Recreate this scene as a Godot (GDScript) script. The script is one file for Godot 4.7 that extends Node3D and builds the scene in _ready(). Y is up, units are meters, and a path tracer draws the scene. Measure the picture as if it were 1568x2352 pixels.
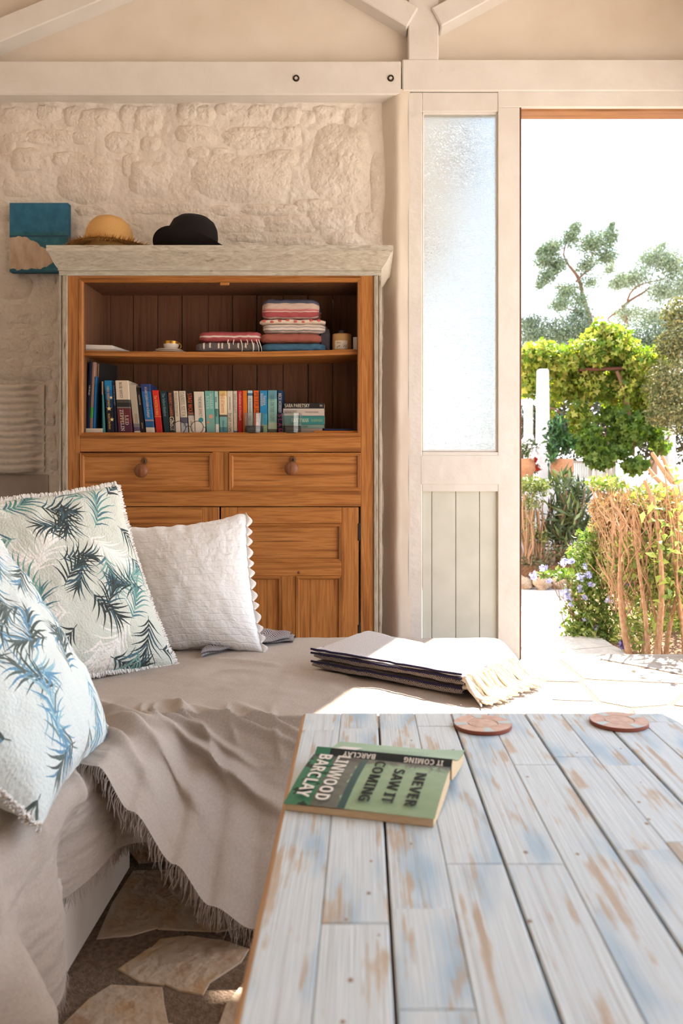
extends Node3D
# A whitewashed stone room with a pine cupboard, a draped corner daybed and an open door to a sunny garden.
# y is up, metres; the eye stands at the origin 0.865 m above the floor and looks along -z.

const FOC := 1890.0     # focal length in pixels of the 1568 x 2352 frame
const VX := 836.0       # vanishing point
const VY := 1085.0
const EYE := 0.865
const WALLZ := 3.80     # face of the tie beams and of the door frame
const CABZ := 3.45      # face of the cupboard
var rng := RandomNumberGenerator.new()
var org := {}
var taken := {}
var MT := {}

# ------------------------------------------------------------------ mesh builder
class MB:
	var v := PackedVector3Array()
	var n := PackedVector3Array()
	var t := PackedVector2Array()
	var c := PackedColorArray()
	var i := PackedInt32Array()
	var col := Color.WHITE
	func tri(a: Vector3, b: Vector3, d: Vector3, ctr: Vector3) -> void:
		var nn := (d - a).cross(b - a)
		if nn.length_squared() < 1e-20:
			return
		nn = nn.normalized()
		if nn.dot((a + b + d) / 3.0 - ctr) < 0.0:
			var s := b
			b = d
			d = s
			nn = -nn
		var k := v.size()
		v.append_array([a, b, d])
		n.append_array([nn, nn, nn])
		c.append_array([col, col, col])
		if absf(nn.y) > 0.7:
			t.append_array([Vector2(a.x, a.z), Vector2(b.x, b.z), Vector2(d.x, d.z)])
		elif absf(nn.x) > 0.7:
			t.append_array([Vector2(a.z, a.y), Vector2(b.z, b.y), Vector2(d.z, d.y)])
		else:
			t.append_array([Vector2(a.x, a.y), Vector2(b.x, b.y), Vector2(d.x, d.y)])
		i.append_array([k, k + 1, k + 2])
	func quad(a: Vector3, b: Vector3, d: Vector3, e: Vector3, ctr: Vector3) -> void:
		tri(a, b, d, ctr)
		tri(a, d, e, ctr)
	# chamfered hexahedron from 8 corners (index bits: 1 = x, 2 = y, 4 = z)
	func hexa(p: Array, bev: float) -> void:
		var ctr := Vector3.ZERO
		for q in p:
			ctr += q / 8.0
		if bev <= 0.0:
			for f in [[0, 1, 3, 2], [4, 5, 7, 6], [0, 1, 5, 4], [2, 3, 7, 6], [0, 2, 6, 4], [1, 3, 7, 5]]:
				quad(p[f[0]], p[f[1]], p[f[2]], p[f[3]], ctr)
			return
		var w := []
		for k in 8:
			var three := []
			for ax in 3:
				# point on the face that is square to axis ax: moved in along the other two
				var q: Vector3 = p[k]
				for o in 3:
					if o != ax:
						var e: Vector3 = p[k ^ (1 << o)] - p[k]
						q += e.normalized() * minf(bev, e.length() * 0.45)
				three.append(q)
			w.append(three)
		for ax in 3:
			var a1 := 1 << ((ax + 1) % 3)
			var a2 := 1 << ((ax + 2) % 3)
			for s in 2:
				var k: int = s << ax
				quad(w[k][ax], w[k | a1][ax], w[k | a1 | a2][ax], w[k | a2][ax], ctr)
			for s1 in 2:
				for s2 in 2:
					var k: int = (a1 if s1 else 0) | (a2 if s2 else 0)
					var j: int = k | (1 << ax)
					var x1 := (ax + 1) % 3
					var x2 := (ax + 2) % 3
					quad(w[k][x1], w[j][x1], w[j][x2], w[k][x2], ctr)
		for k in 8:
			tri(w[k][0], w[k][1], w[k][2], ctr)
	func box(lo: Vector3, hi: Vector3, bev := 0.0) -> void:
		var p := []
		for k in 8:
			p.append(Vector3(hi.x if k & 1 else lo.x, hi.y if k & 2 else lo.y, hi.z if k & 4 else lo.z))
		hexa(p, bev)
	func xbox(x: Transform3D, size: Vector3, bev := 0.0) -> void:
		var p := []
		for k in 8:
			p.append(x * Vector3(size.x * (0.5 if k & 1 else -0.5), size.y * (0.5 if k & 2 else -0.5), size.z * (0.5 if k & 4 else -0.5)))
		hexa(p, bev)
	# smooth grid from rows of points; out = a point on the inside (or null to keep the order)
	func sheet(rows: Array, uvs := [], cols := [], wrap_u := false, flip := false) -> void:
		var nv := rows.size()
		var nu: int = rows[0].size()
		var base := v.size()
		for r in nv:
			var row: PackedVector3Array = rows[r]
			var r0: PackedVector3Array = rows[maxi(r - 1, 0)]
			var r1: PackedVector3Array = rows[mini(r + 1, nv - 1)]
			for q in nu:
				var qa := q - 1
				var qb := q + 1
				if wrap_u:
					qa = (q - 1 + nu - 1) % (nu - 1)
					qb = (q + 1) % (nu - 1)
				else:
					qa = maxi(qa, 0)
					qb = mini(qb, nu - 1)
				var du := row[qb] - row[qa]
				var dv := r1[q] - r0[q]
				var nn := du.cross(dv)
				if nn.length_squared() < 1e-22:
					var r2: PackedVector3Array = rows[clampi(r + (1 if r == 0 else -1), 0, nv - 1)]
					du = r2[qb] - r2[qa]
					nn = du.cross(dv)
				nn = nn.normalized()
				v.append(row[q])
				n.append(-nn if flip else nn)
				t.append(uvs[r][q] if uvs else Vector2(float(q) / (nu - 1), float(r) / (nv - 1)))
				c.append(cols[r][q] if cols else col)
		for r in nv - 1:
			for q in nu - 1:
				var k := base + r * nu + q
				if flip:
					i.append_array([k, k + 1, k + nu, k + 1, k + nu + 1, k + nu])
				else:
					i.append_array([k, k + nu, k + 1, k + 1, k + nu, k + nu + 1])
	# profile of (radius, height) turned about y through at
	func lathe(prof: Array, seg: int, x := Transform3D()) -> void:
		var rows := []
		for p in prof:
			var row := PackedVector3Array()
			for k in seg + 1:
				var a := TAU * k / seg
				row.append(x * Vector3(cos(a) * p.x, p.y, sin(a) * p.x))
			rows.append(row)
		sheet(rows, [], [], true, true)
	func tube(pts: Array, rad: Array, seg := 6) -> void:
		var rows := []
		var side := Vector3.UP
		for k in pts.size():
			var d: Vector3 = (pts[mini(k + 1, pts.size() - 1)] - pts[maxi(k - 1, 0)]).normalized()
			if k == 0:
				side = Vector3.UP if absf(d.y) < 0.9 else Vector3.RIGHT
			var b := d.cross(side).normalized()
			side = b.cross(d).normalized()
			var row := PackedVector3Array()
			var r: float = rad[mini(k, rad.size() - 1)]
			for q in seg + 1:
				var a := TAU * q / seg
				row.append(pts[k] + (b * cos(a) + side * sin(a)) * r)
			rows.append(row)
		sheet(rows, [], [], true)
		# caps
		for e in [0, rows.size() - 1]:
			var m: Vector3 = pts[e]
			var o: Vector3 = pts[1] if e == 0 else pts[pts.size() - 2]
			for q in seg:
				tri(m, rows[e][q], rows[e][q + 1], o)
	# flat polygon (x, z pairs) as a slab between y0 and y1 with a chamfer
	func slab(poly: PackedVector2Array, y0: float, y1: float, bev: float) -> void:
		var top := PackedVector2Array()
		var mid := Vector2.ZERO
		var ctr := Vector3.ZERO
		for p in poly:
			ctr += Vector3(p.x, (y0 + y1) * 0.5, p.y) / poly.size()
			mid += p / poly.size()
		for p in poly:
			top.append(p + (mid - p).normalized() * bev)
		var idx := Geometry2D.triangulate_polygon(top)
		for k in range(0, idx.size(), 3):
			tri(Vector3(top[idx[k]].x, y1, top[idx[k]].y), Vector3(top[idx[k + 1]].x, y1, top[idx[k + 1]].y), Vector3(top[idx[k + 2]].x, y1, top[idx[k + 2]].y), Vector3(0, -100, 0))
		for k in poly.size():
			var a := poly[k]
			var b := poly[(k + 1) % poly.size()]
			var ta := top[k]
			var tb := top[(k + 1) % poly.size()]
			quad(Vector3(a.x, y1 - bev, a.y), Vector3(b.x, y1 - bev, b.y), Vector3(tb.x, y1, tb.y), Vector3(ta.x, y1, ta.y), ctr)
			quad(Vector3(a.x, y0, a.y), Vector3(b.x, y0, b.y), Vector3(b.x, y1 - bev, b.y), Vector3(a.x, y1 - bev, a.y), ctr)
	func mesh(shift := Vector3.ZERO) -> ArrayMesh:
		var arr := []
		arr.resize(Mesh.ARRAY_MAX)
		var vv := v
		if shift != Vector3.ZERO:
			vv = v.duplicate()
			for k in vv.size():
				vv[k] -= shift
		arr[Mesh.ARRAY_VERTEX] = vv
		arr[Mesh.ARRAY_NORMAL] = n
		arr[Mesh.ARRAY_TEX_UV] = t
		arr[Mesh.ARRAY_COLOR] = c
		arr[Mesh.ARRAY_INDEX] = i
		var m := ArrayMesh.new()
		m.add_surface_from_arrays(Mesh.PRIMITIVE_TRIANGLES, arr)
		return m

# ------------------------------------------------------------------ nodes
func P(px: float, py: float, z: float) -> Vector3:
	return Vector3((px - VX) * z / FOC, EYE - (py - VY) * z / FOC, -z)

func numbered(called: String) -> String:
	taken[called] = taken.get(called, 0) + 1
	return called if taken[called] == 1 else "%s_%03d" % [called, taken[called] - 1]

func tag(o: Node, label := "", category := "", group := "", kind := "") -> Node:
	if label: o.set_meta("label", label)
	if category: o.set_meta("category", category)
	if group: o.set_meta("group", group)
	if kind: o.set_meta("kind", kind)
	return o

func thing(called: String, label: String, category: String, at := Vector3.ZERO, group := "", kind := "") -> Node3D:
	var o := Node3D.new()
	o.name = numbered(called)
	add_child(o)
	o.position = at
	org[o] = at
	tag(o, label, category, group, kind)
	return o

# commits a builder (in world coordinates) as one mesh under a parent
func put(called: String, mb: MB, m: Material, parent: Node = null) -> MeshInstance3D:
	var o := MeshInstance3D.new()
	o.name = numbered(called) if parent == null else called
	var base: Vector3 = org.get(parent, Vector3.ZERO) if parent else Vector3.ZERO
	o.mesh = mb.mesh(base)
	o.material_override = m
	if parent == null:
		add_child(o)
	else:
		parent.add_child(o, true)
	org[o] = base
	return o

func put_mesh(called: String, mesh: Mesh, m: Material, parent: Node, x: Transform3D) -> MeshInstance3D:
	var o := MeshInstance3D.new()
	o.name = called
	o.mesh = mesh
	o.material_override = m
	parent.add_child(o, true)
	var base: Vector3 = org.get(parent, Vector3.ZERO)
	x.origin -= base
	o.transform = x
	return o

func boxed(lo: Vector3, hi: Vector3, bev := 0.0) -> MB:
	var b := MB.new()
	b.box(Vector3(minf(lo.x, hi.x), minf(lo.y, hi.y), minf(lo.z, hi.z)), Vector3(maxf(lo.x, hi.x), maxf(lo.y, hi.y), maxf(lo.z, hi.z)), bev)
	return b

# a board seen square on, given by its pixel rectangle at depth z, going back by d
func pboard(x0: float, y0: float, x1: float, y1: float, z: float, d: float, bev := 0.002) -> MB:
	var a := P(x0, y0, z)
	var b := P(x1, y1, z)
	return boxed(a, Vector3(b.x, b.y, b.z - d), bev)

func smooth(a: float, b: float, x: float) -> float:
	var k := clampf((x - a) / (b - a), 0.0, 1.0)
	return k * k * (3.0 - 2.0 * k)

func lerp_list(pts: Array, x: float) -> float:   # piecewise smooth lookup of [x, y] pairs
	if x <= pts[0][0]: return pts[0][1]
	for k in pts.size() - 1:
		if x <= pts[k + 1][0]:
			return lerpf(pts[k][1], pts[k + 1][1], smooth(pts[k][0], pts[k + 1][0], x))
	return pts[-1][1]

# ------------------------------------------------------------------ materials
func rgb(r: int, g: int, b: int) -> Color:
	return Color8(r, g, b)

func mat(called: String, color: Color, rough := 0.8) -> StandardMaterial3D:
	var m := StandardMaterial3D.new()
	m.resource_name = called
	m.albedo_color = color
	m.roughness = rough
	m.metallic_specular = 0.4
	return m

func noise_tex(freq: float, sd: int, ramp: Array, size := 512, oct := 4, normal := false, bump := 2.0) -> NoiseTexture2D:
	var t := NoiseTexture2D.new()
	t.width = size
	t.height = size
	t.seamless = true
	var f := FastNoiseLite.new()
	f.seed = sd
	f.noise_type = FastNoiseLite.TYPE_SIMPLEX_SMOOTH
	f.frequency = freq
	f.fractal_octaves = oct
	t.noise = f
	if normal:
		t.as_normal_map = true
		t.bump_strength = bump
	elif ramp:
		var g := Gradient.new()
		g.offsets = PackedFloat32Array(ramp.map(func(a): return a[0]))
		g.colors = PackedColorArray(ramp.map(func(a): return a[1]))
		t.color_ramp = g
	return t

# noise colour over a surface, in world space; scale = repeats per metre along x, y, z
func noisy(called: String, ramp: Array, rough: float, scale: Vector3, freq := 0.012, sd := 1, bump := 0.0) -> StandardMaterial3D:
	var m := mat(called, Color.WHITE, rough)
	m.albedo_texture = noise_tex(freq, sd, ramp)
	m.uv1_triplanar = true
	m.uv1_world_triplanar = true
	m.uv1_scale = scale
	if bump > 0.0:
		m.normal_enabled = true
		m.normal_texture = noise_tex(freq * 2.0, sd + 7, [], 512, 4, true, 6.0)
		m.normal_scale = bump
	return m

func with_normal(m: StandardMaterial3D, freq: float, sd: int, scale: float) -> StandardMaterial3D:
	m.normal_enabled = true
	m.normal_texture = noise_tex(freq, sd, [], 512, 4, true, 6.0)
	m.normal_scale = scale
	return m

func wood(called: String, a: Color, b: Color, d: Color, axis: int, sd: int, rough := 0.5) -> StandardMaterial3D:
	var sc := Vector3(5.5, 5.5, 5.5)
	sc[axis] = 0.22
	var m := noisy(called, [[0.0, d], [0.3, a], [0.48, b], [0.55, a], [0.7, b], [1.0, d]], rough, sc, 0.010, sd, 0.22)
	return m

func make_materials() -> void:
	MT.plaster = with_normal(noisy("whitewashed_plaster", [[0.0, rgb(216, 203, 188)], [0.5, rgb(222, 210, 196)], [1.0, rgb(228, 218, 206)]], 0.9, Vector3(0.6, 0.6, 0.6), 0.01, 3), 0.05, 11, 0.5)
	MT.gable = with_normal(noisy("smooth_cream_plaster", [[0.0, rgb(214, 200, 183)], [0.5, rgb(220, 207, 191)], [1.0, rgb(226, 214, 200)]], 0.9, Vector3(0.5, 0.5, 0.5), 0.008, 4), 0.01, 12, 0.12)
	MT.stone_paint = with_normal(noisy("whitewashed_stone", [[0.0, rgb(212, 198, 182)], [0.5, rgb(221, 208, 193)], [1.0, rgb(228, 217, 204)]], 0.85, Vector3(1.5, 1.5, 1.5), 0.012, 5), 0.035, 15, 0.9)
	MT.white_paint = with_normal(noisy("white_gloss_paint", [[0.0, rgb(213, 205, 196)], [0.5, rgb(217, 210, 202)], [1.0, rgb(222, 215, 208)]], 0.5, Vector3(0.8, 0.8, 0.8), 0.01, 8), 0.03, 21, 0.15)
	MT.sage = noisy("sage_paint", [[0.0, rgb(194, 193, 180)], [0.5, rgb(201, 200, 188)], [1.0, rgb(207, 205, 194)]], 0.55, Vector3(1, 1, 1), 0.01, 9)
	MT.pine_v = wood("aged_pine_upright", rgb(154, 96, 46), rgb(178, 118, 62), rgb(112, 66, 28), 1, 31, 0.42)
	MT.pine_h = wood("aged_pine_level", rgb(156, 97, 46), rgb(180, 119, 62), rgb(112, 66, 28), 0, 33, 0.42)
	MT.pine_panel = wood("aged_pine_panel", rgb(160, 101, 49), rgb(184, 123, 66), rgb(118, 70, 31), 0, 35, 0.42)
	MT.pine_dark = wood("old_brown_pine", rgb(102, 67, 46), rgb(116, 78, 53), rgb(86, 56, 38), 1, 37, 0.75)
	MT.pine_groove = mat("darkened_groove", rgb(70, 38, 18), 0.7)
	MT.chipped = noisy("chipped_grey_paint", [[0.0, rgb(84, 66, 50)], [0.10, rgb(92, 74, 56)], [0.13, rgb(172, 160, 143)], [0.5, rgb(182, 172, 155)], [0.8, rgb(190, 181, 165)], [1.0, rgb(176, 165, 148)]], 0.7, Vector3(0.45, 3.2, 3.2), 0.03, 39, 0.4)
	MT.chipped_v = noisy("chipped_grey_paint_upright", [[0.0, rgb(80, 62, 46)], [0.13, rgb(92, 74, 56)], [0.16, rgb(148, 133, 115)], [0.5, rgb(163, 150, 133)], [0.8, rgb(176, 163, 147)], [1.0, rgb(152, 137, 119)]], 0.7, Vector3(4.0, 0.7, 4.0), 0.03, 41, 0.4)
	MT.brown_frame = wood("varnished_brown_wood", rgb(150, 104, 64), rgb(168, 118, 76), rgb(116, 76, 46), 0, 43, 0.35)
	MT.brown_edge = wood("dark_brown_wood", rgb(92, 58, 38), rgb(108, 70, 46), rgb(70, 42, 28), 1, 44, 0.5)
	MT.flag = with_normal(noisy("flagstone", [[0.0, rgb(160, 124, 94)], [0.25, rgb(186, 162, 138)], [0.5, rgb(198, 180, 160)], [0.75, rgb(192, 164, 132)], [1.0, rgb(172, 130, 90)]], 0.6, Vector3(1.3, 1.3, 1.3), 0.012, 51), 0.05, 52, 0.5)
	MT.flag2 = with_normal(noisy("flagstone_pale", [[0.0, rgb(146, 130, 114)], [0.4, rgb(164, 151, 138)], [0.7, rgb(172, 160, 148)], [1.0, rgb(156, 138, 118)]], 0.6, Vector3(1.1, 1.1, 1.1), 0.012, 55), 0.05, 56, 0.5)
	MT.mortar = with_normal(noisy("floor_mortar", [[0.0, rgb(104, 86, 72)], [0.5, rgb(126, 106, 90)], [1.0, rgb(148, 126, 108)]], 0.95, Vector3(4, 4, 4), 0.03, 57), 0.08, 58, 1.0)
	MT.paving = with_normal(noisy("terrace_paving", [[0.0, rgb(192, 183, 173)], [0.5, rgb(204, 196, 187)], [1.0, rgb(212, 205, 197)]], 0.85, Vector3(0.8, 0.8, 0.8), 0.01, 61), 0.04, 62, 0.4)
	MT.earth = noisy("dry_earth", [[0.0, rgb(86, 60, 42)], [0.5, rgb(124, 90, 64)], [1.0, rgb(152, 116, 84)]], 0.95, Vector3(3, 3, 3), 0.02, 65)
	MT.garden_white = noisy("limewash", [[0.0, rgb(176, 172, 168)], [0.5, rgb(196, 194, 192)], [1.0, rgb(206, 204, 202)]], 0.9, Vector3(0.7, 0.7, 0.7), 0.01, 67)
	MT.iron = mat("dark_iron", rgb(60, 46, 40), 0.5)
	MT.iron.metallic = 0.6

# ------------------------------------------------------------------ the room
func crazy_paving(x0: float, x1: float, z0: float, z1: float, step: float, sd: int) -> Array:
	var r := RandomNumberGenerator.new()
	r.seed = sd
	var seeds := []
	var nx := int(ceil((x1 - x0) / step))
	var nz := int(ceil((z1 - z0) / step))
	for a in nx:
		for b in nz:
			seeds.append(Vector2(x0 + (a + 0.5 + r.randf_range(-0.42, 0.42)) * (x1 - x0) / nx, z0 + (b + 0.5 + r.randf_range(-0.42, 0.42)) * (z1 - z0) / nz))
	var out := []
	for s in seeds:
		var poly := PackedVector2Array([Vector2(x0, z0), Vector2(x1, z0), Vector2(x1, z1), Vector2(x0, z1)])
		for o in seeds:
			if o == s or o.distance_to(s) > step * 3.2:
				continue
			var mid: Vector2 = (s + o) * 0.5
			var d: Vector2 = (o - s).normalized()
			var cut := PackedVector2Array()
			for k in poly.size():
				var a := poly[k]
				var b := poly[(k + 1) % poly.size()]
				var da := (a - mid).dot(d)
				var db := (b - mid).dot(d)
				if da <= 0.0: cut.append(a)
				if (da < 0.0) != (db < 0.0): cut.append(a.lerp(b, da / (da - db)))
			poly = cut
			if poly.size() < 3: break
		if poly.size() >= 3:
			out.append(poly)
	return out

func ragged(poly: PackedVector2Array, r: RandomNumberGenerator, amt: float) -> PackedVector2Array:
	var out := PackedVector2Array()
	for k in poly.size():
		var a := poly[k]
		var b := poly[(k + 1) % poly.size()]
		out.append(a + Vector2(r.randf_range(-amt, amt), r.randf_range(-amt, amt)))
		var m := maxi(1, int(a.distance_to(b) / 0.09))
		for j in range(1, m):
			out.append(a.lerp(b, float(j) / m) + Vector2(r.randf_range(-amt, amt), r.randf_range(-amt, amt)))
	return out

func lay(parent: Node, called: String, poly: PackedVector2Array, y: float, mats: Array, r: RandomNumberGenerator, joint: float) -> void:
	for o in Geometry2D.offset_polygon(poly, -joint):
		if o.size() < 3 or Geometry2D.is_polygon_clockwise(o) and false:
			continue
		var area := 0.0
		for k in o.size():
			area += o[k].cross(o[(k + 1) % o.size()]) * 0.5
		if absf(area) < 0.004:
			continue
		var b := MB.new()
		b.slab(ragged(o, r, 0.006), y - 0.03, y + r.randf_range(-0.0006, 0.0006), 0.0015)
		put(called, b, mats[r.randi() % mats.size()], parent)

func room() -> void:
	var r := RandomNumberGenerator.new()
	r.seed = 7
	# floor: mortar bed with flagstones
	var fl := put("floor", boxed(Vector3(-1.85, -0.12, -WALLZ - 0.1), Vector3(1.95, -0.001, 4.6)), MT.mortar)
	tag(fl, "dark mortar floor set with pale irregular flagstones", "", "", "structure")
	var shown := []
	for poly in [
		[[615, 1560], [790, 1450], [830, 1395], [1010, 1380], [1200, 1405], [1310, 1450], [1270, 1520], [1130, 1640], [1060, 1705], [960, 1680], [870, 1640], [740, 1620]],
		[[300, 1880], [480, 1720], [600, 1630], [870, 1645], [890, 1740], [915, 1849], [930, 1990], [600, 2010]],
		[[280, 1690], [350, 1585], [480, 1480], [535, 1525], [470, 1580], [340, 1650]],
		[[1180, 1760], [1270, 1640], [1420, 1560], [1600, 1700], [1500, 1960], [1120, 1960], [1150, 1840]],
		[[496, 1395], [692, 1383], [830, 1349], [1153, 1356], [1360, 1314], [1384, 1153], [1038, 1026], [692, 1038]]]:
		var pts := PackedVector2Array()
		for q in poly:
			var z: float = EYE * FOC / (1550.0 + q[1] / 2.306 - VY)
			pts.append(Vector2((q[0] / 2.306 - VX) * z / FOC, -z))
		shown.append(pts)
		lay(fl, "flagstone", pts, 0.0015, [MT.flag], r, 0.001)
	var hole := PackedVector2Array([Vector2(-0.85, -1.80), Vector2(0.18, -1.80), Vector2(0.18, -1.0), Vector2(-0.85, -1.0)])
	for poly in crazy_paving(-1.3, 1.72, -WALLZ - 0.02, 0.6, 0.42, 21):
		for part in Geometry2D.clip_polygons(poly, hole):
			lay(fl, "flagstone", part, 0.0015, [MT.flag, MT.flag2, MT.flag2], r, 0.011)

	# back wall of painted stones behind the tie beam
	var wz := WALLZ + 0.09
	var wall := MB.new()
	var nz := FastNoiseLite.new()
	nz.seed = 4
	nz.frequency = 1.6
	var rows := []
	for k in 71:
		var row := PackedVector3Array()
		for q in 101:
			var x := lerpf(-1.87, 0.115, q / 100.0)
			var y := lerpf(0.0, 2.68, k / 70.0)
			row.append(Vector3(x, y, -wz + nz.get_noise_2d(x, y) * 0.022 + nz.get_noise_2d(x * 3.1 + 9, y * 3.1) * 0.008))
		rows.append(row)
	wall.sheet(rows)
	wall.box(Vector3(-1.87, 0.0, -wz - 0.28), Vector3(0.13, 2.68, -wz - 0.035))
	var wb := put("wall_back", wall, MT.plaster)
	tag(wb, "whitewashed rough stone wall behind the cupboard", "", "", "structure")
	# stones: centre, half size in pixels, bulge in millimetres
	var st := [
		[35, 268, 42, 22, 14], [115, 262, 34, 22, 14], [175, 268, 30, 26, 18], [222, 282, 50, 34, 26], [300, 262, 30, 24, 18], [338, 272, 40, 34, 28], [435, 252, 34, 24, 20], [470, 262, 30, 22, 18],
		[530, 252, 44, 18, 16], [600, 258, 40, 20, 14], [660, 266, 42, 22, 22], [705, 268, 26, 18, 16], [750, 262, 40, 22, 16], [806, 268, 18, 24, 12], [850, 268, 24, 26, 14],
		[40, 318, 38, 14, 10], [115, 316, 62, 22, 20], [195, 318, 34, 16, 12], [280, 328, 46, 26, 22], [345, 330, 26, 20, 14], [445, 310, 48, 24, 22], [590, 316, 90, 28, 26], [668, 312, 30, 26, 18],
		[60, 368, 42, 30, 26], [20, 350, 24, 34, 12], [100, 372, 18, 22, 10], [150, 366, 34, 20, 16], [195, 408, 72, 62, 30], [345, 410, 56, 44, 28], [300, 380, 22, 30, 16], [560, 408, 128, 62, 36], [455, 352, 30, 16, 14], [505, 350, 22, 12, 16], [650, 358, 44, 18, 18],
		[780, 370, 78, 92, 30], [868, 420, 22, 90, 16], [50, 430, 50, 26, 16], [15, 480, 24, 30, 12],
		[330, 480, 46, 16, 14], [395, 478, 60, 18, 16], [515, 485, 36, 14, 20], [620, 482, 72, 16, 24], [720, 472, 50, 16, 14], [465, 500, 60, 24, 14], [560, 516, 64, 26, 18], [660, 516, 70, 24, 20], [760, 500, 60, 30, 16], [845, 520, 34, 34, 14],
		[300, 516, 40, 26, 12], [210, 482, 44, 16, 12], [560, 545, 50, 14, 14], [680, 552, 60, 14, 16], [790, 548, 50, 18, 14],
		[20, 560, 26, 40, 10], [30, 660, 48, 34, 16], [105, 650, 28, 30, 14], [45, 720, 62, 26, 14], [112, 715, 22, 34, 12], [60, 770, 40, 18, 12], [30, 790, 52, 24, 12], [100, 800, 34, 36, 14], [25, 850, 40, 28, 12], [85, 858, 42, 20, 16], [122, 905, 14, 30, 12], [118, 960, 14, 22, 10], [120, 1020, 14, 26, 12], [124, 1065, 14, 18, 10],
		[882, 700, 12, 60, 8], [880, 880, 10, 70, 8]]
	var sn := FastNoiseLite.new()
	sn.seed = 12
	sn.frequency = 1.0
	for s in st:
		var c := P(s[0], s[1], wz)
		var hw: float = s[2] * wz / FOC * 1.05
		var hh: float = s[3] * wz / FOC * 1.08
		var b := MB.new()
		var srows := []
		var sd: float = s[0] * 0.37 + s[1] * 0.11
		var tilt := Vector2(r.randf_range(-0.4, 0.4), r.randf_range(-0.4, 0.4))
		for k in 9:
			var f: float = k / 8.0
			var row := PackedVector3Array()
			for q in 29:
				var a := TAU * (q % 28) / 28.0
				var ca := cos(a)
				var sa := sin(a)
				# irregular rounded block outline
				var sq := pow(pow(absf(ca), 3.4) + pow(absf(sa), 3.4), -1.0 / 3.4)
				var rad := sq * (0.92 + 0.16 * sn.get_noise_2d(sd + ca * 1.3, sd * 0.7 + sa * 1.3))
				var x := ca * rad * f * hw
				var y := sa * rad * f * hh
				var prof := 1.0 - pow(f, 3.2)
				var facet := 1.0 + tilt.x * ca * f + tilt.y * sa * f
				var rough := sn.get_noise_2d((c.x + x) * 14.0 + sd, (c.y + y) * 14.0) * 0.34 + sn.get_noise_2d((c.x + x) * 42.0, (c.y + y) * 42.0 + sd) * 0.16
				var z: float = s[4] * 0.00068 * (prof * (0.82 * facet + rough)) + nz.get_noise_2d(c.x + x, c.y + y) * 0.022 - 0.006 * pow(f, 6.0)
				row.append(Vector3(c.x + x, c.y + y, -wz + z))
			srows.append(row)
		b.sheet(srows, [], [], true, false)
		put("stone", b, MT.stone_paint, wb)
	# corrugated plaster relief over a flat board, the recess shade put in its grey
	var cor := MB.new()
	var crow := []
	for k in 97:
		var py := 884.0 + k * 200.0 / 96.0
		var row := PackedVector3Array()
		for q in 25:
			var px := lerpf(-60.0, 104.0 + 3.0 * sin(k * 0.7) + (-14.0 * smooth(30.0, 0.0, k)), q / 24.0)
			var p := P(px, py + 2.0 * sin(px * 0.05), wz)
			var edge := smooth(0.0, 5.0, 24.0 - q)
			var ph := fposmod(k / 96.0 * 13.0 + 0.06 * sin(px * 0.04), 1.0)
			p.z += 0.012 + edge * (0.020 + 0.016 * pow(sin(PI * ph), 0.7) * (1.0 - 0.35 * ph)) + 0.003 * nz.get_noise_2d(px * 0.3, py * 0.3)
			row.append(p)
		crow.append(row)
	cor.sheet(crow, [], [], false, true)
	var rel := P(104, 1084, wz)
	cor.box(Vector3(P(-60, 1084, wz).x, rel.y, -wz - 0.02), Vector3(rel.x, P(0, 884, wz).y, -wz + 0.014))
	put("corrugated_relief", cor, MT.plaster, wb)
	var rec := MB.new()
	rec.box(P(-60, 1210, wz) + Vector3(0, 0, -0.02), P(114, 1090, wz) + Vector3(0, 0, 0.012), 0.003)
	put("recess_panel", rec, noisy("recess_shade_plaster", [[0.0, rgb(170, 156, 144)], [1.0, rgb(186, 172, 160)]], 0.9, Vector3(1, 1, 1)), wb)

	# splayed plaster pier between stone wall and door frame
	var pier := MB.new()
	var prow := []
	for k in 41:
		var y := lerpf(0.0, P(0, 214, WALLZ).y + 0.02, k / 40.0)
		var row := PackedVector3Array()
		for q in 13:
			var f := q / 12.0
			var wob := nz.get_noise_2d(f * 0.6, y * 1.3) * 0.012
			row.append(Vector3(lerpf(0.085, 0.212, f) + wob * (1.0 - f), y, -lerpf(wz + 0.01, WALLZ + 0.001, smooth(-0.15, 0.6, f)) + wob * 0.4))
		prow.append(row)
	pier.sheet(prow)
	pier.box(Vector3(0.10, 0.0, -wz - 0.28), Vector3(0.215, 2.72, -wz - 0.012))
	tag(put("wall_pier", pier, MT.gable), "rounded plaster pier beside the cupboard", "", "", "structure")

	# gable above the beams
	var gz := WALLZ + 0.075
	var top := P(0, 138, WALLZ).y
	var g := MB.new()
	g.box(Vector3(-1.87, 2.70, -gz - 0.10), Vector3(1.95, 3.62, -gz))
	tag(put("wall_gable", g, MT.gable), "smooth cream gable wall above the beams", "", "", "structure")
	# wall right of the door opening, side walls with an unseen opening added on the right for fill light, ceiling
	var wr := MB.new()
	wr.box(Vector3(1.64, 0, -WALLZ - 0.20), Vector3(1.95, 2.62, -WALLZ))
	tag(put("wall_beside_door", wr, MT.plaster), "plaster wall beyond the open doorway", "", "", "structure")
	tag(put("wall_left", boxed(Vector3(-2.05, -0.1, -wz - 0.28), Vector3(-1.85, 3.62, 4.8)), MT.plaster), "plain plaster side wall behind the daybed", "", "", "structure")
	var wr2 := MB.new()
	wr2.box(Vector3(1.75, -0.1, -WALLZ), Vector3(1.95, 3.62, -3.4))
	wr2.box(Vector3(1.75, -0.1, 0.35), Vector3(1.95, 3.62, 4.8))
	wr2.box(Vector3(1.75, 2.55, -3.4), Vector3(1.95, 3.62, 0.35))
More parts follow.
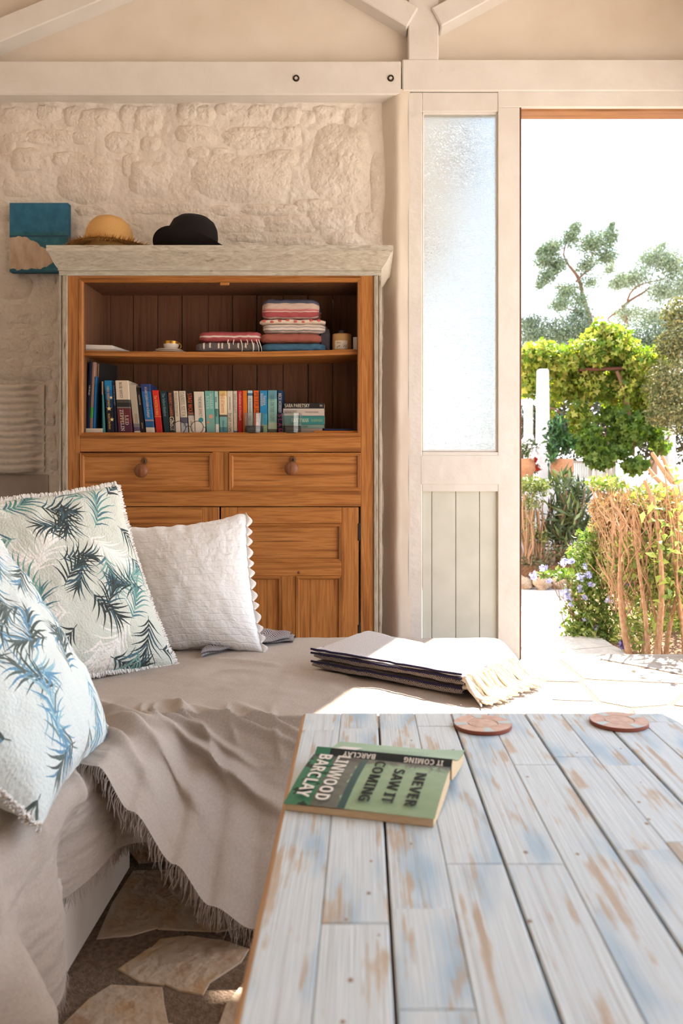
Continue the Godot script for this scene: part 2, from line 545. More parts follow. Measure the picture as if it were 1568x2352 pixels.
	tag(put("wall_right", wr2, MT.plaster), "plaster side wall with a wide unseen opening added for fill light", "", "", "structure")
	tag(put("wall_rear", boxed(Vector3(-2.05, -0.1, 4.6), Vector3(1.95, 3.62, 4.8)), MT.plaster), "plain plaster rear wall", "", "", "structure")
	tag(put("ceiling", boxed(Vector3(-2.05, 3.6, -WALLZ - 0.4), Vector3(1.95, 3.75, 4.8)), MT.plaster), "white plaster ceiling", "", "", "structure")

	# tie beams, king post and struts
	var bm := MB.new()
	var b0 := P(-560, 217, WALLZ)
	bm.box(Vector3(-1.85, b0.y, -WALLZ - 0.14), Vector3(P(921, 0, WALLZ).x, P(0, 139, WALLZ).y, -WALLZ), 0.006)
	var beam := put("trim_1", bm, MT.white_paint)
	tag(beam, "white painted tie beam with two ring bolts above the stone wall", "", "", "structure")
	for px in [680.0, 897.0]:
		var c := P(px, 180, WALLZ)
		var x := Transform3D(Basis(Vector3.RIGHT, PI / 2), c)
		var b := MB.new()
		b.lathe([Vector2(0.0085, -0.004), Vector2(0.0085, 0.005), Vector2(0.011, 0.0075), Vector2(0.0145, 0.005), Vector2(0.0155, 0.0), Vector2(0.0155, -0.004)], 28, x)
		put("bolt_ring", b, MT.iron, beam)
		b = MB.new()
		b.lathe([Vector2(0.0001, 0.004), Vector2(0.007, 0.004), Vector2(0.0085, 0.002), Vector2(0.0085, -0.004)], 20, x)
		put("bolt_head", b, MT.white_paint, beam)
	var b2 := MB.new()
	b2.box(Vector3(P(923, 0, WALLZ).x, P(0, 210, WALLZ).y, -WALLZ - 0.14), Vector3(1.75, P(0, 136, WALLZ).y, -WALLZ + 0.004), 0.006)
	tag(put("trim_2", b2, MT.white_paint), "white painted lintel beam above the glazed door", "", "", "structure")
	var kp := MB.new()
	kp.box(Vector3(P(937, 0, WALLZ).x, P(0, 136, WALLZ).y - 0.005, -WALLZ - 0.12), Vector3(P(1007, 0, WALLZ).x, 3.62, -WALLZ + 0.001), 0.005)
	tag(put("trim_3", kp, MT.white_paint), "white painted king post standing on the lintel beam", "", "", "structure")
	for d in [[[946, 52], [400, -271], 26.0, "trim_4", "white painted diagonal strut rising toward the stone wall side"], [[1000, 52], [1590, -271], 24.0, "trim_5", "white painted diagonal strut rising above the doorway"], [[-260, 192], [560, -146], 26.0, "trim_6", "white painted rafter crossing the gable above the picture"]]:
		var a := P(d[0][0], d[0][1], WALLZ + 0.03)
		var e := P(d[1][0], d[1][1], WALLZ + 0.03)
		var dir := (e - a).normalized()
		var b := MB.new()
		b.xbox(Transform3D(Basis(dir, Vector3(-dir.y, dir.x, 0), Vector3(0, 0, 1)), (a + e) * 0.5), Vector3((e - a).length(), d[2] * 2.0 * WALLZ / FOC, 0.10), 0.005)
		tag(put(d[3], b, MT.white_paint), d[4], "", "", "structure")

	door()

func door() -> void:
	var z := WALLZ
	var dr := thing("door_1", "white painted fixed door panel with textured glass over sage boards", "", P(1070, 1515, z), "", "structure")
	dr.set_meta("kind", "structure")
	put("stile", pboard(937, 212, 969, 1530, z, 0.08, 0.003), MT.white_paint, dr)
	put("stile", pboard(1143, 246, 1193, 1530, z, 0.08, 0.003), MT.white_paint, dr)
	put("rail", pboard(969, 212, 1143, 256, z - 0.002 + 0.004, 0.07, 0.003), MT.white_paint, dr)
	put("rail", pboard(969, 1038, 1144, 1129, z + 0.002, 0.07, 0.003), MT.white_paint, dr)
	put("rail", pboard(969, 1495, 1144, 1530, z + 0.002, 0.07, 0.003), MT.white_paint, dr)
	for e in [[966, 1046, 1147, 1113]]:
		put("rail_panel", pboard(e[0], e[1], e[2], e[3], z - 0.001, 0.01, 0.002), MT.white_paint, dr)
	# glazing beads
	for e in [[969, 256, 973, 1038], [1139, 256, 1143, 1038], [969, 256, 1143, 262], [969, 1033, 1143, 1038]]:
		put("glazing_bead", pboard(e[0], e[1], e[2], e[3], z + 0.012, 0.02, 0.003), MT.white_paint, dr)
	var glass := mat("hammered_glass", Color(0.64, 0.65, 0.64, 0.03), 0.10)
	glass.transparency = BaseMaterial3D.TRANSPARENCY_ALPHA
	glass.refraction_enabled = true
	glass.refraction_scale = 0.05
	glass.metallic_specular = 0.5
	glass.normal_enabled = true
	var ft := NoiseTexture2D.new()
	ft.width = 1024
	ft.height = 1024
	ft.seamless = true
	var fn := FastNoiseLite.new()
	fn.seed = 77
	fn.noise_type = FastNoiseLite.TYPE_CELLULAR
	fn.cellular_return_type = FastNoiseLite.RETURN_DISTANCE2_SUB
	fn.frequency = 0.022
	fn.domain_warp_enabled = true
	fn.domain_warp_amplitude = 30.0
	fn.fractal_octaves = 2
	ft.noise = fn
	ft.as_normal_map = true
	ft.bump_strength = 9.0
	glass.normal_texture = ft
	glass.normal_scale = 0.42
	glass.uv1_triplanar = true
	glass.uv1_world_triplanar = true
	glass.uv1_scale = Vector3(2.2, 3.4, 2.2)
	put("glass_pane", pboard(968, 255, 1144, 1040, z + 0.025, 0.005, 0.0), glass, dr)
	# tongue and groove boards
	var e := [970.0, 991.0, 1046.0, 1100.5, 1146.0]
	for k in 4:
		put("board", pboard(e[k] + (0.6 if k else 0.0), 1127, e[k + 1] - 0.6, 1500, z + 0.018, 0.02, 0.002), MT.sage, dr)
	put("board_backing", pboard(970, 1128, 1146, 1498, z + 0.03, 0.02, 0.0), MT.sage, dr)
	# head of the opening, brown sliding track and edge
	tag(put("trim_7", boxed(Vector3(P(1143, 0, z).x, P(0, 246, z).y, -z - 0.08), Vector3(1.70, P(0, 209, z).y, -z), 0.003), MT.white_paint), "white painted door head above the opening", "", "", "structure")
	tag(put("trim_8", boxed(Vector3(P(1194, 0, z).x, P(0, 262, z + 0.05).y, -z - 0.11), Vector3(1.70, P(0, 244, z).y, -z - 0.02), 0.003), MT.brown_frame), "varnished brown sliding track under the door head", "", "", "structure")
	tag(put("trim_9", boxed(Vector3(P(1191, 0, z).x, -0.05, -z - 0.10), Vector3(P(1197.5, 0, z).x, P(0, 244, z).y, -z - 0.004), 0.002), MT.brown_edge), "thin dark brown edge strip of the doorway jamb", "", "", "structure")
	tag(put("trim_10", boxed(Vector3(0.2, -0.14, -z - 0.12), Vector3(1.74, 0.0, -z + 0.0), 0.004), MT.flag2), "pale stone threshold of the doorway", "", "", "structure")

# ------------------------------------------------------------------ cupboard
# four mitred strips of moulding round a pixel rectangle
func moulding(parent: Node, x0: float, y0: float, x1: float, y1: float, w: float, z: float, out: float, m_h: Material, m_v: Material, called := "moulding") -> void:
	var a := P(x0, y0, z)
	var b := P(x1, y1, z)
	var s := w * z / FOC
	for k in 4:
		var o: Array
		match k:
			0: o = [Vector3(a.x, a.y, 0), Vector3(b.x, a.y, 0), Vector3(b.x - s, a.y - s, 0), Vector3(a.x + s, a.y - s, 0)]
			1: o = [Vector3(a.x, b.y, 0), Vector3(b.x, b.y, 0), Vector3(b.x - s, b.y + s, 0), Vector3(a.x + s, b.y + s, 0)]
			2: o = [Vector3(a.x, a.y, 0), Vector3(a.x, b.y, 0), Vector3(a.x + s, b.y + s, 0), Vector3(a.x + s, a.y - s, 0)]
			3: o = [Vector3(b.x, a.y, 0), Vector3(b.x, b.y, 0), Vector3(b.x - s, b.y + s, 0), Vector3(b.x - s, a.y - s, 0)]
		var mb := MB.new()
		# profile: outer fillet, round, inner hollow
		var prof := [[0.0, -0.012], [0.0, out], [0.28, out], [0.36, out * 0.55], [0.62, out * 0.75], [0.82, out * 0.2], [1.0, -0.004], [1.0, -0.012]]
		var ctr: Vector3 = (o[0] + o[1] + o[2] + o[3]) * 0.25 + Vector3(0, 0, -z - 0.03)
		for j in prof.size() - 1:
			var p0: float = prof[j][0]
			var p1: float = prof[j + 1][0]
			var q := [o[0].lerp(o[3], p0), o[1].lerp(o[2], p0), o[1].lerp(o[2], p1), o[0].lerp(o[3], p1)]
			var z0 := Vector3(0, 0, -z + prof[j][1])
			var z1 := Vector3(0, 0, -z + prof[j + 1][1])
			mb.quad(q[0] + z0, q[1] + z0, q[2] + z1, q[3] + z1, ctr)
		put(called, mb, m_h if k < 2 else m_v, parent)

func cabinet() -> void:
	var z := CABZ
	var back := WALLZ + 0.045
	var foot := P(505, 0, z)
	foot.y = 0.0
	foot.z = -(z + back) * 0.5
	var cb := thing("pine_cupboard", "tall old pine cupboard with open shelves, two drawers and panelled doors", "cupboard", foot)
	var yb := VY + EYE * FOC / z     # pixel row of the floor at this depth
	# carcass
	for s in [[140, 152], [860, 872]]:
		var a := P(s[0], 632, z + 0.004)
		var b := P(s[1], yb, z)
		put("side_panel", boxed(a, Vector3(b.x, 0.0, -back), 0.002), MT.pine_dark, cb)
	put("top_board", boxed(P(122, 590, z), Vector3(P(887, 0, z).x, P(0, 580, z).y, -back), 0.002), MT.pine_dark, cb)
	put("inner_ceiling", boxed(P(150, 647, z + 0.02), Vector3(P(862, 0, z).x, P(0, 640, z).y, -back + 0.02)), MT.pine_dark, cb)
	# back boards, with gaps between
	var zb := z + 0.29
	var ed := [196.0, 252.0, 306.0, 361.5, 418.0, 478.0, 533.0, 590.0, 650.0, 707.0, 764.0, 830.0]
	for k in ed.size() - 1:
		var gap := 1.2 if k in [3, 6, 9] else 0.5
		var x0: float = VX + (ed[k] - VX) * 1.045
		var x1: float = VX + (ed[k + 1] - VX) * 1.045
		var a := P(VX + (x0 - VX) / 1.045 + gap, 620, zb + (0.004 if k % 2 else 0.0))
		var b := P(VX + (x1 - VX) / 1.045 - gap, 1020, zb)
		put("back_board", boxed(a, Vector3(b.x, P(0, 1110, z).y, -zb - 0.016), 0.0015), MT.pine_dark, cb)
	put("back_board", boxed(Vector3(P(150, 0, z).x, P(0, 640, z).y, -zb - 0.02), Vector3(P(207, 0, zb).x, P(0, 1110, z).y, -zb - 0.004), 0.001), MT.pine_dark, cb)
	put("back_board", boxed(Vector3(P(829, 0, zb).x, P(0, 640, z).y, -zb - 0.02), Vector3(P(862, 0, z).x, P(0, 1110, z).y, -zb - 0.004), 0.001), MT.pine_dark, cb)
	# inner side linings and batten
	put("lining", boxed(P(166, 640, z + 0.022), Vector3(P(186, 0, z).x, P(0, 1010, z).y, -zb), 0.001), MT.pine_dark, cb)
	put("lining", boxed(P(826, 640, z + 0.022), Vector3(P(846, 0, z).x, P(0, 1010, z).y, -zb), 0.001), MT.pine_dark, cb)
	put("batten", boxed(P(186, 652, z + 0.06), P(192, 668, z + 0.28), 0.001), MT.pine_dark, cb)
	# cornice: fillet, cove, bed mould, built as a swept profile with mitred returns
	var prof := [[106, 563, 0.075], [106, 576, 0.075], [110, 579, 0.070], [113, 584, 0.064], [117, 592, 0.050], [122, 602, 0.034], [128, 611, 0.018], [133, 617, 0.010], [133, 621, 0.010], [134, 622, 0.006]]
	var co := MB.new()
	for j in prof.size() - 1:
		var p: Array = prof[j]
		var q: Array = prof[j + 1]
		var rp: Vector3 = P(1009 - p[0], p[1], z - p[2])
		var rq: Vector3 = P(1009 - q[0], q[1], z - q[2])
		var lp: Vector3 = P(p[0], p[1], z - p[2])
		var lq: Vector3 = P(q[0], q[1], z - q[2])
		var zp: float = -z + p[2]
		var zq: float = -z + q[2]
		var ctr := Vector3(foot.x, lp.y, -z - 0.2)
		co.quad(Vector3(lp.x, lp.y, zp), Vector3(rp.x, rp.y, zp), Vector3(rq.x, rq.y, zq), Vector3(lq.x, lq.y, zq), ctr)
		co.quad(Vector3(lp.x, lp.y, zp), Vector3(lp.x, lp.y, -back), Vector3(lq.x, lq.y, -back), Vector3(lq.x, lq.y, zq), ctr)
		co.quad(Vector3(rp.x, rp.y, zp), Vector3(rp.x, rp.y, -back), Vector3(rq.x, rq.y, -back), Vector3(rq.x, rq.y, zq), ctr)
	var tl := P(106, 563, z - 0.075)
	var tr := P(903, 563, z - 0.075)
	co.quad(Vector3(tl.x, tl.y, -z + 0.075), Vector3(tr.x, tr.y, -z + 0.075), Vector3(tr.x, tr.y, -back), Vector3(tl.x, tl.y, -back), Vector3(0, 0, -z))
	put("cornice", co, MT.chipped, cb)
	put("frieze", pboard(135, 621, 874, 633, z - 0.004, 0.03, 0.002), MT.chipped, cb)
	for s in [[134, 141], [142, 154]]:
		put("grey_edging", pboard(s[0], 632, s[1], yb, z - (0.004 if s[0] == 134 else 0.009), 0.03, 0.003), MT.chipped_v, cb)
	for s in [[858, 868], [869, 876]]:
		put("grey_edging", pboard(s[0], 632, s[1], yb, z - (0.009 if s[0] == 858 else 0.004), 0.03, 0.003), MT.chipped_v, cb)
	# face frame
	put("stile", pboard(154, 633, 183, yb, z, 0.025, 0.002), MT.pine_v, cb)
	put("stile", pboard(828, 633, 858, yb, z, 0.025, 0.002), MT.pine_v, cb)
	put("rail", pboard(183, 633, 828, 643, z, 0.025, 0.002), MT.pine_h, cb)
	put("rail", pboard(183, 1000, 828, 1038, z, 0.025, 0.002), MT.pine_h, cb)
	put("rail", pboard(183, 1127, 828, 1163, z, 0.025, 0.002), MT.pine_h, cb)
	put("rail", pboard(183, yb - 40, 828, yb, z, 0.025, 0.002), MT.pine_h, cb)
	put("drawer_divider", pboard(488, 1038, 526, 1127, z, 0.025, 0.002), MT.pine_v, cb)
	# bead round the opening
	moulding(cb, 183, 640, 828, 1001, 8, z - 0.002, 0.006, MT.pine_h, MT.pine_v, "bead")
	put("catch_plate", pboard(505, 648, 526, 655, z - 0.003, 0.006, 0.002), MT.pine_h, cb)
	# shelves; the upper one sags a little and stops short of the front
	var sh := MB.new()
	var rows := []
	for k in 2:
		pass
	var pts := []
	for q in 13:
		var f := q / 12.0
		pts.append(Vector2(lerpf(186.0, 826.0, f), 806.5 - 2.5 * f + 5.0 * sin(PI * f) - 2.0))
	for q in 12:
		var a := P(pts[q].x, pts[q].y, z + 0.035)
		var b := P(pts[q + 1].x, pts[q + 1].y, z + 0.035)
		var hx := [Vector3(a.x, a.y - 0.022, -zb), Vector3(b.x, b.y - 0.022, -zb), Vector3(a.x, a.y, -zb), Vector3(b.x, b.y, -zb), Vector3(a.x, a.y - 0.022, a.z), Vector3(b.x, b.y - 0.022, b.z), a, b]
		sh.hexa(hx, 0.0)
	put("shelf", sh, MT.pine_h, cb)
	put("shelf", boxed(P(166, 996.5, z + 0.02), Vector3(P(846, 0, z).x, P(0, 1006, z).y, -zb), 0.001), MT.pine_h, cb)
	# drawers
	for d in [[185, 488, 330, 1081, 1059], [527, 828, 671, 1076, 1056]]:
		var dn := put("drawer", pboard(d[0] + 2, 1042, d[1] - 2, 1125, z + 0.004, 0.02, 0.001), MT.pine_panel, cb)
		moulding(dn, d[0], 1040, d[1], 1127, 9, z - 0.002, 0.008, MT.pine_h, MT.pine_v)
		var c := P(d[2], d[3], z)
		var b := MB.new()
		b.lathe([Vector2(0.010, 0.0), Vector2(0.010, 0.012), Vector2(0.016, 0.018), Vector2(0.0275, 0.028), Vector2(0.030, 0.038), Vector2(0.026, 0.047), Vector2(0.015, 0.053), Vector2(0.0001, 0.055)], 28, Transform3D(Basis(Vector3.RIGHT, PI / 2), c))
		put("knob", b, MT.knob, dn)
		c = P(d[2] + 2, d[4], z - 0.002)
		b = MB.new()
		b.lathe([Vector2(0.0125, -0.004), Vector2(0.0125, 0.003), Vector2(0.010, 0.0045), Vector2(0.0001, 0.0045)], 20, Transform3D(Basis(Vector3.RIGHT, PI / 2).scaled(Vector3(0.9, 1.2, 1)), c))
		put("keyhole_plate", b, MT.knob_dark, dn)
		put("keyhole", boxed(c + Vector3(-0.002, -0.008, 0.004), c + Vector3(0.002, 0.006, 0.0055)), MT.black, dn)
	# doors: stiles, rails, an upper panel over two lower ones
	for s in [0, 1]:
		var x0 := 185.0 if s == 0 else 507.0
		var x1 := 503.0 if s == 0 else 823.0
		var m0: float = (x0 + x1) / 2.0 - 2.0
		var dn := put("door", pboard(x0, 1165, x0 + 38, yb - 42, z - 0.001, 0.022, 0.002), MT.pine_v, cb)
		put("door_stile", pboard(x1 - 39, 1165, x1, yb - 42, z - 0.001, 0.022, 0.002), MT.pine_v, dn)
		put("door_rail", pboard(x0 + 38, 1165, x1 - 39, 1203, z - 0.001, 0.022, 0.002), MT.pine_h, dn)
		put("door_rail", pboard(x0 + 38, 1291, x1 - 39, 1323, z - 0.001, 0.022, 0.002), MT.pine_h, dn)
		put("door_rail", pboard(x0 + 38, yb - 82, x1 - 39, yb - 42, z - 0.001, 0.022, 0.002), MT.pine_h, dn)
		put("door_muntin", pboard(m0 - 17, 1323, m0 + 17, yb - 82, z - 0.001, 0.022, 0.002), MT.pine_v, dn)
		put("panel", pboard(x0 + 40, 1205, x1 - 41, 1290, z + 0.010, 0.012, 0.001), MT.pine_panel, dn)
		moulding(dn, x0 + 38, 1203, x1 - 39, 1291, 8, z + 0.001, 0.006, MT.pine_h, MT.pine_v)
		for w in [[x0 + 38, m0 - 17], [m0 + 17, x1 - 39]]:
			put("panel", pboard(w[0] + 2, 1325, w[1] - 2, yb - 84, z + 0.010, 0.012, 0.001), MT.pine_panel_v, dn)
			moulding(dn, w[0], 1323, w[1], yb - 82, 8, z + 0.001, 0.006, MT.pine_h, MT.pine_v)
		var hx: float = x0 - 1 if s == 0 else x1 + 1
		for hy in [1222.0, 1455.0]:
			put("hinge", pboard(hx - 2.5, hy - 20, hx + 2.5, hy + 20, z - 0.004, 0.008, 0.002), MT.black, dn)
		if s == 1:
			var c := P(686, 1315, z)
			var b := MB.new()
			b.lathe([Vector2(0.006, -0.003), Vector2(0.006, 0.002), Vector2(0.0001, 0.003)], 14, Transform3D(Basis(Vector3.RIGHT, PI / 2), c))
			put("peg", b, MT.knob, dn)
	books()
	shelf_things()
	hats()

# ------------------------------------------------------------------ lettering
func letters(called: String, words: String, m: Material, parent: Node, x: Transform3D, w: float, h: float, serif := false, weight := 400) -> void:
	# fits the words into w x h, flat on the xy plane of x, centred
	var f := SystemFont.new()
	f.font_names = PackedStringArray(["Droid Serif" if serif else "Droid Sans"])
	f.font_weight = weight
	var t := TextMesh.new()
	t.text = words
	t.font = f
	t.font_size = 32
	t.pixel_size = 0.01
	t.depth = 0.004
	t.curve_step = 2.0
	var bb := t.get_aabb()
	if bb.size.x <= 0.0:
		return
	var sx: float = w / bb.size.x
	var sy: float = h / bb.size.y
	sx = minf(sx, sy * 1.25)
	sy = minf(sy, sx * 1.6)
	var c := bb.get_center()
	var k := x * Transform3D(Basis.from_scale(Vector3(sx, sy, 0.1)), Vector3(-c.x * sx, -c.y * sy, 0.0))
	put_mesh(called, t, m, parent, k)

func flat_mat(c: Color) -> StandardMaterial3D:
	var key := "flat" + c.to_html()
	if not MT.has(key):
		MT[key] = mat("print", c, 0.6)
	return MT[key]

# spine corners in pixels: top x0,x1 at row yt; bottom x0,x1 standing on row yb
func book(label: String, xt0: float, xt1: float, yt: float, xb0: float, xb1: float, yb: float, z: float, bands: Array, texts: Array, depth := 0.11) -> void:
	var a := P(xb0, yb, z)
	var b := P(xb1, yb, z)
	var c := P(xt0, yt, z)
	var d := P(xt1, yt, z)
	var bk := thing("book", label, "book", (a + b) * 0.5, "books standing on the lower shelf")
	var inn := Vector3(0, 0, -depth)
	var cover := MB.new()
	# bands: [share from the top, colour]; the cover wraps the spine and both boards
	var f0 := 0.0
	for k in bands.size():
		var f1: float = bands[k + 1][0] if k + 1 < bands.size() else 1.0
		cover.col = bands[k][1].srgb_to_linear()
		var l0 := c.lerp(a, f0)
		var l1 := c.lerp(a, f1)
		var r0 := d.lerp(b, f0)
		var r1 := d.lerp(b, f1)
		var th := 0.0015
		var ux := (d - c).normalized() * th
		var rd := Vector3(0, 0, -0.003)
		var ctr := (l0 + r1) * 0.5 + inn * 0.5
		# rounded spine in three facets
		cover.quad(l0 + rd, l0 + ux * 1.6, l1 + ux * 1.6, l1 + rd, ctr)
		cover.quad(l0 + ux * 1.6, r0 - ux * 1.6, r1 - ux * 1.6, l1 + ux * 1.6, ctr)
		cover.quad(r0 - ux * 1.6, r0 + rd, r1 + rd, r1 - ux * 1.6, ctr)
		for s in [[l0, l1, ux], [r0, r1, -ux]]:
			cover.hexa([s[0] + rd, s[0] + rd + s[2], s[1] + rd, s[1] + rd + s[2], s[0] + inn, s[0] + inn + s[2], s[1] + inn, s[1] + inn + s[2]], 0.0)
		f0 = f1
	put("cover", cover, MT.vcol, bk)
	var pg := MB.new()
	var up := (c - a).normalized() * 0.003
	var si := (b - a).normalized() * 0.0018
	var st := Vector3(0, 0, -0.005)
	var en := inn + Vector3(0, 0, 0.003)
	pg.hexa([a + up + si + st, b + up - si + st, c - up + si + st, d - up - si + st, a + up + si + en, b + up - si + en, c - up + si + en, d - up - si + en], 0.0)
	put("page_block", pg, MT.paper, bk)
	# lettering runs down the spine
	var down := ((a + b) * 0.5 - (c + d) * 0.5)
	var hgt := down.length()
	var dn := down / hgt
	var right := Vector3(-dn.y, dn.x, 0)     # top of the letters
	if right.x < 0: right = -right
	var wid := (d - c).length()
	for t in texts:      # [words, from, to, colour, serif, offset across, share of width]
		var mid: float = (t[1] + t[2]) * 0.5
		if t[0] in ["star", "disc", "flower"]:
			var cc: Vector3 = (c + d) * 0.5 + down * mid + right * (wid * t[5]) + Vector3(0, 0, 0.0005)
			printed_mark(t[0], cc, wid * t[6] * 0.5, t[3], bk)
			continue
		var o: Vector3 = (c + d) * 0.5 + down * mid + right * (wid * (t[5] if t.size() > 5 else 0.0)) + Vector3(0, 0, 0.0004)
		letters("lettering", t[0], flat_mat(t[3]), bk, Transform3D(Basis(dn, right, Vector3(0, 0, 1)), o), hgt * (t[2] - t[1]), wid * (t[6] if t.size() > 6 else 0.62), t[4] if t.size() > 4 else false)

func printed_mark(shape: String, c: Vector3, rad: float, col: Color, parent: Node) -> void:
	var mb := MB.new()
	var n := 10 if shape == "star" else 30
	for k in n:
		var q := []
		for j in [k, k + 1]:
			var a: float = TAU * j / n + PI / 2
			var f := 1.0
			if shape == "star": f = 1.0 if j % 2 == 0 else 0.42
			elif shape == "flower": f = 0.62 + 0.38 * absf(cos(a * 2.5))
			q.append(c + Vector3(cos(a), sin(a), 0) * rad * f)
		mb.tri(c, q[0], q[1], c - Vector3(0, 0, 1))
	put("printed_" + shape, mb, flat_mat(col), parent)

func flat_book(label: String, x0: float, x1: float, y0: float, y1: float, z: float, depth: float, col: Color, texts: Array) -> void:
	var a := P(x0, y1, z)
	var b := P(x1, y0, z)
	var bk := thing("book", label, "book", Vector3((a.x + b.x) * 0.5, a.y, a.z - depth * 0.5), "books piled flat on the lower shelf")
	var cv := MB.new()
	var th := 0.0012
	cv.box(Vector3(a.x, a.y, a.z - depth), Vector3(b.x, a.y + th, a.z - 0.002))
	cv.box(Vector3(a.x, b.y - th, a.z - depth), Vector3(b.x, b.y, a.z - 0.002))
	cv.box(Vector3(a.x, a.y, a.z - 0.003), Vector3(b.x, b.y, a.z), 0.001)
	put("cover", cv, mat("paperback_cover", col, 0.5), bk)
	put("page_block", boxed(Vector3(a.x + 0.002, a.y + th, a.z - depth + 0.002), Vector3(b.x - 0.002, b.y - th, a.z - 0.003)), MT.paper, bk)
	for t in texts:     # [words, from, to, colour, serif, share]
		var o := Vector3(lerpf(a.x, b.x, (t[1] + t[2]) * 0.5), (a.y + b.y) * 0.5, a.z + 0.0004)
		letters("lettering", t[0], flat_mat(t[3]), bk, Transform3D(Basis(), o), (b.x - a.x) * (t[2] - t[1]), (b.y - a.y) * (t[5] if t.size() > 5 else 0.6), t[4] if t.size() > 4 else false)

func books() -> void:
	var y := 995.4
	var z := CABZ + 0.055
	var cream := rgb(204, 186, 164)
	var wh := rgb(210, 195, 176)
	var ink := rgb(40, 34, 32)
	# a white book lies under the first ones
	var zl := z + 0.01
	flat_book("white book lying flat under the tall dark books in the shelf corner", 196, 235, 984, y, z - 0.01, 0.14, wh, [])
	var yl := 984.0
	book("narrow red book wedged against the left lining of the lower shelf", 193, 197.5, 856, 193, 197.5, yl, zl, [[0.0, rgb(150, 42, 30)]], [])
	book("tall navy book with white lettering beside the narrow red one", 204, 211, 831, 197.5, 205, yl, zl, [[0.0, rgb(28, 32, 52)]], [["100 Mugs", 0.3, 0.55, wh, false]])
	book("tall thin tan book with a green patch low on its spine", 211.5, 218.5, 832, 205.2, 212, yl, zl, [[0.0, rgb(150, 116, 100)], [0.68, rgb(70, 150, 60)], [0.84, rgb(140, 112, 100)]], [])
	book("tall narrow mid blue book leaning on the tan one", 217, 221.5, 865, 212.2, 218, yl, zl, [[0.0, rgb(24, 88, 136)]], [])
	# black hardback turned to show its cover
	var a := P(221.5, yl, zl + 0.02)
	var t := P(229, 833, zl + 0.02)
	var bk := thing("book", "tall black book turned so that its plain cover shows", "book", a, "books standing on the lower shelf")
	var q := MB.new()
	var go := Vector3(0.046, 0, -0.100)
	var thk := Vector3(0.012, 0, 0.011)
	q.hexa([a, a + go, t, t + go, a - thk * 0.2, a + go - thk * 0.2, t - thk * 0.2, t + go - thk * 0.2], 0.0004)
	put("cover", q, mat("black_cover", rgb(24, 20, 19), 0.8), bk)
	q = MB.new()
	q.hexa([a - thk * 0.25 + Vector3(0.002, 0.003, 0), a + go * 0.98 - thk * 0.25, t - thk * 0.25 + Vector3(0.001, -0.003, 0), t + go * 0.98 - thk * 0.25 + Vector3(0, -0.003, 0), a - thk + Vector3(0.002, 0.003, 0), a + go * 0.98 - thk, t - thk + Vector3(0.001, -0.003, 0), t + go * 0.98 - thk + Vector3(0, -0.003, 0)], 0.0)
	put("page_block", q, MT.paper, bk)
	letters("cover_mark", "l", flat_mat(rgb(110, 90, 80)), bk, Transform3D(Basis(go.normalized(), Vector3.UP, go.normalized().cross(Vector3.UP)), a.lerp(t, 0.62) + go * 0.5 + Vector3(0, 0, 0.001)), 0.012, 0.02, true)
	book("slim book with a pale grey top beside the black cover", 233, 236.2, 876, 233.5, 237, y, z + 0.012, [[0.0, wh], [0.25, rgb(58, 84, 88)]], [])
	book("slim teal book next to the blue book with gold stars", 233.5, 237.5, 906, 236, 241.5, y, z + 0.003, [[0.0, rgb(64, 128, 128)]], [])
	var gold := rgb(216, 170, 90)
	book("thick book, bright blue above and black below, with gold stars", 239, 256, 874, 246.5, 263, y, z, [[0.0, rgb(26, 120, 168)], [0.18, rgb(22, 92, 138)], [0.36, rgb(20, 50, 76)], [0.52, rgb(26, 26, 34)]], [["YANIS VAROUFAKIS", 0.1, 0.48, gold, false, -0.05, 0.3], ["Adults in the Room", 0.62, 0.92, gold, false, -0.1, 0.3], ["star", 0.48, 0.58, rgb(236, 208, 150), false, -0.05, 0.7], ["star", 0.28, 0.37, rgb(236, 208, 150), false, 0.3, 0.5], ["star", 0.69, 0.79, rgb(236, 208, 150), false, 0.25, 0.6]], 0.14)
	book("narrow navy book between the gold star book and the cream and maroon one", 257, 263.5, 876, 264, 271, y, z, [[0.0, rgb(30, 38, 62)]], [["Guard by Candlelight", 0.04, 0.5, rgb(150, 160, 190), false]])
	book("thickest book, cream above and maroon below, with a band of figures", 264, 294, 874, 271.5, 303.5, y, z - 0.01, [[0.0, cream], [0.36, rgb(70, 64, 60)], [0.42, rgb(38, 34, 34)], [0.5, rgb(120, 112, 104)], [0.52, rgb(92, 36, 40)], [0.8, rgb(74, 32, 52)]], [["BOB SPITZ", 0.03, 0.33, ink, true, -0.1, 0.2], ["ZEPPELIN", 0.55, 0.95, wh, true, -0.16, 0.26], ["LED", 0.66, 0.84, wh, true, 0.2, 0.24]], 0.15)
	book("beige book leaning beside the cream and maroon one", 295, 311.5, 884, 308, 322, y, z, [[0.0, rgb(172, 158, 140)], [0.8, rgb(120, 108, 108)], [0.87, rgb(92, 78, 100)], [0.95, cream]], [["FENNEL", 0.6, 0.8, rgb(110, 88, 70), true, 0.1, 0.34]])
	book("narrow black book leaning on the blue script one", 312.5, 321.5, 890, 323, 334.5, y, z, [[0.0, rgb(30, 27, 27)]], [["QUARTER ONE", 0.14, 0.4, wh, false, 0, 0.3], ["Quercus", 0.76, 0.9, wh, true, 0, 0.3]])
	book("blue leaning book with white script and a white foot", 322, 344, 882, 335.5, 354.5, y, z - 0.006, [[0.0, rgb(40, 58, 104)], [0.15, rgb(40, 92, 142)], [0.5, rgb(36, 98, 150)], [0.72, rgb(150, 130, 128)], [0.75, rgb(34, 78, 122)], [0.88, cream]], [["A Lady Cyclist's Guide to Kashgar", 0.06, 0.68, wh, true, 0, 0.4]])
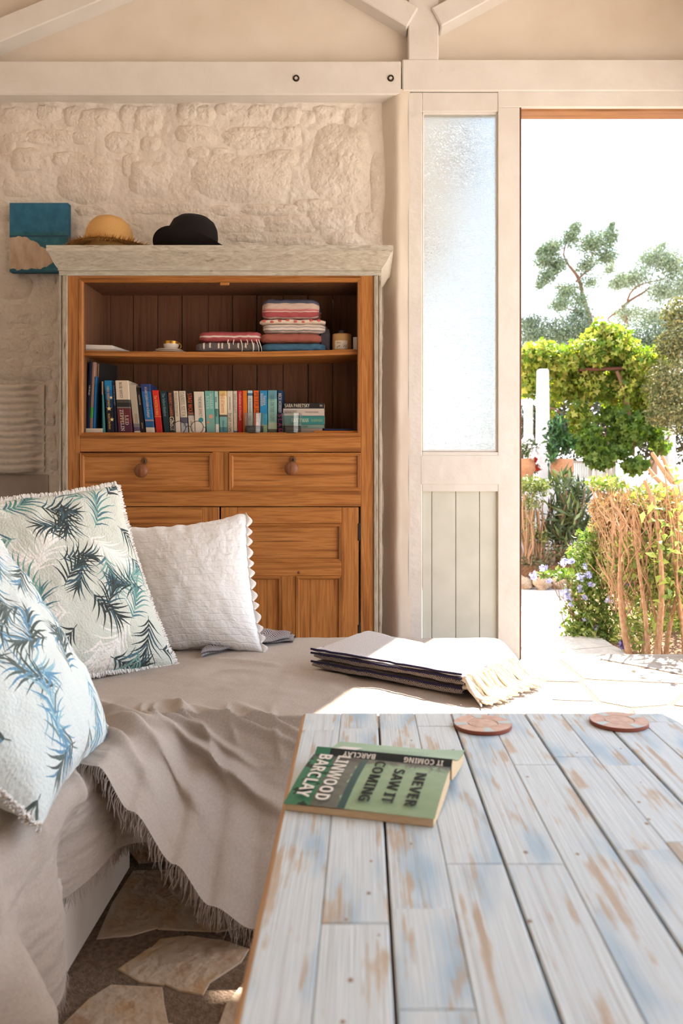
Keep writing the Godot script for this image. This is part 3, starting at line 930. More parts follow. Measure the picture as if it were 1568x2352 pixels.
	book("bright red leaning book with gold lettering", 348, 363, 896.5, 358.5, 373, y, z, [[0.0, rgb(196, 46, 32)], [0.6, rgb(214, 108, 40)], [0.62, rgb(180, 38, 32)]], [["The WATER HORSE", 0.12, 0.58, gold, true, 0, 0.42]])
	book("dark teal leaning book next to the bright red one", 366, 382, 898, 377.5, 390, y, z, [[0.0, rgb(28, 44, 52)]], [["The Yellow Meadow", 0.06, 0.6, rgb(120, 150, 150), true, 0, 0.4]])
	book("dark brown leaning book with cream block letters at its foot", 383, 396.5, 898, 391, 403, y, z, [[0.0, rgb(52, 34, 30)], [0.55, rgb(44, 34, 30)]], [["ROBERT HARRIS", 0.05, 0.6, rgb(206, 116, 84), false, 0, 0.4], ["Ghost", 0.61, 0.93, rgb(240, 226, 196), true, 0, 0.72]])
	book("plain cream leaning book behind the round spectacles", 397.5, 408.5, 898, 404, 414.5, y, z, [[0.0, cream]], [["MAUREEN FREEMAN", 0.04, 0.6, rgb(120, 108, 96), true, 0, 0.5]])
	book("cream book with tall grey capitals and a dark picture low down", 410, 425, 898, 416.5, 432, y, z, [[0.0, cream], [0.62, rgb(84, 80, 92)], [0.76, rgb(160, 156, 156)]], [["DANIEL SILVA", 0.03, 0.6, rgb(90, 84, 80), true, 0, 0.6], ["The", 0.74, 0.84, ink, true, 0, 0.36]])
	book("black book with orange capitals turning white at its foot", 427, 442, 898.5, 434, 448, y, z, [[0.0, rgb(30, 24, 24)], [0.5, rgb(90, 78, 72)], [0.58, rgb(180, 170, 160)], [0.68, cream]], [["STASI WOLF", 0.05, 0.55, rgb(214, 92, 40), false, 0, 0.6], ["DAVID YOUNG", 0.7, 0.95, ink, false, 0, 0.4]])
	book("white book with a red edge and a small teal globe", 444, 467, 899.5, 448.5, 471.5, y, z - 0.004, [[0.0, rgb(208, 194, 176)]], [["THE ROSIE EFFECT", 0.12, 0.6, ink, false, 0.1, 0.42], ["disc", 0.62, 0.74, rgb(56, 128, 132), false, 0.12, 0.5]])
	book("teal leaning book with pink flowers beside the white red edged one", 469.5, 490.5, 898, 474, 494, y, z, [[0.0, rgb(110, 164, 152)], [0.55, rgb(120, 160, 150)]], [["MARIAN", 0.06, 0.42, rgb(190, 214, 200), true, 0.2, 0.3], ["KEYES", 0.12, 0.42, rgb(190, 214, 200), true, -0.2, 0.3], ["flower", 0.55, 0.66, rgb(206, 150, 124), false, 0.1, 0.5], ["flower", 0.7, 0.78, rgb(206, 130, 90), false, -0.25, 0.3]])
	book("narrow pale green book next to the teal one with pink flowers", 491.5, 500, 898.5, 495, 503, y, z, [[0.0, rgb(168, 200, 190)], [0.42, rgb(110, 160, 152)], [0.78, rgb(214, 212, 196)]], [["kate", 0.1, 0.3, ink, false, 0, 0.5], ["Blake", 0.42, 0.6, ink, false, 0, 0.7]])
	book("pale yellow book with red script above and teal sea below", 502, 519.5, 898, 504.5, 522, y, z - 0.003, [[0.0, rgb(208, 174, 112)], [0.12, rgb(228, 206, 164)], [0.56, rgb(96, 86, 76)], [0.61, rgb(120, 166, 160)], [0.85, rgb(80, 130, 136)]], [["Veil of Secrets", 0.06, 0.52, rgb(206, 96, 60), true, 0, 0.5], ["Patricia Wilson", 0.7, 0.96, rgb(36, 74, 88), true, 0, 0.4]])
	book("white book with bold black lowercase lettering at its foot", 520.5, 533.5, 898, 523, 535.5, y, z, [[0.0, wh]], [["JOHN MEDINA", 0.12, 0.46, rgb(100, 92, 88), false, 0, 0.26], ["brain rules", 0.53, 0.96, ink, false, 0, 0.66]])
	book("slim white book between the bold lettered white one and the red one", 534.5, 543.5, 898, 536.5, 544.5, y, z, [[0.0, rgb(204, 188, 168)], [0.94, rgb(90, 120, 150)]], [["ANNE ENRIGHT", 0.06, 0.52, rgb(110, 96, 90), true, 0, 0.55]])
	book("crimson book with pale script beside the orange one", 544.5, 556, 897.5, 546, 557, y, z, [[0.0, rgb(178, 36, 34)]], [["Confessions of a Sociopath", 0.03, 0.7, rgb(236, 196, 180), true, 0, 0.55]])
	book("plain orange book partly behind the first tumbler", 556.5, 566.5, 897.5, 557.5, 567.5, y, z, [[0.0, rgb(206, 108, 36)]], [])
	book("slim grey book with a small blue picture at its top", 568, 579, 897, 569, 580, y, z, [[0.0, rgb(170, 190, 196)], [0.06, rgb(60, 104, 128)], [0.12, rgb(186, 186, 178)]], [["A Summer Fling", 0.18, 0.7, rgb(96, 104, 110), true, 0, 0.55]])
	book("orange book with heavy black capitals behind the first tumbler", 582, 594, 897, 582.5, 594.5, y, z, [[0.0, rgb(216, 96, 34)]], [["PETER JAMES", 0.04, 0.75, ink, false, 0, 0.75]])
	book("sky blue book with white script", 596, 613, 897, 596.5, 613.5, y, z - 0.003, [[0.0, rgb(40, 126, 172)], [0.55, rgb(66, 148, 176)], [0.8, rgb(150, 168, 130)]], [["Santa", 0.12, 0.34, wh, true, 0.18, 0.36], ["Montefiore", 0.06, 0.36, wh, true, -0.18, 0.36]])
	book("grey teal book between the sky blue one and the navy one", 614.5, 635, 896.5, 615, 635.5, y, z - 0.003, [[0.0, rgb(96, 140, 148)], [0.2, rgb(132, 170, 158)], [0.75, rgb(170, 180, 156)], [0.9, rgb(96, 96, 84)]], [["GIRL ON THE CLIFF", 0.1, 0.72, rgb(60, 74, 76), true, 0, 0.42]])
	book("navy book with white and pink capitals ending the row", 637, 648, 896.5, 637.5, 648.5, y, z, [[0.0, rgb(28, 50, 84)], [0.5, rgb(30, 36, 60)]], [["NICK HORNBY", 0.07, 0.52, wh, false, 0, 0.62], ["S L A M", 0.56, 0.98, rgb(206, 76, 130), false, 0, 0.8]])
	# flat pile
	flat_book("black paperback on top of the flat pile of books", 651, 744, 925.5, 938, z - 0.002, 0.11, rgb(34, 29, 30), [["SARA PARETSKY", 0.03, 0.64, wh, false, 0.66], ["H", 0.9, 0.95, wh, false, 0.45]])
	flat_book("pale grey paperback second from the top of the flat pile", 650, 744, 938.2, 955, z - 0.001, 0.11, rgb(184, 170, 158), [["MINETTE", 0.03, 0.34, rgb(104, 92, 86), true, 0.42], ["THE DEVIL'S FEATHER", 0.54, 0.86, rgb(120, 104, 96), true, 0.4]])
	flat_book("teal paperback with pale lettering in the middle of the flat pile", 650, 744.5, 955.4, 975, z, 0.11, rgb(52, 120, 116), [["HANDYMAN", 0.2, 0.62, rgb(206, 214, 180), true, 0.5], ["BARBARA", 0.68, 0.96, rgb(150, 176, 130), true, 0.3]])
	flat_book("slim grey green paperback low in the flat pile", 652, 744, 975.3, 983.5, z, 0.11, rgb(118, 138, 124), [["A STORY", 0.4, 0.6, ink, false, 0.5]])
	flat_book("brown grey paperback at the bottom of the flat pile", 648, 740, 983.8, y, z - 0.002, 0.11, rgb(150, 128, 112), [])
	# orange folder with a dark blue notebook at the shelf end
	flat_book("flat orange notebook at the end of the lower shelf", 721, 823, 989.5, y, z - 0.028, 0.10, rgb(196, 112, 40), [])
	flat_book("dark blue booklet behind the flat orange notebook", 746, 812, 984.5, 989.3, z + 0.01, 0.08, rgb(32, 42, 74), [])

# ------------------------------------------------------------------ shelf contents
func towel(label: String, x0: float, x1: float, y0: float, y1: float, z: float, depth: float, stripes: Array, folds: int, skew := 0.0, called := "folded_towel") -> Node3D:
	# a folded cloth: rounded cross section with fold grooves along the sides, coloured in bands from top to bottom
	var a := P(x0, y1, z)
	var b := P(x1, y0, z)
	var cx := (a.x + b.x) * 0.5
	var hw := (b.x - a.x) * 0.5
	var h := b.y - a.y
	var tw := thing(called, label, "towel", Vector3(cx, a.y, -z - depth * 0.5), "folded towels on the upper shelf")
	var mb := MB.new()
	var nzz := FastNoiseLite.new()
	nzz.seed = int(x0 * 7 + y0)
	nzz.frequency = 12.0
	var rows := []
	var cols := []
	var nv := 120
	for k in nv + 1:
		var f := float(k) / nv
		# closed ring round the section in the x-y plane seen from the side of depth: walk top -> front -> bottom -> back
		var row := PackedVector3Array()
		var cc := PackedColorArray()
		for q in 31:
			var u := lerpf(-1.0, 1.0, q / 30.0)
			var ex := 1.0 - pow(absf(u), 10.0) * 0.28
			var ang := TAU * f
			var sy := cos(ang)
			var sz := sin(ang)
			var py := signf(sy) * pow(absf(sy), 0.62)
			var pz := signf(sz) * pow(absf(sz), 0.42)
			var lay := 1.0 - 0.05 * pow(absf(sin(PI * folds * (py * 0.5 + 0.5))), 0.3) if folds > 0 else 1.0
			var pu := u * (1.0 - 0.05 * pow(absf(py), 6.0))
			var puff := 1.0 + 0.10 * nzz.get_noise_2d(u * 0.12 + x0, pz * 0.06)
			var p := Vector3(cx + pu * hw + skew * py * h, a.y + h * 0.5 + py * h * 0.5 * ex * puff, -z - depth * 0.5 + pz * depth * 0.5 * (0.93 + 0.07 * lay) * ex)
			p += Vector3(0.0, nzz.get_noise_2d(p.x * 2.0, p.z * 2.0 + p.y) * 0.003, nzz.get_noise_2d(p.x * 2.0 + 5, p.y * 4.0) * 0.004)
			p.y = maxf(p.y, a.y + 0.0005)
			row.append(p)
			var g := clampf(0.5 - py * 0.5, 0.0, 0.999)
			if sz < -0.2 and absf(py) < 0.8: g = clampf(g, 0.0, 0.999)
			var colr: Color = stripes[0][1]
			for s in stripes:
				if g >= s[0]: colr = s[1]
			cc.append(colr.srgb_to_linear())
		rows.append(row)
		cols.append(cc)
	mb.sheet(rows, [], cols)
	# end caps
	for e in [0, 30]:
		for k in nv:
			mb.col = cols[k][e]
			mb.tri(Vector3(rows[0][e].x, a.y + h * 0.5, -z - depth * 0.5), rows[k][e], rows[k + 1][e], Vector3(cx, a.y + h * 0.5, -z - depth * 0.5))
	put("cloth", mb, MT.cloth_v, tw)
	return tw

func shelf_row(px: float, z: float) -> float:     # pixel row at depth z of the upper shelf's surface
	var f := (px - 186.0) / 640.0
	var y := P(px, 804.5 - 2.5 * f + 5.0 * sin(PI * f), CABZ + 0.035).y
	return VY - (y - EYE) * FOC / z - 0.3

func shelf_things() -> void:
	var z := CABZ + 0.06
	# white box file lying flat at the left
	var sy := shelf_row(225, z)
	var o := thing("boxed_book", "thin white boxed book lying flat on the upper shelf", "book", P(230, sy, z))
	var b := MB.new()
	var q := [P(188, sy, z), P(259, sy, z), P(188, 791, z), P(257, 793, z)]
	var dp := Vector3(0.035, 0, -0.2)
	b.hexa([q[0], q[1], q[2], q[3], q[0] + dp * Vector3(0, 0, 1), q[1] + dp, q[2] + dp * Vector3(0, 0, 1), q[3] + dp], 0.0015)
	put("case", b, mat("white_card", rgb(214, 204, 194), 0.6), o)
	b = MB.new()
	b.hexa([P(189, sy, z - 0.001), P(275, sy, z - 0.001), P(189, 801, z), P(262, 802, z), P(189, sy, z + 0.15), P(290, sy, z + 0.15), P(189, 801, z + 0.15), P(275, 802, z + 0.15)], 0.0)
	put("leaflet", b, mat("leaflet", rgb(176, 160, 146), 0.6), o)
	# plates, cup
	var cz := z + 0.07
	var base := P(391, shelf_row(391, cz), cz)
	var china := mat("cream_china", rgb(222, 208, 190), 0.25)
	var gold := mat("gilt", rgb(190, 140, 60), 0.3)
	gold.metallic = 0.8
	var pl := [[0.074, 0.0, "lower and wider china saucer under the gilt cup"], [0.060, 0.010, "upper china saucer directly under the gilt cup"]]
	for k in 2:
		var r0: float = pl[k][0]
		var y0: float = base.y + pl[k][1]
		var sc := thing("saucer", pl[k][2], "saucer", Vector3(base.x - 0.004 * k, y0, base.z), "china on the upper shelf")
		b = MB.new()
		b.lathe([Vector2(0.0001, 0.001), Vector2(r0 * 0.55, 0.001), Vector2(r0 * 0.6, 0.0), Vector2(r0 * 0.66, 0.002), Vector2(r0 * 0.97, 0.008), Vector2(r0, 0.0095), Vector2(r0 * 0.97, 0.0105), Vector2(r0 * 0.7, 0.006), Vector2(r0 * 0.5, 0.004), Vector2(0.0001, 0.004)], 40, Transform3D(Basis(), Vector3(base.x - 0.004 * k, y0, base.z)))
		put("dish", b, china, sc)
	var cp := Vector3(P(393, 0, cz).x, base.y + 0.0165, base.z)
	var cu := thing("tea_cup", "cream china cup with a wide gold rim on saucers", "cup", cp, "china on the upper shelf")
	b = MB.new()
	b.lathe([Vector2(0.0001, 0.0), Vector2(0.016, 0.0), Vector2(0.022, 0.004), Vector2(0.030, 0.014), Vector2(0.0335, 0.026), Vector2(0.0338, 0.029), Vector2(0.0315, 0.029), Vector2(0.028, 0.014), Vector2(0.016, 0.005), Vector2(0.0001, 0.005)], 36, Transform3D(Basis(), cp))
	put("bowl", b, china, cu)
	b = MB.new()
	b.lathe([Vector2(0.0339, 0.0285), Vector2(0.0335, 0.040), Vector2(0.0328, 0.041), Vector2(0.0318, 0.040), Vector2(0.0316, 0.0285)], 36, Transform3D(Basis(), cp))
	put("gold_rim", b, gold, cu)
	var hp := []
	for k in 15:
		var an := lerpf(-1.9, 1.9, k / 14.0)
		hp.append(cp + Vector3(0.036 + 0.013 * cos(an) - 0.004, 0.020 + 0.012 * sin(an), 0.006))
	b = MB.new()
	b.tube(hp, [0.0022], 8)
	put("handle", b, gold, cu)
	# towels
	var red := rgb(170, 82, 84)
	var pink := rgb(190, 108, 108)
	var wh := rgb(216, 198, 184)
	var grey := rgb(104, 98, 100)
	towel("thin white cloth under the grey striped towel", 449, 562, 802, shelf_row(505, z + 0.02), z + 0.02, 0.2, [[0.0, rgb(200, 190, 182)]], 0)
	var gs := []
	var striped := towel("grey towel with narrow cream stripes under the red one", 446, 594, 784, shelf_row(520, z), z, 0.22, [[0.0, rgb(104, 94, 90)]], 2)
	# its stripes run over the front as narrow woven bands
	for px in [466.0, 480.0, 500.0, 508.0, 524.0, 545.0, 562.0, 580.0]:
		var sb := MB.new()
		sb.col = Color.WHITE
		var rows := []
		for k in 15:
			var an := lerpf(-0.1, PI * 0.93, k / 14.0)
			var row := PackedVector3Array()
			var cc := P(px, 795, z)
			for s in [-1, 1]:
				row.append(Vector3(cc.x + s * 0.0035 + 0.004 * sin(an), cc.y + 0.0198 * signf(cos(an)) * pow(absf(cos(an)), 0.55), -z - 0.11 + 0.1115 * pow(absf(sin(an)), 0.42)))
			rows.append(row)
		sb.sheet(rows)
		put("woven_stripe", sb, MT.cream_cloth, striped)
	towel("red towel with a white band and tasselled edge", 455, 598, 759, 785, z + 0.005, 0.21, [[0.0, red], [0.44, wh], [0.60, red]], 2, 0.02)
	# white tassels hang from the red towel over the grey one
	var tas := thing("towel_fringe", "white knotted tassels hanging from the red towel", "fringe", P(570, 790, z - 0.01), "folded towels on the upper shelf")
	for px in [524.0, 536.0, 553.0, 566.0, 578.0, 590.0, 596.0]:
		var pts := []
		var c := P(px, 781, z)
		for k in 8:
			var f := k / 7.0
			var len: float = 0.05 if px > 540 and px != 566.0 else 0.022
			pts.append(c + Vector3(sin(f * 3.0 + px) * 0.004 + f * 0.006, -f * len, 0.012 + 0.003 * sin(px) - 0.004 * f * f))
		b = MB.new()
		b.tube(pts, [0.0022, 0.0018, 0.0022, 0.0018, 0.002, 0.0014], 6)
		put("tassel", b, MT.cream_cloth, tas)
	towel("plain blue towel at the bottom of the taller stack", 597, 746, 786, shelf_row(600, z), z, 0.24, [[0.0, rgb(70, 106, 128)]], 1)
	towel("terracotta towel resting on the plain blue one", 596, 737, 763, 787, z + 0.005, 0.23, [[0.0, rgb(160, 92, 78)]], 2)
	towel("white towel with thin grey stripes in the taller stack", 602, 746, 741, 764.5, z + 0.01, 0.22, [[0.0, wh], [0.40, rgb(110, 106, 112)], [0.48, wh], [0.74, rgb(110, 106, 112)], [0.82, wh]], 2)
	var dots := towel("cream scarf with red dots folded on the striped white towel", 594, 747, 732, 743.5, z + 0.004, 0.21, [[0.0, rgb(220, 198, 180)]], 1)
	for k in 8:
		var c := P(606 + k * 18.0, 737 + 2.0 * sin(k * 1.7), z + 0.0)
		b = MB.new()
		b.lathe([Vector2(0.0001, 0.0015), Vector2(0.006, 0.001), Vector2(0.0085, -0.001)], 12, Transform3D(Basis(Vector3.RIGHT, PI / 2).scaled(Vector3(1, 0.62, 1)), c + Vector3(0, 0, -0.0035)))
		put("printed_dot", b, mat("red_dye", rgb(196, 96, 84), 0.9), dots)
	towel("thick rolled towel with blue, cream and red bands topping the stack", 600, 732, 683, 732.5, z + 0.01, 0.21, [[0.0, rgb(92, 92, 108)], [0.26, rgb(206, 178, 160)], [0.50, red], [0.54, wh], [0.58, pink], [0.64, wh], [0.68, red], [0.90, wh], [0.94, pink]], 1, 0.02)
	# dark cloth end hanging on the right of the stack
	towel("dark grey scarf end hanging beside the taller stack", 735, 757, 752, shelf_row(737, z + 0.04), z + 0.04, 0.10, [[0.0, rgb(76, 70, 76)]], 0)
	# candle jar and small white pot
	var jz := z + 0.06
	var jp := P(785, shelf_row(785, jz), jz)
	var jr := 22.0 * jz / FOC
	var jar := thing("candle_jar", "cream wax candle in a glass jar with a printed label", "candle", jp)
	b = MB.new()
	b.lathe([Vector2(0.0001, 0.0), Vector2(jr * 0.94, 0.0), Vector2(jr, 0.004), Vector2(jr, 0.072), Vector2(jr * 0.96, 0.078), Vector2(0.0001, 0.078)], 36, Transform3D(Basis(), jp))
	put("wax", b, mat("amber_wax", rgb(188, 146, 96), 0.35), jar)
	b = MB.new()
	b.lathe([Vector2(0.0001, 0.078), Vector2(jr * 0.30, 0.078), Vector2(jr * 0.36, 0.082), Vector2(jr * 0.36, 0.092), Vector2(jr * 0.30, 0.096), Vector2(0.0001, 0.096)], 24, Transform3D(Basis(), jp))
	put("stopper", b, mat("dark_stopper", rgb(64, 58, 54), 0.4), jar)
	b = MB.new()
	var lr := []
	for k in 2:
		var row := PackedVector3Array()
		for s in 15:
			var an := lerpf(2.35, 0.95, s / 14.0)
			row.append(jp + Vector3(cos(an) * (jr + 0.0006), 0.010 + k * 0.036, sin(an) * (jr + 0.0006)))
		lr.append(row)
	b.sheet(lr)
	put("paper_label", b, mat("label_paper", rgb(222, 206, 184), 0.7), jar)
	letters("lettering", "MAYA", flat_mat(rgb(90, 74, 60)), jar, Transform3D(Basis(), jp + Vector3(-0.012, 0.036, jr + 0.0012)), 0.016, 0.005)
	b = MB.new()
	for k in 5:
		b.tube([jp + Vector3(-0.020 + k * 0.009, 0.016 + 0.003 * (k % 2), jr * 0.97 + 0.0008), jp + Vector3(-0.006 + k * 0.008, 0.028 + 0.002 * (k % 3), jr * 0.97 + 0.0008)], [0.0012, 0.0005], 5)
	put("printed_sprig", b, flat_mat(rgb(50, 44, 38)), jar)
	var wp := P(818, shelf_row(818, jz - 0.01), jz - 0.01)
	var pot := thing("white_pot", "small white pot half hidden by the right post of the cupboard", "pot", wp)
	b = MB.new()
	b.lathe([Vector2(0.0001, 0.0), Vector2(0.011, 0.0), Vector2(0.014, 0.004), Vector2(0.0145, 0.06), Vector2(0.013, 0.062), Vector2(0.012, 0.055), Vector2(0.0001, 0.05)], 28, Transform3D(Basis(), wp))
	put("bowl", b, mat("white_glaze", rgb(214, 204, 196), 0.3), pot)
	# tumblers
	var tz := CABZ + 0.028
	var glass := mat("tumbler_glass", Color(0.94, 0.95, 0.93, 0.03), 0.02)
	glass.transparency = BaseMaterial3D.TRANSPARENCY_ALPHA
	glass.refraction_enabled = true
	glass.refraction_scale = 0.05
	for t in [[583.5, "glass tumbler with brown dregs in front of the orange books"], [670.0, "glass tumbler with brown dregs in front of the flat book pile"]]:
		var gp := P(t[0], 995.4, tz)
		var tm := thing("tumbler", t[1], "glass", gp, "tumblers on the lower shelf")
		b = MB.new()
		b.lathe([Vector2(0.0001, 0.0), Vector2(0.036, 0.0), Vector2(0.0385, 0.003), Vector2(0.0435, 0.084), Vector2(0.0428, 0.085), Vector2(0.0418, 0.084), Vector2(0.0368, 0.012), Vector2(0.034, 0.008), Vector2(0.0001, 0.008)], 40, Transform3D(Basis(), gp))
		put("glass_body", b, glass, tm)
		b = MB.new()
		b.lathe([Vector2(0.0001, 0.0060), Vector2(0.0340, 0.0060), Vector2(0.0374, 0.0120), Vector2(0.0390, 0.031), Vector2(0.0001, 0.031)], 32, Transform3D(Basis(), gp))
		put("dregs", b, mat("dark_coffee", rgb(44, 24, 14), 0.2), tm)
	# round spectacles on the ledge in front of the books
	var ez := CABZ + 0.008
	var sp := thing("spectacles", "round black wire spectacles standing in front of the books", "spectacles", P(432, 994, ez))
	var black: Material = MT.black
	for ex in [412.0, 452.5]:
		var c := P(ex, 981.5, ez)
		b = MB.new()
		var ring := []
		for k in 37:
			ring.append(c + Vector3(cos(TAU * k / 36), sin(TAU * k / 36), 0) * 0.0262)
		b.tube(ring, [0.0014], 6)
		put("rim", b, black, sp)
		var lens := mat("lens", Color(1, 1, 1, 0.06), 0.02)
		lens.transparency = BaseMaterial3D.TRANSPARENCY_ALPHA
		b = MB.new()
		b.lathe([Vector2(0.0001, 0.0), Vector2(0.026, 0.0)], 30, Transform3D(Basis(Vector3.RIGHT, PI / 2), c))
		put("lens", b, lens, sp)
		b = MB.new()
		var sx := -1.0 if ex < 430 else 1.0
		b.tube([c + Vector3(sx * 0.0262, 0.002, 0), c + Vector3(sx * 0.034, 0.000, -0.003), c + Vector3(sx * 0.034, -0.010, -0.014), c + Vector3(sx * 0.028, -0.022, -0.024)], [0.0018, 0.0016, 0.0014], 6)
		put("temple", b, black, sp)
	b = MB.new()
	var bp := []
	for k in 9:
		var f := k / 8.0
		bp.append(P(lerpf(426.5, 438.5, f), 982 - 4.0 * sin(PI * f), ez))
	b.tube(bp, [0.0014], 6)
	put("bridge", b, black, sp)

# ------------------------------------------------------------------ hats
func hats() -> void:
	var ty := P(0, 563, CABZ - 0.075).y
	var z := CABZ + 0.125
	# straw hat with a frayed brim
	var c := P(251, 0, z)
	c.y = ty
	var h := thing("straw_hat", "golden straw hat with a frayed brim on top of the cupboard", "hat", c)
	var s := z / FOC
	var b := MB.new()
	b.lathe([Vector2(0.100, 0.030), Vector2(0.103, 0.060), Vector2(0.102, 0.085), Vector2(0.097, 0.115), Vector2(0.083, 0.145), Vector2(0.060, 0.167), Vector2(0.030, 0.179), Vector2(0.0001, 0.182)], 48, Transform3D(Basis(), c))
	put("crown", b, MT.straw, h)
	b = MB.new()
	var rows := []
	for k in 13:
		var f := k / 12.0
		var row := PackedVector3Array()
		for q in 61:
			var a := TAU * q / 60.0
			var rr := lerpf(0.098, 0.176, f)
			row.append(c + Vector3(cos(a) * rr, 0.046 - f * 0.006 * (1.0 + 0.5 * sin(a * 3.0)), sin(a) * rr))
		rows.append(row)
	b.sheet(rows, [], [], true)
	put("brim", b, MT.straw, h)
	b = MB.new()
	rng.seed = 91
	for k in 1500:
		var a := rng.randf() * TAU
		var r0 := 0.160 if k % 3 else rng.randf_range(0.1, 0.18)
		var p0 := c + Vector3(cos(a) * r0, 0.047 - (r0 - 0.1) * 0.06, sin(a) * r0)
		var a2 := a + rng.randf_range(-0.05, 0.05)
		var r1 := r0 + rng.randf_range(0.010, 0.030)
		var p1 := c + Vector3(cos(a2) * r1, rng.randf_range(0.020, 0.062), sin(a2) * r1)
		var w := Vector3(-sin(a), 0.3, cos(a)).normalized() * 0.0013
		b.tri(p0 - w, p0 + w, p1, p0 - Vector3(0, 1, 0))
		b.tri(p0 - w + Vector3(0, -0.001, 0), p0 + w + Vector3(0, -0.001, 0), p1, p0 + Vector3(0, 1, 0))
	var fr := put("frayed_straw", b, MT.straw_bits, h)
	tag(fr, "", "", "", "stuff")
	# black felt hat, brim turned up in front
	c = P(441, 0, z)
	c.y = ty
	h = thing("felt_hat", "black felt hat with upturned brim on top of the cupboard", "hat", c)
	b = MB.new()
	var tiltx := Transform3D(Basis(Vector3(0, 0, 1), -0.05), c)
	b.lathe([Vector2(0.098, 0.010), Vector2(0.105, 0.050), Vector2(0.107, 0.09), Vector2(0.103, 0.125), Vector2(0.088, 0.155), Vector2(0.062, 0.174), Vector2(0.030, 0.182), Vector2(0.0001, 0.183)], 48, tiltx)
	put("crown", b, MT.felt, h)
	b = MB.new()
	rows = []
	for k in 13:
		var f := k / 12.0
		var row := PackedVector3Array()
		for q in 61:
			var a := TAU * q / 60.0
			var front := pow(maxf(0.0, cos(a - 2.05)), 1.4)
			var rr := lerpf(0.098, 0.170 - 0.020 * front, f)
			row.append(tiltx * Vector3(cos(a) * rr * 1.0 - 0.01 * f, 0.026 + f * (0.008 + 0.062 * front * (0.4 + 0.6 * f)) + (0.010 * f if cos(a) > 0 else 0.0) * cos(a), sin(a) * rr))
		rows.append(row)
	b.sheet(rows, [], [], true)
	put("brim", b, MT.felt, h)

# ------------------------------------------------------------------ computed pictures
func noise_bytes(w: int, h: int, sw: int, sh: int, freq: float, sd: int, oct := 4) -> PackedByteArray:
	# noise of size sw x sh stretched to w x h
	var f := FastNoiseLite.new()
	f.seed = sd
	f.noise_type = FastNoiseLite.TYPE_SIMPLEX_SMOOTH
	f.frequency = freq
	f.fractal_octaves = oct
	var im := f.get_image(sw, sh, false, false, true)
	im.convert(Image.FORMAT_L8)
	if sw != w or sh != h:
		im.resize(w, h, Image.INTERPOLATE_CUBIC)
	return im.get_data()

func picture(w: int, h: int, bytes: PackedByteArray) -> ImageTexture:
	return ImageTexture.create_from_image(Image.create_from_data(w, h, false, Image.FORMAT_RGB8, bytes))

# worn whitewash: pale grey paint brushed over blue over bare pine, the grain running along v
func worn_paint() -> void:
	var w := 1024
	var h := 1024
	var grain := noise_bytes(w, h, 1024, 14, 0.05, 201, 3)
	var fine := noise_bytes(w, h, 1024, 30, 0.14, 202, 3)
	var blue := noise_bytes(w, h, 256, 128, 0.016, 203, 4)
	var bare := noise_bytes(w, h, 512, 200, 0.018, 204, 5)
	var out := PackedByteArray()
	out.resize(w * h * 3)
	for k in w * h:
		var g: float = grain[k] / 255.0
		var fi: float = fine[k] / 255.0
		var bl := clampf((blue[k] / 255.0 - 0.54) * 2.4 + (fi - 0.5) * 0.8, 0.0, 0.8)
		var br := clampf((bare[k] / 255.0 - 0.66) * 5.0 + (g - 0.5) * 1.5 + (fi - 0.5) * 1.3, 0.0, 1.0)
		var lines := clampf((g - 0.62) * 4.0, 0.0, 1.0) * 0.28
		var tone := 0.94 + 0.12 * fi
		var r := lerpf(lerpf(210.0, 156.0, bl), 186.0, br * 0.8)
		var gg := lerpf(lerpf(215.0, 182.0, bl), 158.0, br * 0.8)
		var b := lerpf(lerpf(216.0, 201.0, bl), 130.0, br * 0.8)
		r = lerpf(r, 150.0, lines) * tone
		gg = lerpf(gg, 138.0, lines) * tone
		b = lerpf(b, 128.0, lines) * tone
		out[k * 3] = clampi(int(r), 0, 255)
		out[k * 3 + 1] = clampi(int(gg), 0, 255)
		out[k * 3 + 2] = clampi(int(b), 0, 255)
	var kr := RandomNumberGenerator.new()
	kr.seed = 23
	for k in 16:        # knots showing through the paint
		var kx := kr.randi_range(20, w - 20)
		var ky := kr.randi_range(20, h - 20)
		var ka := kr.randf_range(4.0, 9.0)
		for dy in range(-14, 15):
			for dx in range(-14, 15):
				var e := (dx * dx) / (ka * ka) + (dy * dy) / (ka * ka * 0.6)
				if e < 1.0:
					var q := ((ky + dy) * w + kx + dx) * 3
					var f := (1.0 - e) * 0.85
					out[q] = int(lerpf(out[q], 126.0, f))
					out[q + 1] = int(lerpf(out[q + 1], 82.0, f))
					out[q + 2] = int(lerpf(out[q + 2], 52.0, f))
	MT.worn = mat("worn_whitewash", Color.WHITE, 0.55)
	MT.worn.albedo_texture = picture(w, h, out)
	MT.worn.normal_enabled = true
	var ni := Image.create_from_data(w, h, false, Image.FORMAT_L8, fine)
	ni.bump_map_to_normal_map(2.0)
	MT.worn.normal_texture = ImageTexture.create_from_image(ni)
	MT.worn.normal_scale = 0.35

# palm fronds printed on linen
func stroke(im: Image, a: Vector2, b: Vector2, bend: float, w0: float, w1: float, col: Color) -> void:
	# tapered curved leaf: fat in the middle, pointed at the tip
	var d := b - a
	var nrm := Vector2(-d.y, d.x).normalized() * bend * d.length()
	var steps := maxi(3, int(d.length() / 1.3))
	var size := im.get_width()
	for k in steps + 1:
		var f := float(k) / steps
		var p := a + d * f + nrm * sin(PI * f)
		var w := lerpf(w0, w1, f) * (0.35 + 0.65 * pow(sin(PI * clampf(f * 0.94 + 0.03, 0.0, 1.0)), 0.6))
		var r := int(ceil(w))
		for y in range(-r, r + 1):
			var half := sqrt(maxf(0.0, w * w - y * y))
			if half > 0.0:
				im.fill_rect(Rect2i(int(p.x - half), int(p.y + y), maxi(1, int(half * 2.0)), 1).intersection(Rect2i(0, 0, size, size)), col)

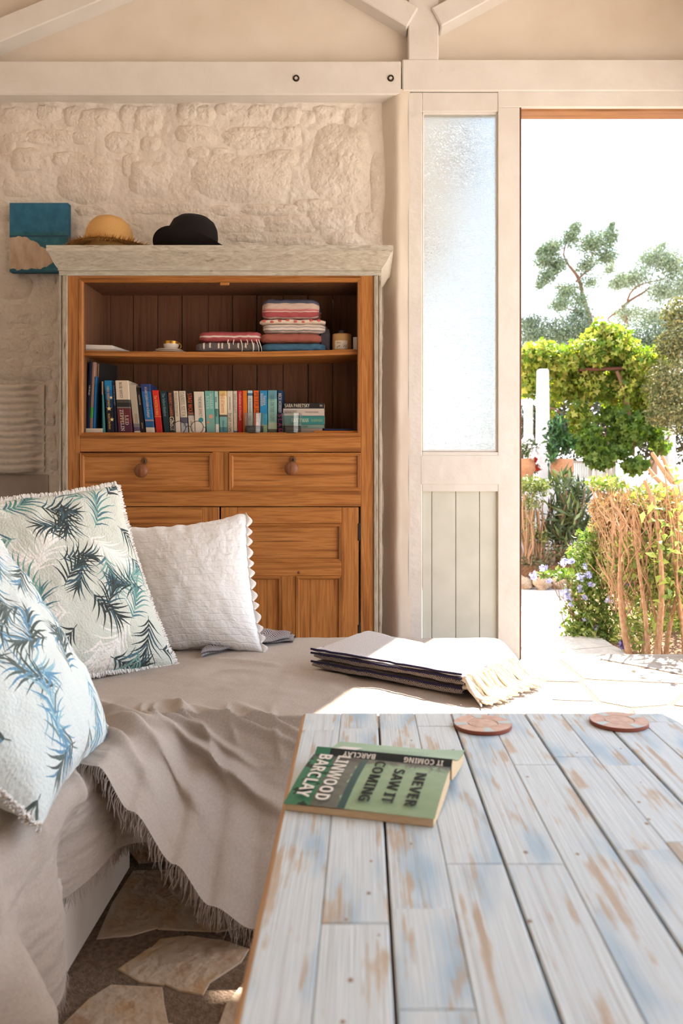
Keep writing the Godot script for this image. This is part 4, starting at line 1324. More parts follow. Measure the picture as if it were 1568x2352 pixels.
func frond(im: Image, at: Vector2, ang: float, length: float, n: int, leaf: float, cols: Array, fat: float, r: RandomNumberGenerator, curve: float) -> void:
	var p := at
	var a := ang
	var st := length / n
	for k in n:
		var q := p + Vector2(cos(a), sin(a)) * st
		stroke(im, p, q, 0.0, 2.2, 2.0, cols[0])
		var f := float(k) / n
		var ll := leaf * (0.55 + 0.9 * sin(PI * (0.15 + 0.8 * f))) * r.randf_range(0.85, 1.12)
		for s in [-1.0, 1.0]:
			var la: float = a + s * (0.95 - 0.45 * f) + r.randf_range(-0.12, 0.12)
			stroke(im, q, q + Vector2(cos(la), sin(la)) * ll, -s * 0.10, fat * r.randf_range(0.75, 1.2), fat * 0.15, cols[r.randi() % cols.size()])
		p = q
		a += curve
	stroke(im, p, p + Vector2(cos(a), sin(a)) * leaf, 0.03, fat, fat * 0.1, cols[0])

func palm_print(called: String, sd: int, dark: Array, mid: Array, pale: Array, ground: Color, zoom: float) -> StandardMaterial3D:
	var size := 1024
	var im := Image.create(size, size, false, Image.FORMAT_RGB8)
	im.fill(ground)
	var r := RandomNumberGenerator.new()
	r.seed = sd
	for k in 12:
		frond(im, Vector2(r.randf() * size, r.randf() * size), r.randf() * TAU, 260 * zoom, 9, 120 * zoom, pale, 9.0 * zoom, r, r.randf_range(-0.06, 0.06))
	for k in 36:
		var c := Vector2((k % 6 + 0.5 + r.randf_range(-0.16, 0.16)) * size / 6.0, (k / 6 + 0.5 + r.randf_range(-0.16, 0.16)) * size / 6.0)
		var pal: Array = dark if k % 3 != 1 else mid
		frond(im, c, r.randf() * TAU, 190 * zoom, 7, 105 * zoom, pal, 8.0 * zoom, r, r.randf_range(-0.09, 0.09))
	var m := mat(called, Color.WHITE, 0.9)
	m.albedo_texture = ImageTexture.create_from_image(im)
	m.normal_enabled = true
	m.normal_texture = noise_tex(0.12, sd, [], 512, 3, true, 5.0)
	m.normal_scale = 0.35
	return m

# woven diamonds of the throw: thin dark twill lines on cream
func diamond_weave(called: String, a: Color, b: Color, thick: float, cells: float) -> StandardMaterial3D:
	var s := 512
	var out := PackedByteArray()
	out.resize(s * s * 3)
	for y in s:
		for x in s:
			var u := fposmod(float(x) / s * cells, 1.0) - 0.5
			var v := fposmod(float(y) / s * cells, 1.0) - 0.5
			var d := absf(u) + absf(v)
			var on := fposmod(d * 6.0, 1.0) < thick
			var c := b if on else a
			var k := (y * s + x) * 3
			out[k] = int(c.r8)
			out[k + 1] = int(c.g8)
			out[k + 2] = int(c.b8)
	var m := mat(called, Color.WHITE, 0.95)
	m.albedo_texture = picture(s, s, out)
	return m

func quilt_normal() -> StandardMaterial3D:
	var s := 1024
	var cr := noise_bytes(s, s, s, s, 0.022, 301, 4)
	var f := FastNoiseLite.new()
	f.seed = 33
	f.noise_type = FastNoiseLite.TYPE_CELLULAR
	f.frequency = 0.020
	f.cellular_return_type = FastNoiseLite.RETURN_DISTANCE2_SUB
	f.fractal_octaves = 1
	var ci := f.get_image(s, s, false, false, true)
	ci.convert(Image.FORMAT_L8)
	var ce := ci.get_data()
	var b := PackedByteArray()
	b.resize(s * s)
	for y in s:
		var row := fposmod(float(y) / s * 20.0, 1.0)
		var seam := 1.0 - smooth(0.0, 0.13, minf(row, 1.0 - row))
		for x in s:
			var k := y * s + x
			b[k] = clampi(int(110.0 + 70.0 * (cr[k] / 255.0 - 0.5) * 1.6 + 46.0 * minf(1.0, ce[k] / 110.0) - 70.0 * seam), 0, 255)
	var im := Image.create_from_data(s, s, false, Image.FORMAT_L8, b)
	im.bump_map_to_normal_map(7.0)
	var m := mat("quilted_white_cotton", rgb(242, 238, 235), 0.92)
	m.normal_enabled = true
	m.normal_texture = ImageTexture.create_from_image(im)
	m.normal_scale = 1.0
	return m

func soft_materials() -> void:
	MT.black = mat("black", rgb(28, 24, 23), 0.45)
	MT.knob = wood("worn_knob", rgb(112, 66, 40), rgb(136, 84, 52), rgb(84, 48, 28), 1, 71, 0.45)
	MT.knob_dark = mat("worn_brass", rgb(98, 66, 40), 0.5)
	MT.pine_panel_v = wood("aged_pine_panel_upright", rgb(160, 101, 49), rgb(182, 121, 64), rgb(116, 69, 30), 1, 36, 0.42)
	MT.paper = mat("page_edges", rgb(218, 196, 166), 0.9)
	MT.vcol = mat("book_cover", Color.WHITE, 0.45)
	MT.vcol.vertex_color_use_as_albedo = true
	MT.cloth_v = mat("towel_cotton", Color.WHITE, 0.95)
	MT.cloth_v.vertex_color_use_as_albedo = true
	MT.cloth_v = with_normal(MT.cloth_v, 0.15, 81, 0.6)
	MT.cloth_v.uv1_triplanar = true
	MT.cloth_v.uv1_scale = Vector3(6, 6, 6)
	MT.cream_cloth = mat("cream_cotton", rgb(220, 204, 188), 0.95)
	MT.straw = noisy("woven_straw", [[0.0, rgb(166, 116, 60)], [0.45, rgb(206, 158, 96)], [0.7, rgb(218, 172, 110)], [1.0, rgb(184, 132, 72)]], 0.8, Vector3(12, 26, 12), 0.04, 83, 0.8)
	MT.straw_bits = mat("loose_straw", rgb(190, 134, 66), 0.8)
	MT.felt = with_normal(mat("black_felt", rgb(27, 21, 19), 0.95), 0.2, 85, 0.4)
	MT.linen = noisy("taupe_linen", [[0.0, rgb(170, 156, 144)], [0.5, rgb(179, 165, 153)], [1.0, rgb(188, 175, 164)]], 0.95, Vector3(2, 2, 2), 0.02, 87)
	MT.linen.normal_enabled = true
	var s := 256
	var b := PackedByteArray()
	b.resize(s * s)
	var nb := noise_bytes(s, s, s, s, 0.09, 401, 3)
	for y in s:
		for x in s:
			var wv := 0.5 + 0.25 * sin(TAU * x / 8.0) * (1.0 if (y / 8) % 2 else -1.0) + 0.25 * sin(TAU * y / 8.0)
			b[y * s + x] = clampi(int(90 + 90 * wv + 60.0 * (nb[y * s + x] / 255.0 - 0.5)), 0, 255)
	var im := Image.create_from_data(s, s, false, Image.FORMAT_L8, b)
	im.bump_map_to_normal_map(4.0)
	MT.linen.normal_texture = ImageTexture.create_from_image(im)
	MT.linen.normal_scale = 0.5
	MT.linen.uv1_scale = Vector3(14, 14, 14)
	MT.thread = mat("linen_thread", rgb(176, 160, 150), 0.95)
	MT.quilt = quilt_normal()
	MT.white_fringe = mat("white_fringe", rgb(238, 230, 222), 0.95)
	MT.cream_wool = mat("cream_wool", rgb(232, 216, 196), 0.95)
	var pale := [rgb(240, 232, 222), rgb(236, 230, 222)]
	MT.palm_a = palm_print("palm_linen_sage", 5, [rgb(62, 72, 70), rgb(70, 92, 100), rgb(54, 60, 58)], [rgb(96, 140, 132), rgb(84, 116, 124), rgb(130, 166, 156)], pale, rgb(207, 207, 194), 1.0)
	MT.palm_b = palm_print("palm_linen_white", 9, [rgb(98, 108, 104), rgb(110, 148, 172), rgb(84, 92, 88)], [rgb(110, 154, 180), rgb(150, 186, 196), rgb(120, 140, 140)], [rgb(232, 227, 224), rgb(226, 222, 220)], rgb(218, 223, 218), 1.0)
	worn_paint()

# ------------------------------------------------------------------ daybed
const TOP := 0.355      # height of the daybed

func daybed() -> void:
	var sofa := thing("corner_daybed", "low corner daybed with a pale wooden base under taupe linen throws", "daybed", Vector3(-0.9, 0, -2.1))
	var pale := noisy("pale_painted_board", [[0.0, rgb(196, 182, 170)], [1.0, rgb(212, 200, 188)]], 0.7, Vector3(1, 1, 1))
	var foam := mat("mattress_cotton", rgb(206, 196, 186), 0.95)
	put("mattress", boxed(Vector3(-1.42, 0.19, -2.53), Vector3(0.42, TOP - 0.012, -1.80), 0.03), foam, sofa)
	put("mattress", boxed(Vector3(-1.42, 0.19, -1.79), Vector3(-0.53, TOP - 0.012, -0.55), 0.03), foam, sofa)
	put("base_board", boxed(Vector3(-0.535, 0.0, -1.80), Vector3(-0.512, 0.18, -0.55), 0.003), pale, sofa)
	put("base_board", boxed(Vector3(-1.42, 0.16, -2.53), Vector3(0.42, 0.19, -1.82), 0.003), pale, sofa)
	put("base_board", boxed(Vector3(-1.42, 0.16, -1.80), Vector3(-0.53, 0.19, -0.55), 0.003), pale, sofa)
	var fw := wood("foot_pine", rgb(150, 104, 58), rgb(166, 118, 70), rgb(120, 80, 44), 0, 91, 0.6)
	for p in [Vector3(-0.30, 0, -1.98), Vector3(0.36, 0, -1.86), Vector3(0.36, 0, -2.48), Vector3(-0.5, 0, -2.48), Vector3(-1.36, 0, -2.48), Vector3(-1.36, 0, -0.62)]:
		put("foot", boxed(p + Vector3(-0.04, 0, -0.03), p + Vector3(0.04, 0.16, 0.03), 0.003), fw, sofa)
	put("cross_bar", boxed(Vector3(-0.46, 0.085, -1.955), Vector3(-0.30, 0.125, -1.93), 0.004), fw, sofa)
	throw_right()
	throw_left()

func fold(u: float, v: float, a: Vector2, b: Vector2, w: float, h: float) -> float:
	# ridge of height h along the segment a-b in cloth coordinates
	var d := b - a
	var t := clampf((Vector2(u, v) - a).dot(d) / d.length_squared(), 0.0, 1.0)
	var e := (Vector2(u, v) - a - d * t).length() / w
	return h * exp(-e * e) * sin(PI * clampf(0.08 + 0.9 * t, 0.0, 1.0))

func throw_right() -> void:
	var th := thing("linen_throw", "taupe linen throw draped over the far seat with a frayed hem", "throw", Vector3(-0.3, TOP, -2.1), "linen throws on the daybed")
	# hem: x -> depth below the eye, distance
	var hem_h := [[-1.5, 0.505], [-0.55, 0.507], [-0.472, 0.52], [-0.414, 0.600], [-0.341, 0.705], [-0.277, 0.785], [-0.204, 0.835], [0.0, 0.845], [0.5, 0.845]]
	var hem_z := [[-1.5, 1.50], [-0.6, 1.47], [-0.472, 1.455], [-0.414, 1.46], [-0.341, 1.48], [-0.277, 1.49], [-0.204, 1.505], [0.0, 1.56], [0.5, 1.62]]
	var nz := FastNoiseLite.new()
	nz.seed = 44
	nz.frequency = 2.2
	var rows := []
	var uvs := []
	var nu := 300
	var nv := 200
	var hem := PackedVector3Array()
	for k in nv + 1:
		var row := PackedVector3Array()
		var uv := PackedVector2Array()
		for q in nu + 1:
			var x := lerpf(-1.42, 0.445, q / float(nu))
			var v := k / float(nv)
			var hh := lerp_list(hem_h, x)
			var hz := lerp_list(hem_z, x)
			var p: Vector3
			var fz := 1.70
			var cornery := smooth(-0.46, -0.36, x)     # 0 over the corner seat, 1 over the free front
			if v < 0.08:          # hangs a little behind
				var f := v / 0.08
				p = Vector3(x, TOP - 0.10 * (1.0 - f) * (1.0 - f), -2.56 + 0.02 * f)
			elif v < 0.5:         # lies on the seat
				var f := (v - 0.08) / 0.42
				p = Vector3(x, TOP, -lerpf(2.54, fz + 0.03, f))
			else:                 # rolls over the front and falls to the hem
				var f := (v - 0.5) / 0.5
				var a := Vector3(x, TOP, -fz - 0.03)
				var c := Vector3(x, EYE - hh, -hz)
				var drop := a.y - c.y
				var ctrl := Vector3(x, a.y - drop * lerpf(0.0, 0.55, cornery), -lerpf(lerpf(fz, hz, 0.42), fz + 0.01, cornery))
				p = a.lerp(ctrl, f).lerp(ctrl.lerp(c, f), f)
				# hollow below the edge, where the cloth hangs against the seat front
				p.z -= cornery * 0.02 * sin(PI * clampf(f * 1.15, 0.0, 1.0)) * smooth(0.0, 0.5, drop)
			# round the right end over the side
			var over := x - 0.40
			if over > 0.0:
				p.y -= over * over * 14.0
			# folds that run from the inner corner to the lower right, and soft rumples
			var w := 0.0
			for fd in [[-0.50, 0.53, -0.10, 0.80, 0.020, 0.020], [-0.46, 0.50, -0.22, 0.66, 0.012, 0.014], [-0.38, 0.47, -0.12, 0.60, 0.010, 0.012], [-0.54, 0.58, -0.28, 0.88, 0.026, 0.026], [-0.28, 0.46, -0.06, 0.62, 0.011, 0.010], [-0.12, 0.80, 0.0, 0.55, 0.012, 0.014], [-0.60, 0.55, -0.40, 0.62, 0.016, 0.018], [-0.44, 0.44, -0.34, 0.52, 0.008, 0.009], [-0.56, 0.66, -0.34, 0.97, 0.020, 0.016], [-0.62, 0.44, -0.48, 0.52, 0.010, 0.010], [-0.20, 0.30, -0.02, 0.34, 0.010, 0.006], [-0.42, 0.24, -0.20, 0.27, 0.008, 0.007], [-0.485, 0.46, -0.445, 0.58, 0.007, 0.008], [-0.46, 0.455, -0.42, 0.60, 0.007, 0.008], [-0.41, 0.455, -0.34, 0.58, 0.008, 0.009], [-0.35, 0.53, -0.27, 0.74, 0.009, 0.010], [-0.30, 0.46, -0.26, 0.62, 0.007, 0.006], [-0.20, 0.47, -0.17, 0.64, 0.007, 0.005], [-0.36, 0.30, -0.22, 0.31, 0.008, 0.006]]:
				w += 1.5 * fold(x, v, Vector2(fd[0], fd[1]), Vector2(fd[2], fd[3]), fd[4], fd[5])
			w += nz.get_noise_2d(x * 1.6, v * 3.0) * 0.006 + nz.get_noise_2d(x * 5.0 + 20, v * 8.0) * 0.002 * smooth(0.1, 0.3, v)
			var outd := Vector3(0, 1, 0).lerp(Vector3(-0.15, 0.45, 0.85).normalized(), smooth(0.5, 0.66, v) * cornery)
			p += outd * maxf(w, -0.002)
			row.append(p)
			uv.append(Vector2(x, v * 1.8))
		rows.append(row)
		uvs.append(uv)
	var mb := MB.new()
	mb.sheet(rows, uvs)
	put("cloth", mb, MT.linen, th)
	frayed(th, rows[nv], rows[nv - 1], 0.034, 1100, 5)

# a frayed hem: many loose threads that hang from a row of points
func frayed(parent: Node, row: PackedVector3Array, inner: PackedVector3Array, length: float, n: int, sd: int, from := 0.0, to := 1.0) -> void:
	var r := RandomNumberGenerator.new()
	r.seed = sd
	var mb := MB.new()
	for k in n:
		var f := lerpf(from, to, (k + r.randf()) / n) * (row.size() - 1)
		var a := int(f)
		var b := mini(a + 1, row.size() - 1)
		var p := row[a].lerp(row[b], f - a)
		var d := (p - inner[a].lerp(inner[b], f - a)).normalized()
		d = (d + Vector3(r.randf_range(-0.45, 0.45), -0.55 + r.randf_range(-0.3, 0.1), r.randf_range(-0.2, 0.35))).normalized()
		var l := length * r.randf_range(0.45, 1.0)
		var side := d.cross(Vector3(r.randf_range(-1, 1), 0.3, r.randf_range(-1, 1))).normalized()
		var pts := []
		for j in 5:
			var g := j / 4.0
			var q := p + d * l * g + Vector3(0, -l * 0.35 * g * g, 0) + side * sin(g * 4.0) * l * 0.12
			q.y = maxf(q.y, 0.006)
			pts.append(q)
		mb.tube(pts, [0.0008, 0.0008, 0.0007, 0.0006, 0.0003], 3)
	tag(put("fringe", mb, MT.thread, parent), "", "", "", "stuff")

func throw_left() -> void:
	var th := thing("linen_throw", "taupe linen throw over the near seat beside the palm cushion", "throw", Vector3(-0.8, TOP, -1.2), "linen throws on the daybed")
	var hem_h := [[0.5, 0.80], [0.9, 0.80], [1.05, 0.79], [1.2, 0.785], [1.31, 0.772], [1.40, 0.725], [1.50, 0.70], [1.62, 0.735], [1.82, 0.80]]
	var nz := FastNoiseLite.new()
	nz.seed = 46
	nz.frequency = 2.4
	var rows := []
	var uvs := []
	var nu := 180
	var nv := 130
	for k in nv + 1:
		var row := PackedVector3Array()
		var uv := PackedVector2Array()
		for q in nu + 1:
			var z := lerpf(1.84, 0.5, q / float(nu))
			var v := k / float(nv)
			var hh := lerp_list(hem_h, z)
			var p: Vector3
			if v < 0.45:
				p = Vector3(lerpf(-1.42, -0.535, v / 0.45), TOP - 0.003, -z)
			else:
				var f := (v - 0.45) / 0.55
				# quarter round, then down
				var arc := 0.16
				if f < arc:
					var a := f / arc * PI / 2
					p = Vector3(-0.535 + 0.05 * sin(a), TOP - 0.003 - 0.05 * (1.0 - cos(a)), -z)
				else:
					var g := (f - arc) / (1.0 - arc)
					p = Vector3(-0.485 + 0.012 * g, lerpf(TOP - 0.053, EYE - hh, g), -z)
				# hanging folds
				var am := smooth(0.05, 0.7, f)
				p.x += am * (0.022 * sin(z * 26.0 + 0.6) + 0.026 * sin(z * 11.0 + 2.0) + 0.06 * smooth(1.2, 0.98, z) * (0.4 + 0.8 * sin(z * 24.0 + 1.2)))
				p.z += am * 0.012 * sin(z * 26.0 + 2.1)
			var w := nz.get_noise_2d(z * 1.8, v * 3.2) * 0.007 + nz.get_noise_2d(z * 6.0, v * 7.0 + 9) * 0.002
			for fd in [[1.30, 0.36, 1.22, 0.58, 0.016, 0.014], [1.44, 0.38, 1.40, 0.62, 0.012, 0.012], [1.14, 0.40, 1.02, 0.60, 0.020, 0.022], [1.05, 0.34, 0.95, 0.46, 0.018, 0.022], [1.55, 0.40, 1.50, 0.75, 0.014, 0.012]]:
				w += fold(z, v, Vector2(fd[0], fd[1]), Vector2(fd[2], fd[3]), fd[4], fd[5])
			p += Vector3(0, 1, 0).lerp(Vector3(1, 0.2, 0).normalized(), smooth(0.42, 0.55, v)) * maxf(w, -0.003)
			row.append(p)
			uv.append(Vector2(z, v * 1.5))
		rows.append(row)
		uvs.append(uv)
	var mb := MB.new()
	mb.sheet(rows, uvs)
	put("cloth", mb, MT.linen, th)
	frayed(th, rows[nv], rows[nv - 1], 0.020, 700, 6)

# ------------------------------------------------------------------ cushions
# four corners in the order bottom-left, bottom-right, top-right, top-left as seen from the printed face
func cushion(called: String, label: String, cn: Array, thick: float, m: Material, sd: int, wrinkle: float, sag := 0.0) -> Array:
	var base: Vector3 = (cn[0] + cn[1]) * 0.5
	var o := thing(called, label, "cushion", base)
	var face: Vector3 = (cn[1] - cn[0]).cross(cn[3] - cn[0]).normalized()
	var nz := FastNoiseLite.new()
	nz.seed = sd
	nz.frequency = 1.3
	var n := 56
	var rim := []
	var front := []
	var mb := MB.new()
	for side in [1.0, -1.0]:
		var rows := []
		var uvs := []
		for k in n + 1:
			var v := k / float(n)
			var row := PackedVector3Array()
			var uv := PackedVector2Array()
			for q in n + 1:
				var u := q / float(n)
				var a := u * 2.0 - 1.0
				var b := v * 2.0 - 1.0
				# the edges draw in between the corners
				var pu := 0.5 + a * 0.5 * (1.0 - 0.075 * (1.0 - b * b))
				var pv := 0.5 + b * 0.5 * (1.0 - 0.065 * (1.0 - a * a))
				var p: Vector3 = (cn[0].lerp(cn[1], pu)).lerp(cn[3].lerp(cn[2], pu), pv)
				var t := thick * pow(maxf(0.0, 1.0 - a * a), 0.5) * pow(maxf(0.0, 1.0 - b * b), 0.5)
				t *= 1.0 + 0.25 * (0.5 - v) * (1.0 if sag == 0.0 else sag)
				var cr := nz.get_noise_2d(u * 3.0, v * 3.0 + side * 7.0) * wrinkle + nz.get_noise_2d(u * 9.0 + 4, v * 9.0) * wrinkle * 0.35
				var edge := 1.0 - maxf(absf(a), absf(b))
				p += face * side * (t + cr * smooth(0.0, 0.12, edge))
				p += Vector3(0, -1, 0) * 0.006 * nz.get_noise_2d(u * 4.0 + 30.0, v * 4.0) 
				row.append(p)
				uv.append(Vector2(u, 1.0 - v))
			rows.append(row)
			uvs.append(uv)
		mb.sheet(rows, uvs, [], false, side < 0.0)
		if side > 0.0:
			front = rows
	put("cover", mb, m, o)
	for q in n + 1: rim.append(front[0][q])
	for k in range(1, n + 1): rim.append(front[k][n])
	for q in range(n - 1, -1, -1): rim.append(front[n][q])
	for k in range(n - 1, -1, -1): rim.append(front[k][0])
	return [o, rim, face, base + (cn[3] - cn[0]) * 0.5]

func eyelash(parent: Node, rim: Array, mid: Vector3, face: Vector3, length: float, per_m: float, m: Material, sd: int) -> void:
	# short dense brush of cut yarn round the edge
	var r := RandomNumberGenerator.new()
	r.seed = sd
	var mb := MB.new()
	for k in rim.size() - 1:
		var a: Vector3 = rim[k]
		var b: Vector3 = rim[k + 1]
		var along := (b - a).normalized()
		var out := along.cross(face).normalized()
		if out.dot((a + b) * 0.5 - mid) < 0.0: out = -out
		for j in maxi(1, int(a.distance_to(b) * per_m)):
			var p := a.lerp(b, r.randf()) + face * r.randf_range(-0.003, 0.003)
			var d := (out + along * r.randf_range(-0.5, 0.5) + face * r.randf_range(-0.55, 0.55)).normalized()
			var l := length * r.randf_range(0.6, 1.1)
			mb.tube([p - out * 0.003, p + d * l * 0.6, p + d * l], [0.0024, 0.0024, 0.0014], 3)
	tag(put("fringe", mb, m, parent), "", "", "", "stuff")

func cushions() -> void:
	# sage palm print, leaning in the corner
	var c := cushion("palm_cushion", "sage cushion with dark palm fronds leaning in the corner", [P(-25, 1606, 1.85), P(404, 1530, 2.19), P(268, 1112, 2.27), P(-130, 1150, 1.98)], 0.075, MT.palm_a, 3, 0.006)
	eyelash(c[0], c[1], c[3] + (c[2] * 0.0), c[2], 0.0105, 1500.0, MT.white_fringe, 31)
	# white quilted one with a scalloped edge
	c = cushion("quilted_cushion", "white quilted cushion with scalloped edging in front of the cupboard doors", [P(330, 1500, 2.36), P(604, 1500, 2.33), P(566, 1178, 2.45), P(280, 1212, 2.47)], 0.070, MT.quilt, 5, 0.004)
	var rim: Array = c[1]
	var n := 57
	for k in 13:       # scallops down the right side
		var i0 := n - 1 + int(k * 56.0 / 13.0)
		var i1 := n - 1 + int((k + 1) * 56.0 / 13.0)
		scallop(c[0], rim[i0], rim[i1], c[2], c[3])
	for k in 13:
		var i0 := n - 1 + 112 + int(k * 56.0 / 13.0)
		var i1 := n - 1 + 112 + int((k + 1) * 56.0 / 13.0)
		scallop(c[0], rim[mini(i0, rim.size() - 1)], rim[mini(i1, rim.size() - 1)], c[2], c[3])
	# near white one with blue fronds
	c = cushion("palm_cushion", "near white cushion with blue palm fronds at the front", [P(95, 1900, 1.165), P(252, 1695, 1.60), Vector3(-0.775, EYE - 0.10, -1.70), Vector3(-0.80, EYE - 0.20, -1.14)], 0.085, MT.palm_b, 7, 0.006)
	eyelash(c[0], c[1].slice(56), c[3], c[2], 0.0115, 1600.0, MT.white_fringe, 33)

func scallop(parent: Node, a: Vector3, b: Vector3, face: Vector3, mid: Vector3) -> void:
	var along := b - a
	var out := along.normalized().cross(face).normalized()
	if out.dot((a + b) * 0.5 - mid) < 0.0: out = -out
	var mb := MB.new()
	var rows := []
	for k in 6:
		var f := k / 5.0
		var row := PackedVector3Array()
		for q in 9:
			var u := q / 8.0
			var w := sin(PI * u)
			row.append(a + along * (0.5 + (u - 0.5) * (1.18 - 0.3 * f)) + out * (0.020 * f * (0.25 + 0.75 * w) - 0.002) + face * (0.004 * sin(PI * f) + 0.006 * f * (u - 0.5)) + Vector3(0, -0.006 * f * f, 0))
		rows.append(row)
	mb.sheet(rows)
	rows = []
	put("scallop", mb, MT.quilt_plain, parent)

# ------------------------------------------------------------------ throws on the daybed
func blanket() -> void:
	var o := Vector3(-0.135, TOP + 0.004, -2.118)
	var ax := Vector3(0.355, 0, 0.27)
	var L := ax.length()
	ax = ax.normalized()
	var bx := Vector3(ax.z, 0, -ax.x)     # toward the back
	var W := 0.245
	var bl := thing("folded_blanket", "folded cream and navy blanket with thick tassels on the daybed", "blanket", o + ax * L * 0.5 + bx * W * 0.5)
	var nz := FastNoiseLite.new()
	nz.seed = 61
	nz.frequency = 4.0
	var layers := 3
	var th := 0.0215
	for k in layers:
		var mb := MB.new()
		var rows := []
		var uvs := []
		var dark: bool = k < 2
		var y0: float = k * th
		var tk := th if dark else 0.009
		# each layer: a flattened tube round the long axis, its folded edge to the front
		for q in 41:
			var s := q / 40.0
			var row := PackedVector3Array()
			var uv := PackedVector2Array()
			for j in 33:
				var f := j / 32.0
				var an := TAU * f
				var cy := cos(an)
				var cz := sin(an)
				var zz := signf(cz) * pow(absf(cz), 0.35) * 0.5 + 0.5
				var yy := signf(cy) * pow(absf(cy), 0.6) * 0.5 + 0.5
				var front_in := 0.006 * (k % 2) + 0.004 * nz.get_noise_2d(s * 2.0, k * 3.0)
				var lift := 0.012 * smooth(0.35, 0.0, s) * smooth(0.2, 0.9, zz) * (k + 1) / layers + 0.006 * nz.get_noise_2d(s * 0.6, zz * 0.5 + k)
				var cap := 1.0 - pow(absf(s * 2.0 - 1.0), 14.0) * 0.5
				var p := o + ax * (s * L + 0.008 * nz.get_noise_2d(zz, k * 2.0)) + bx * (front_in + zz * (W - front_in))
				p.y += y0 + tk * (0.5 + (yy - 0.5) * cap) + maxf(lift, -0.002 if k else 0.0)
				row.append(p)
				uv.append(Vector2(s * L / 0.075, (zz * W + (1.0 - yy) * tk) / 0.075))
			rows.append(row)
			uvs.append(uv)
		mb.sheet(rows, uvs, [], true)
		for e in [0, 40]:
			for j in 32:
				mb.tri(o + ax * (L * e / 40.0) + bx * W * 0.5 + Vector3(0, y0 + 0.5 * tk, 0), rows[e][j], rows[e][j + 1], o + ax * L * 0.5 + bx * W * 0.5)
		put("folded_layer", mb, MT.weave_dark if dark else MT.weave_pale, bl)
	# navy selvedges along the front folds
	for k in 3:
		var pts := []
		for q in 21:
			var s := q / 20.0
			pts.append(o + ax * (s * L) + bx * (-0.002 + 0.003 * nz.get_noise_2d(s * 3.0, k * 5.0)) + Vector3(0, (k + 0.97) * th * (1.0 if k < 2 else 0.82) + 0.002 * nz.get_noise_2d(s * 2.0, k), 0))
		var mb := MB.new()
		mb.tube(pts, [0.0028], 6)
		put("selvedge", mb, MT.navy, bl)
	# tassels at the right end
	var r := RandomNumberGenerator.new()
	r.seed = 71
	for k in 26:
		var f := (k + 0.5) / 26.0
		var lay := k % 2
		var p := o + ax * (L - 0.004) + bx * (W * f) + Vector3(0, th * (2.1 if lay == 0 else 1.0), 0)
		var mb := MB.new()
		var d := (ax + bx * r.randf_range(-0.35, 0.25)).normalized()
		var ln := r.randf_range(0.075, 0.105)
		for t in 10:
			var off := Vector3(r.randf_range(-1, 1), r.randf_range(-1, 1), r.randf_range(-1, 1)) * 0.0035
			var dd := (d + Vector3(r.randf_range(-0.4, 0.4), r.randf_range(-0.1, 0.25), r.randf_range(-0.4, 0.4))).normalized()
			var pts := []
			for j in 6:
				var g := j / 5.0
				var q := p + off * (1.0 - 0.6 * sin(PI * minf(g * 2.2, 1.0)) * 0.5) + dd * ln * g + Vector3(0, 0.006 * sin(PI * g), 0)
				q.y = lerpf(q.y, TOP + 0.006 + absf(off.y), smooth(0.0, 0.75, g))
				q += Vector3(sin(g * 9.0 + t + k), 0.5 * sin(g * 7.0 + t * 3.0) + 0.4, cos(g * 8.0 + t * 2.0 + k)) * 0.006 * g
				pts.append(q)
			mb.tube(pts, [0.0026, 0.0032, 0.0032, 0.0031, 0.0028, 0.0014], 5)
		# knot
		mb.lathe([Vector2(0.0001, -0.006), Vector2(0.005, -0.004), Vector2(0.0062, 0.0), Vector2(0.005, 0.004), Vector2(0.0001, 0.006)], 8, Transform3D(Basis(), p + d * 0.012))
		put("tassel", mb, MT.cream_wool, bl)
	# small patterned throw under the quilted cushion
	var a := P(455, 1512, 2.26)
	var t2 := thing("folded_throw", "small dark patterned throw peeping out under the white quilted cushion", "throw", P(570, 1500, 2.33))
	for k in 2:
		var mb := MB.new()
		var rows := []
		for q in 25:
			var u := q / 24.0
			var row := PackedVector3Array()
			for j in 17:
				var an := TAU * j / 16.0
				var px := lerpf(462.0, 673.0 - k * 8.0, u)
				var fr := lerpf(1512.0, 1476.0, u) - 8.0 * sin(PI * u) * (1 - k)
				var zf := 0.51 * FOC / (fr - VY)
				var zz := sin(an) * 0.5 + 0.5
				var dz := 0.11 * (0.25 + 0.75 * sin(PI * clampf(u * 0.86 + 0.12, 0.0, 1.0)))
				var p := Vector3((px - VX) * zf / FOC, TOP + 0.006 + k * 0.010 + 0.0055 * signf(cos(an)) * pow(absf(cos(an)), 0.6) + 0.002 * sin(u * 22.0), -zf - dz + dz * signf(sin(an)) * pow(absf(sin(an)), 0.5))
				row.append(p)
			rows.append(row)
		mb.sheet(rows, [], [], true)
		put("folded_layer", mb, MT.weave_dark2, t2)

# ------------------------------------------------------------------ low table and what lies on it
const TT := 0.425       # height of the table top

func remap_uv(mb: MB, su: float, sv: float, o: Vector2) -> void:
	for k in mb.t.size():
		mb.t[k] = Vector2(mb.t[k].x * su + o.x, mb.t[k].y * sv + o.y)

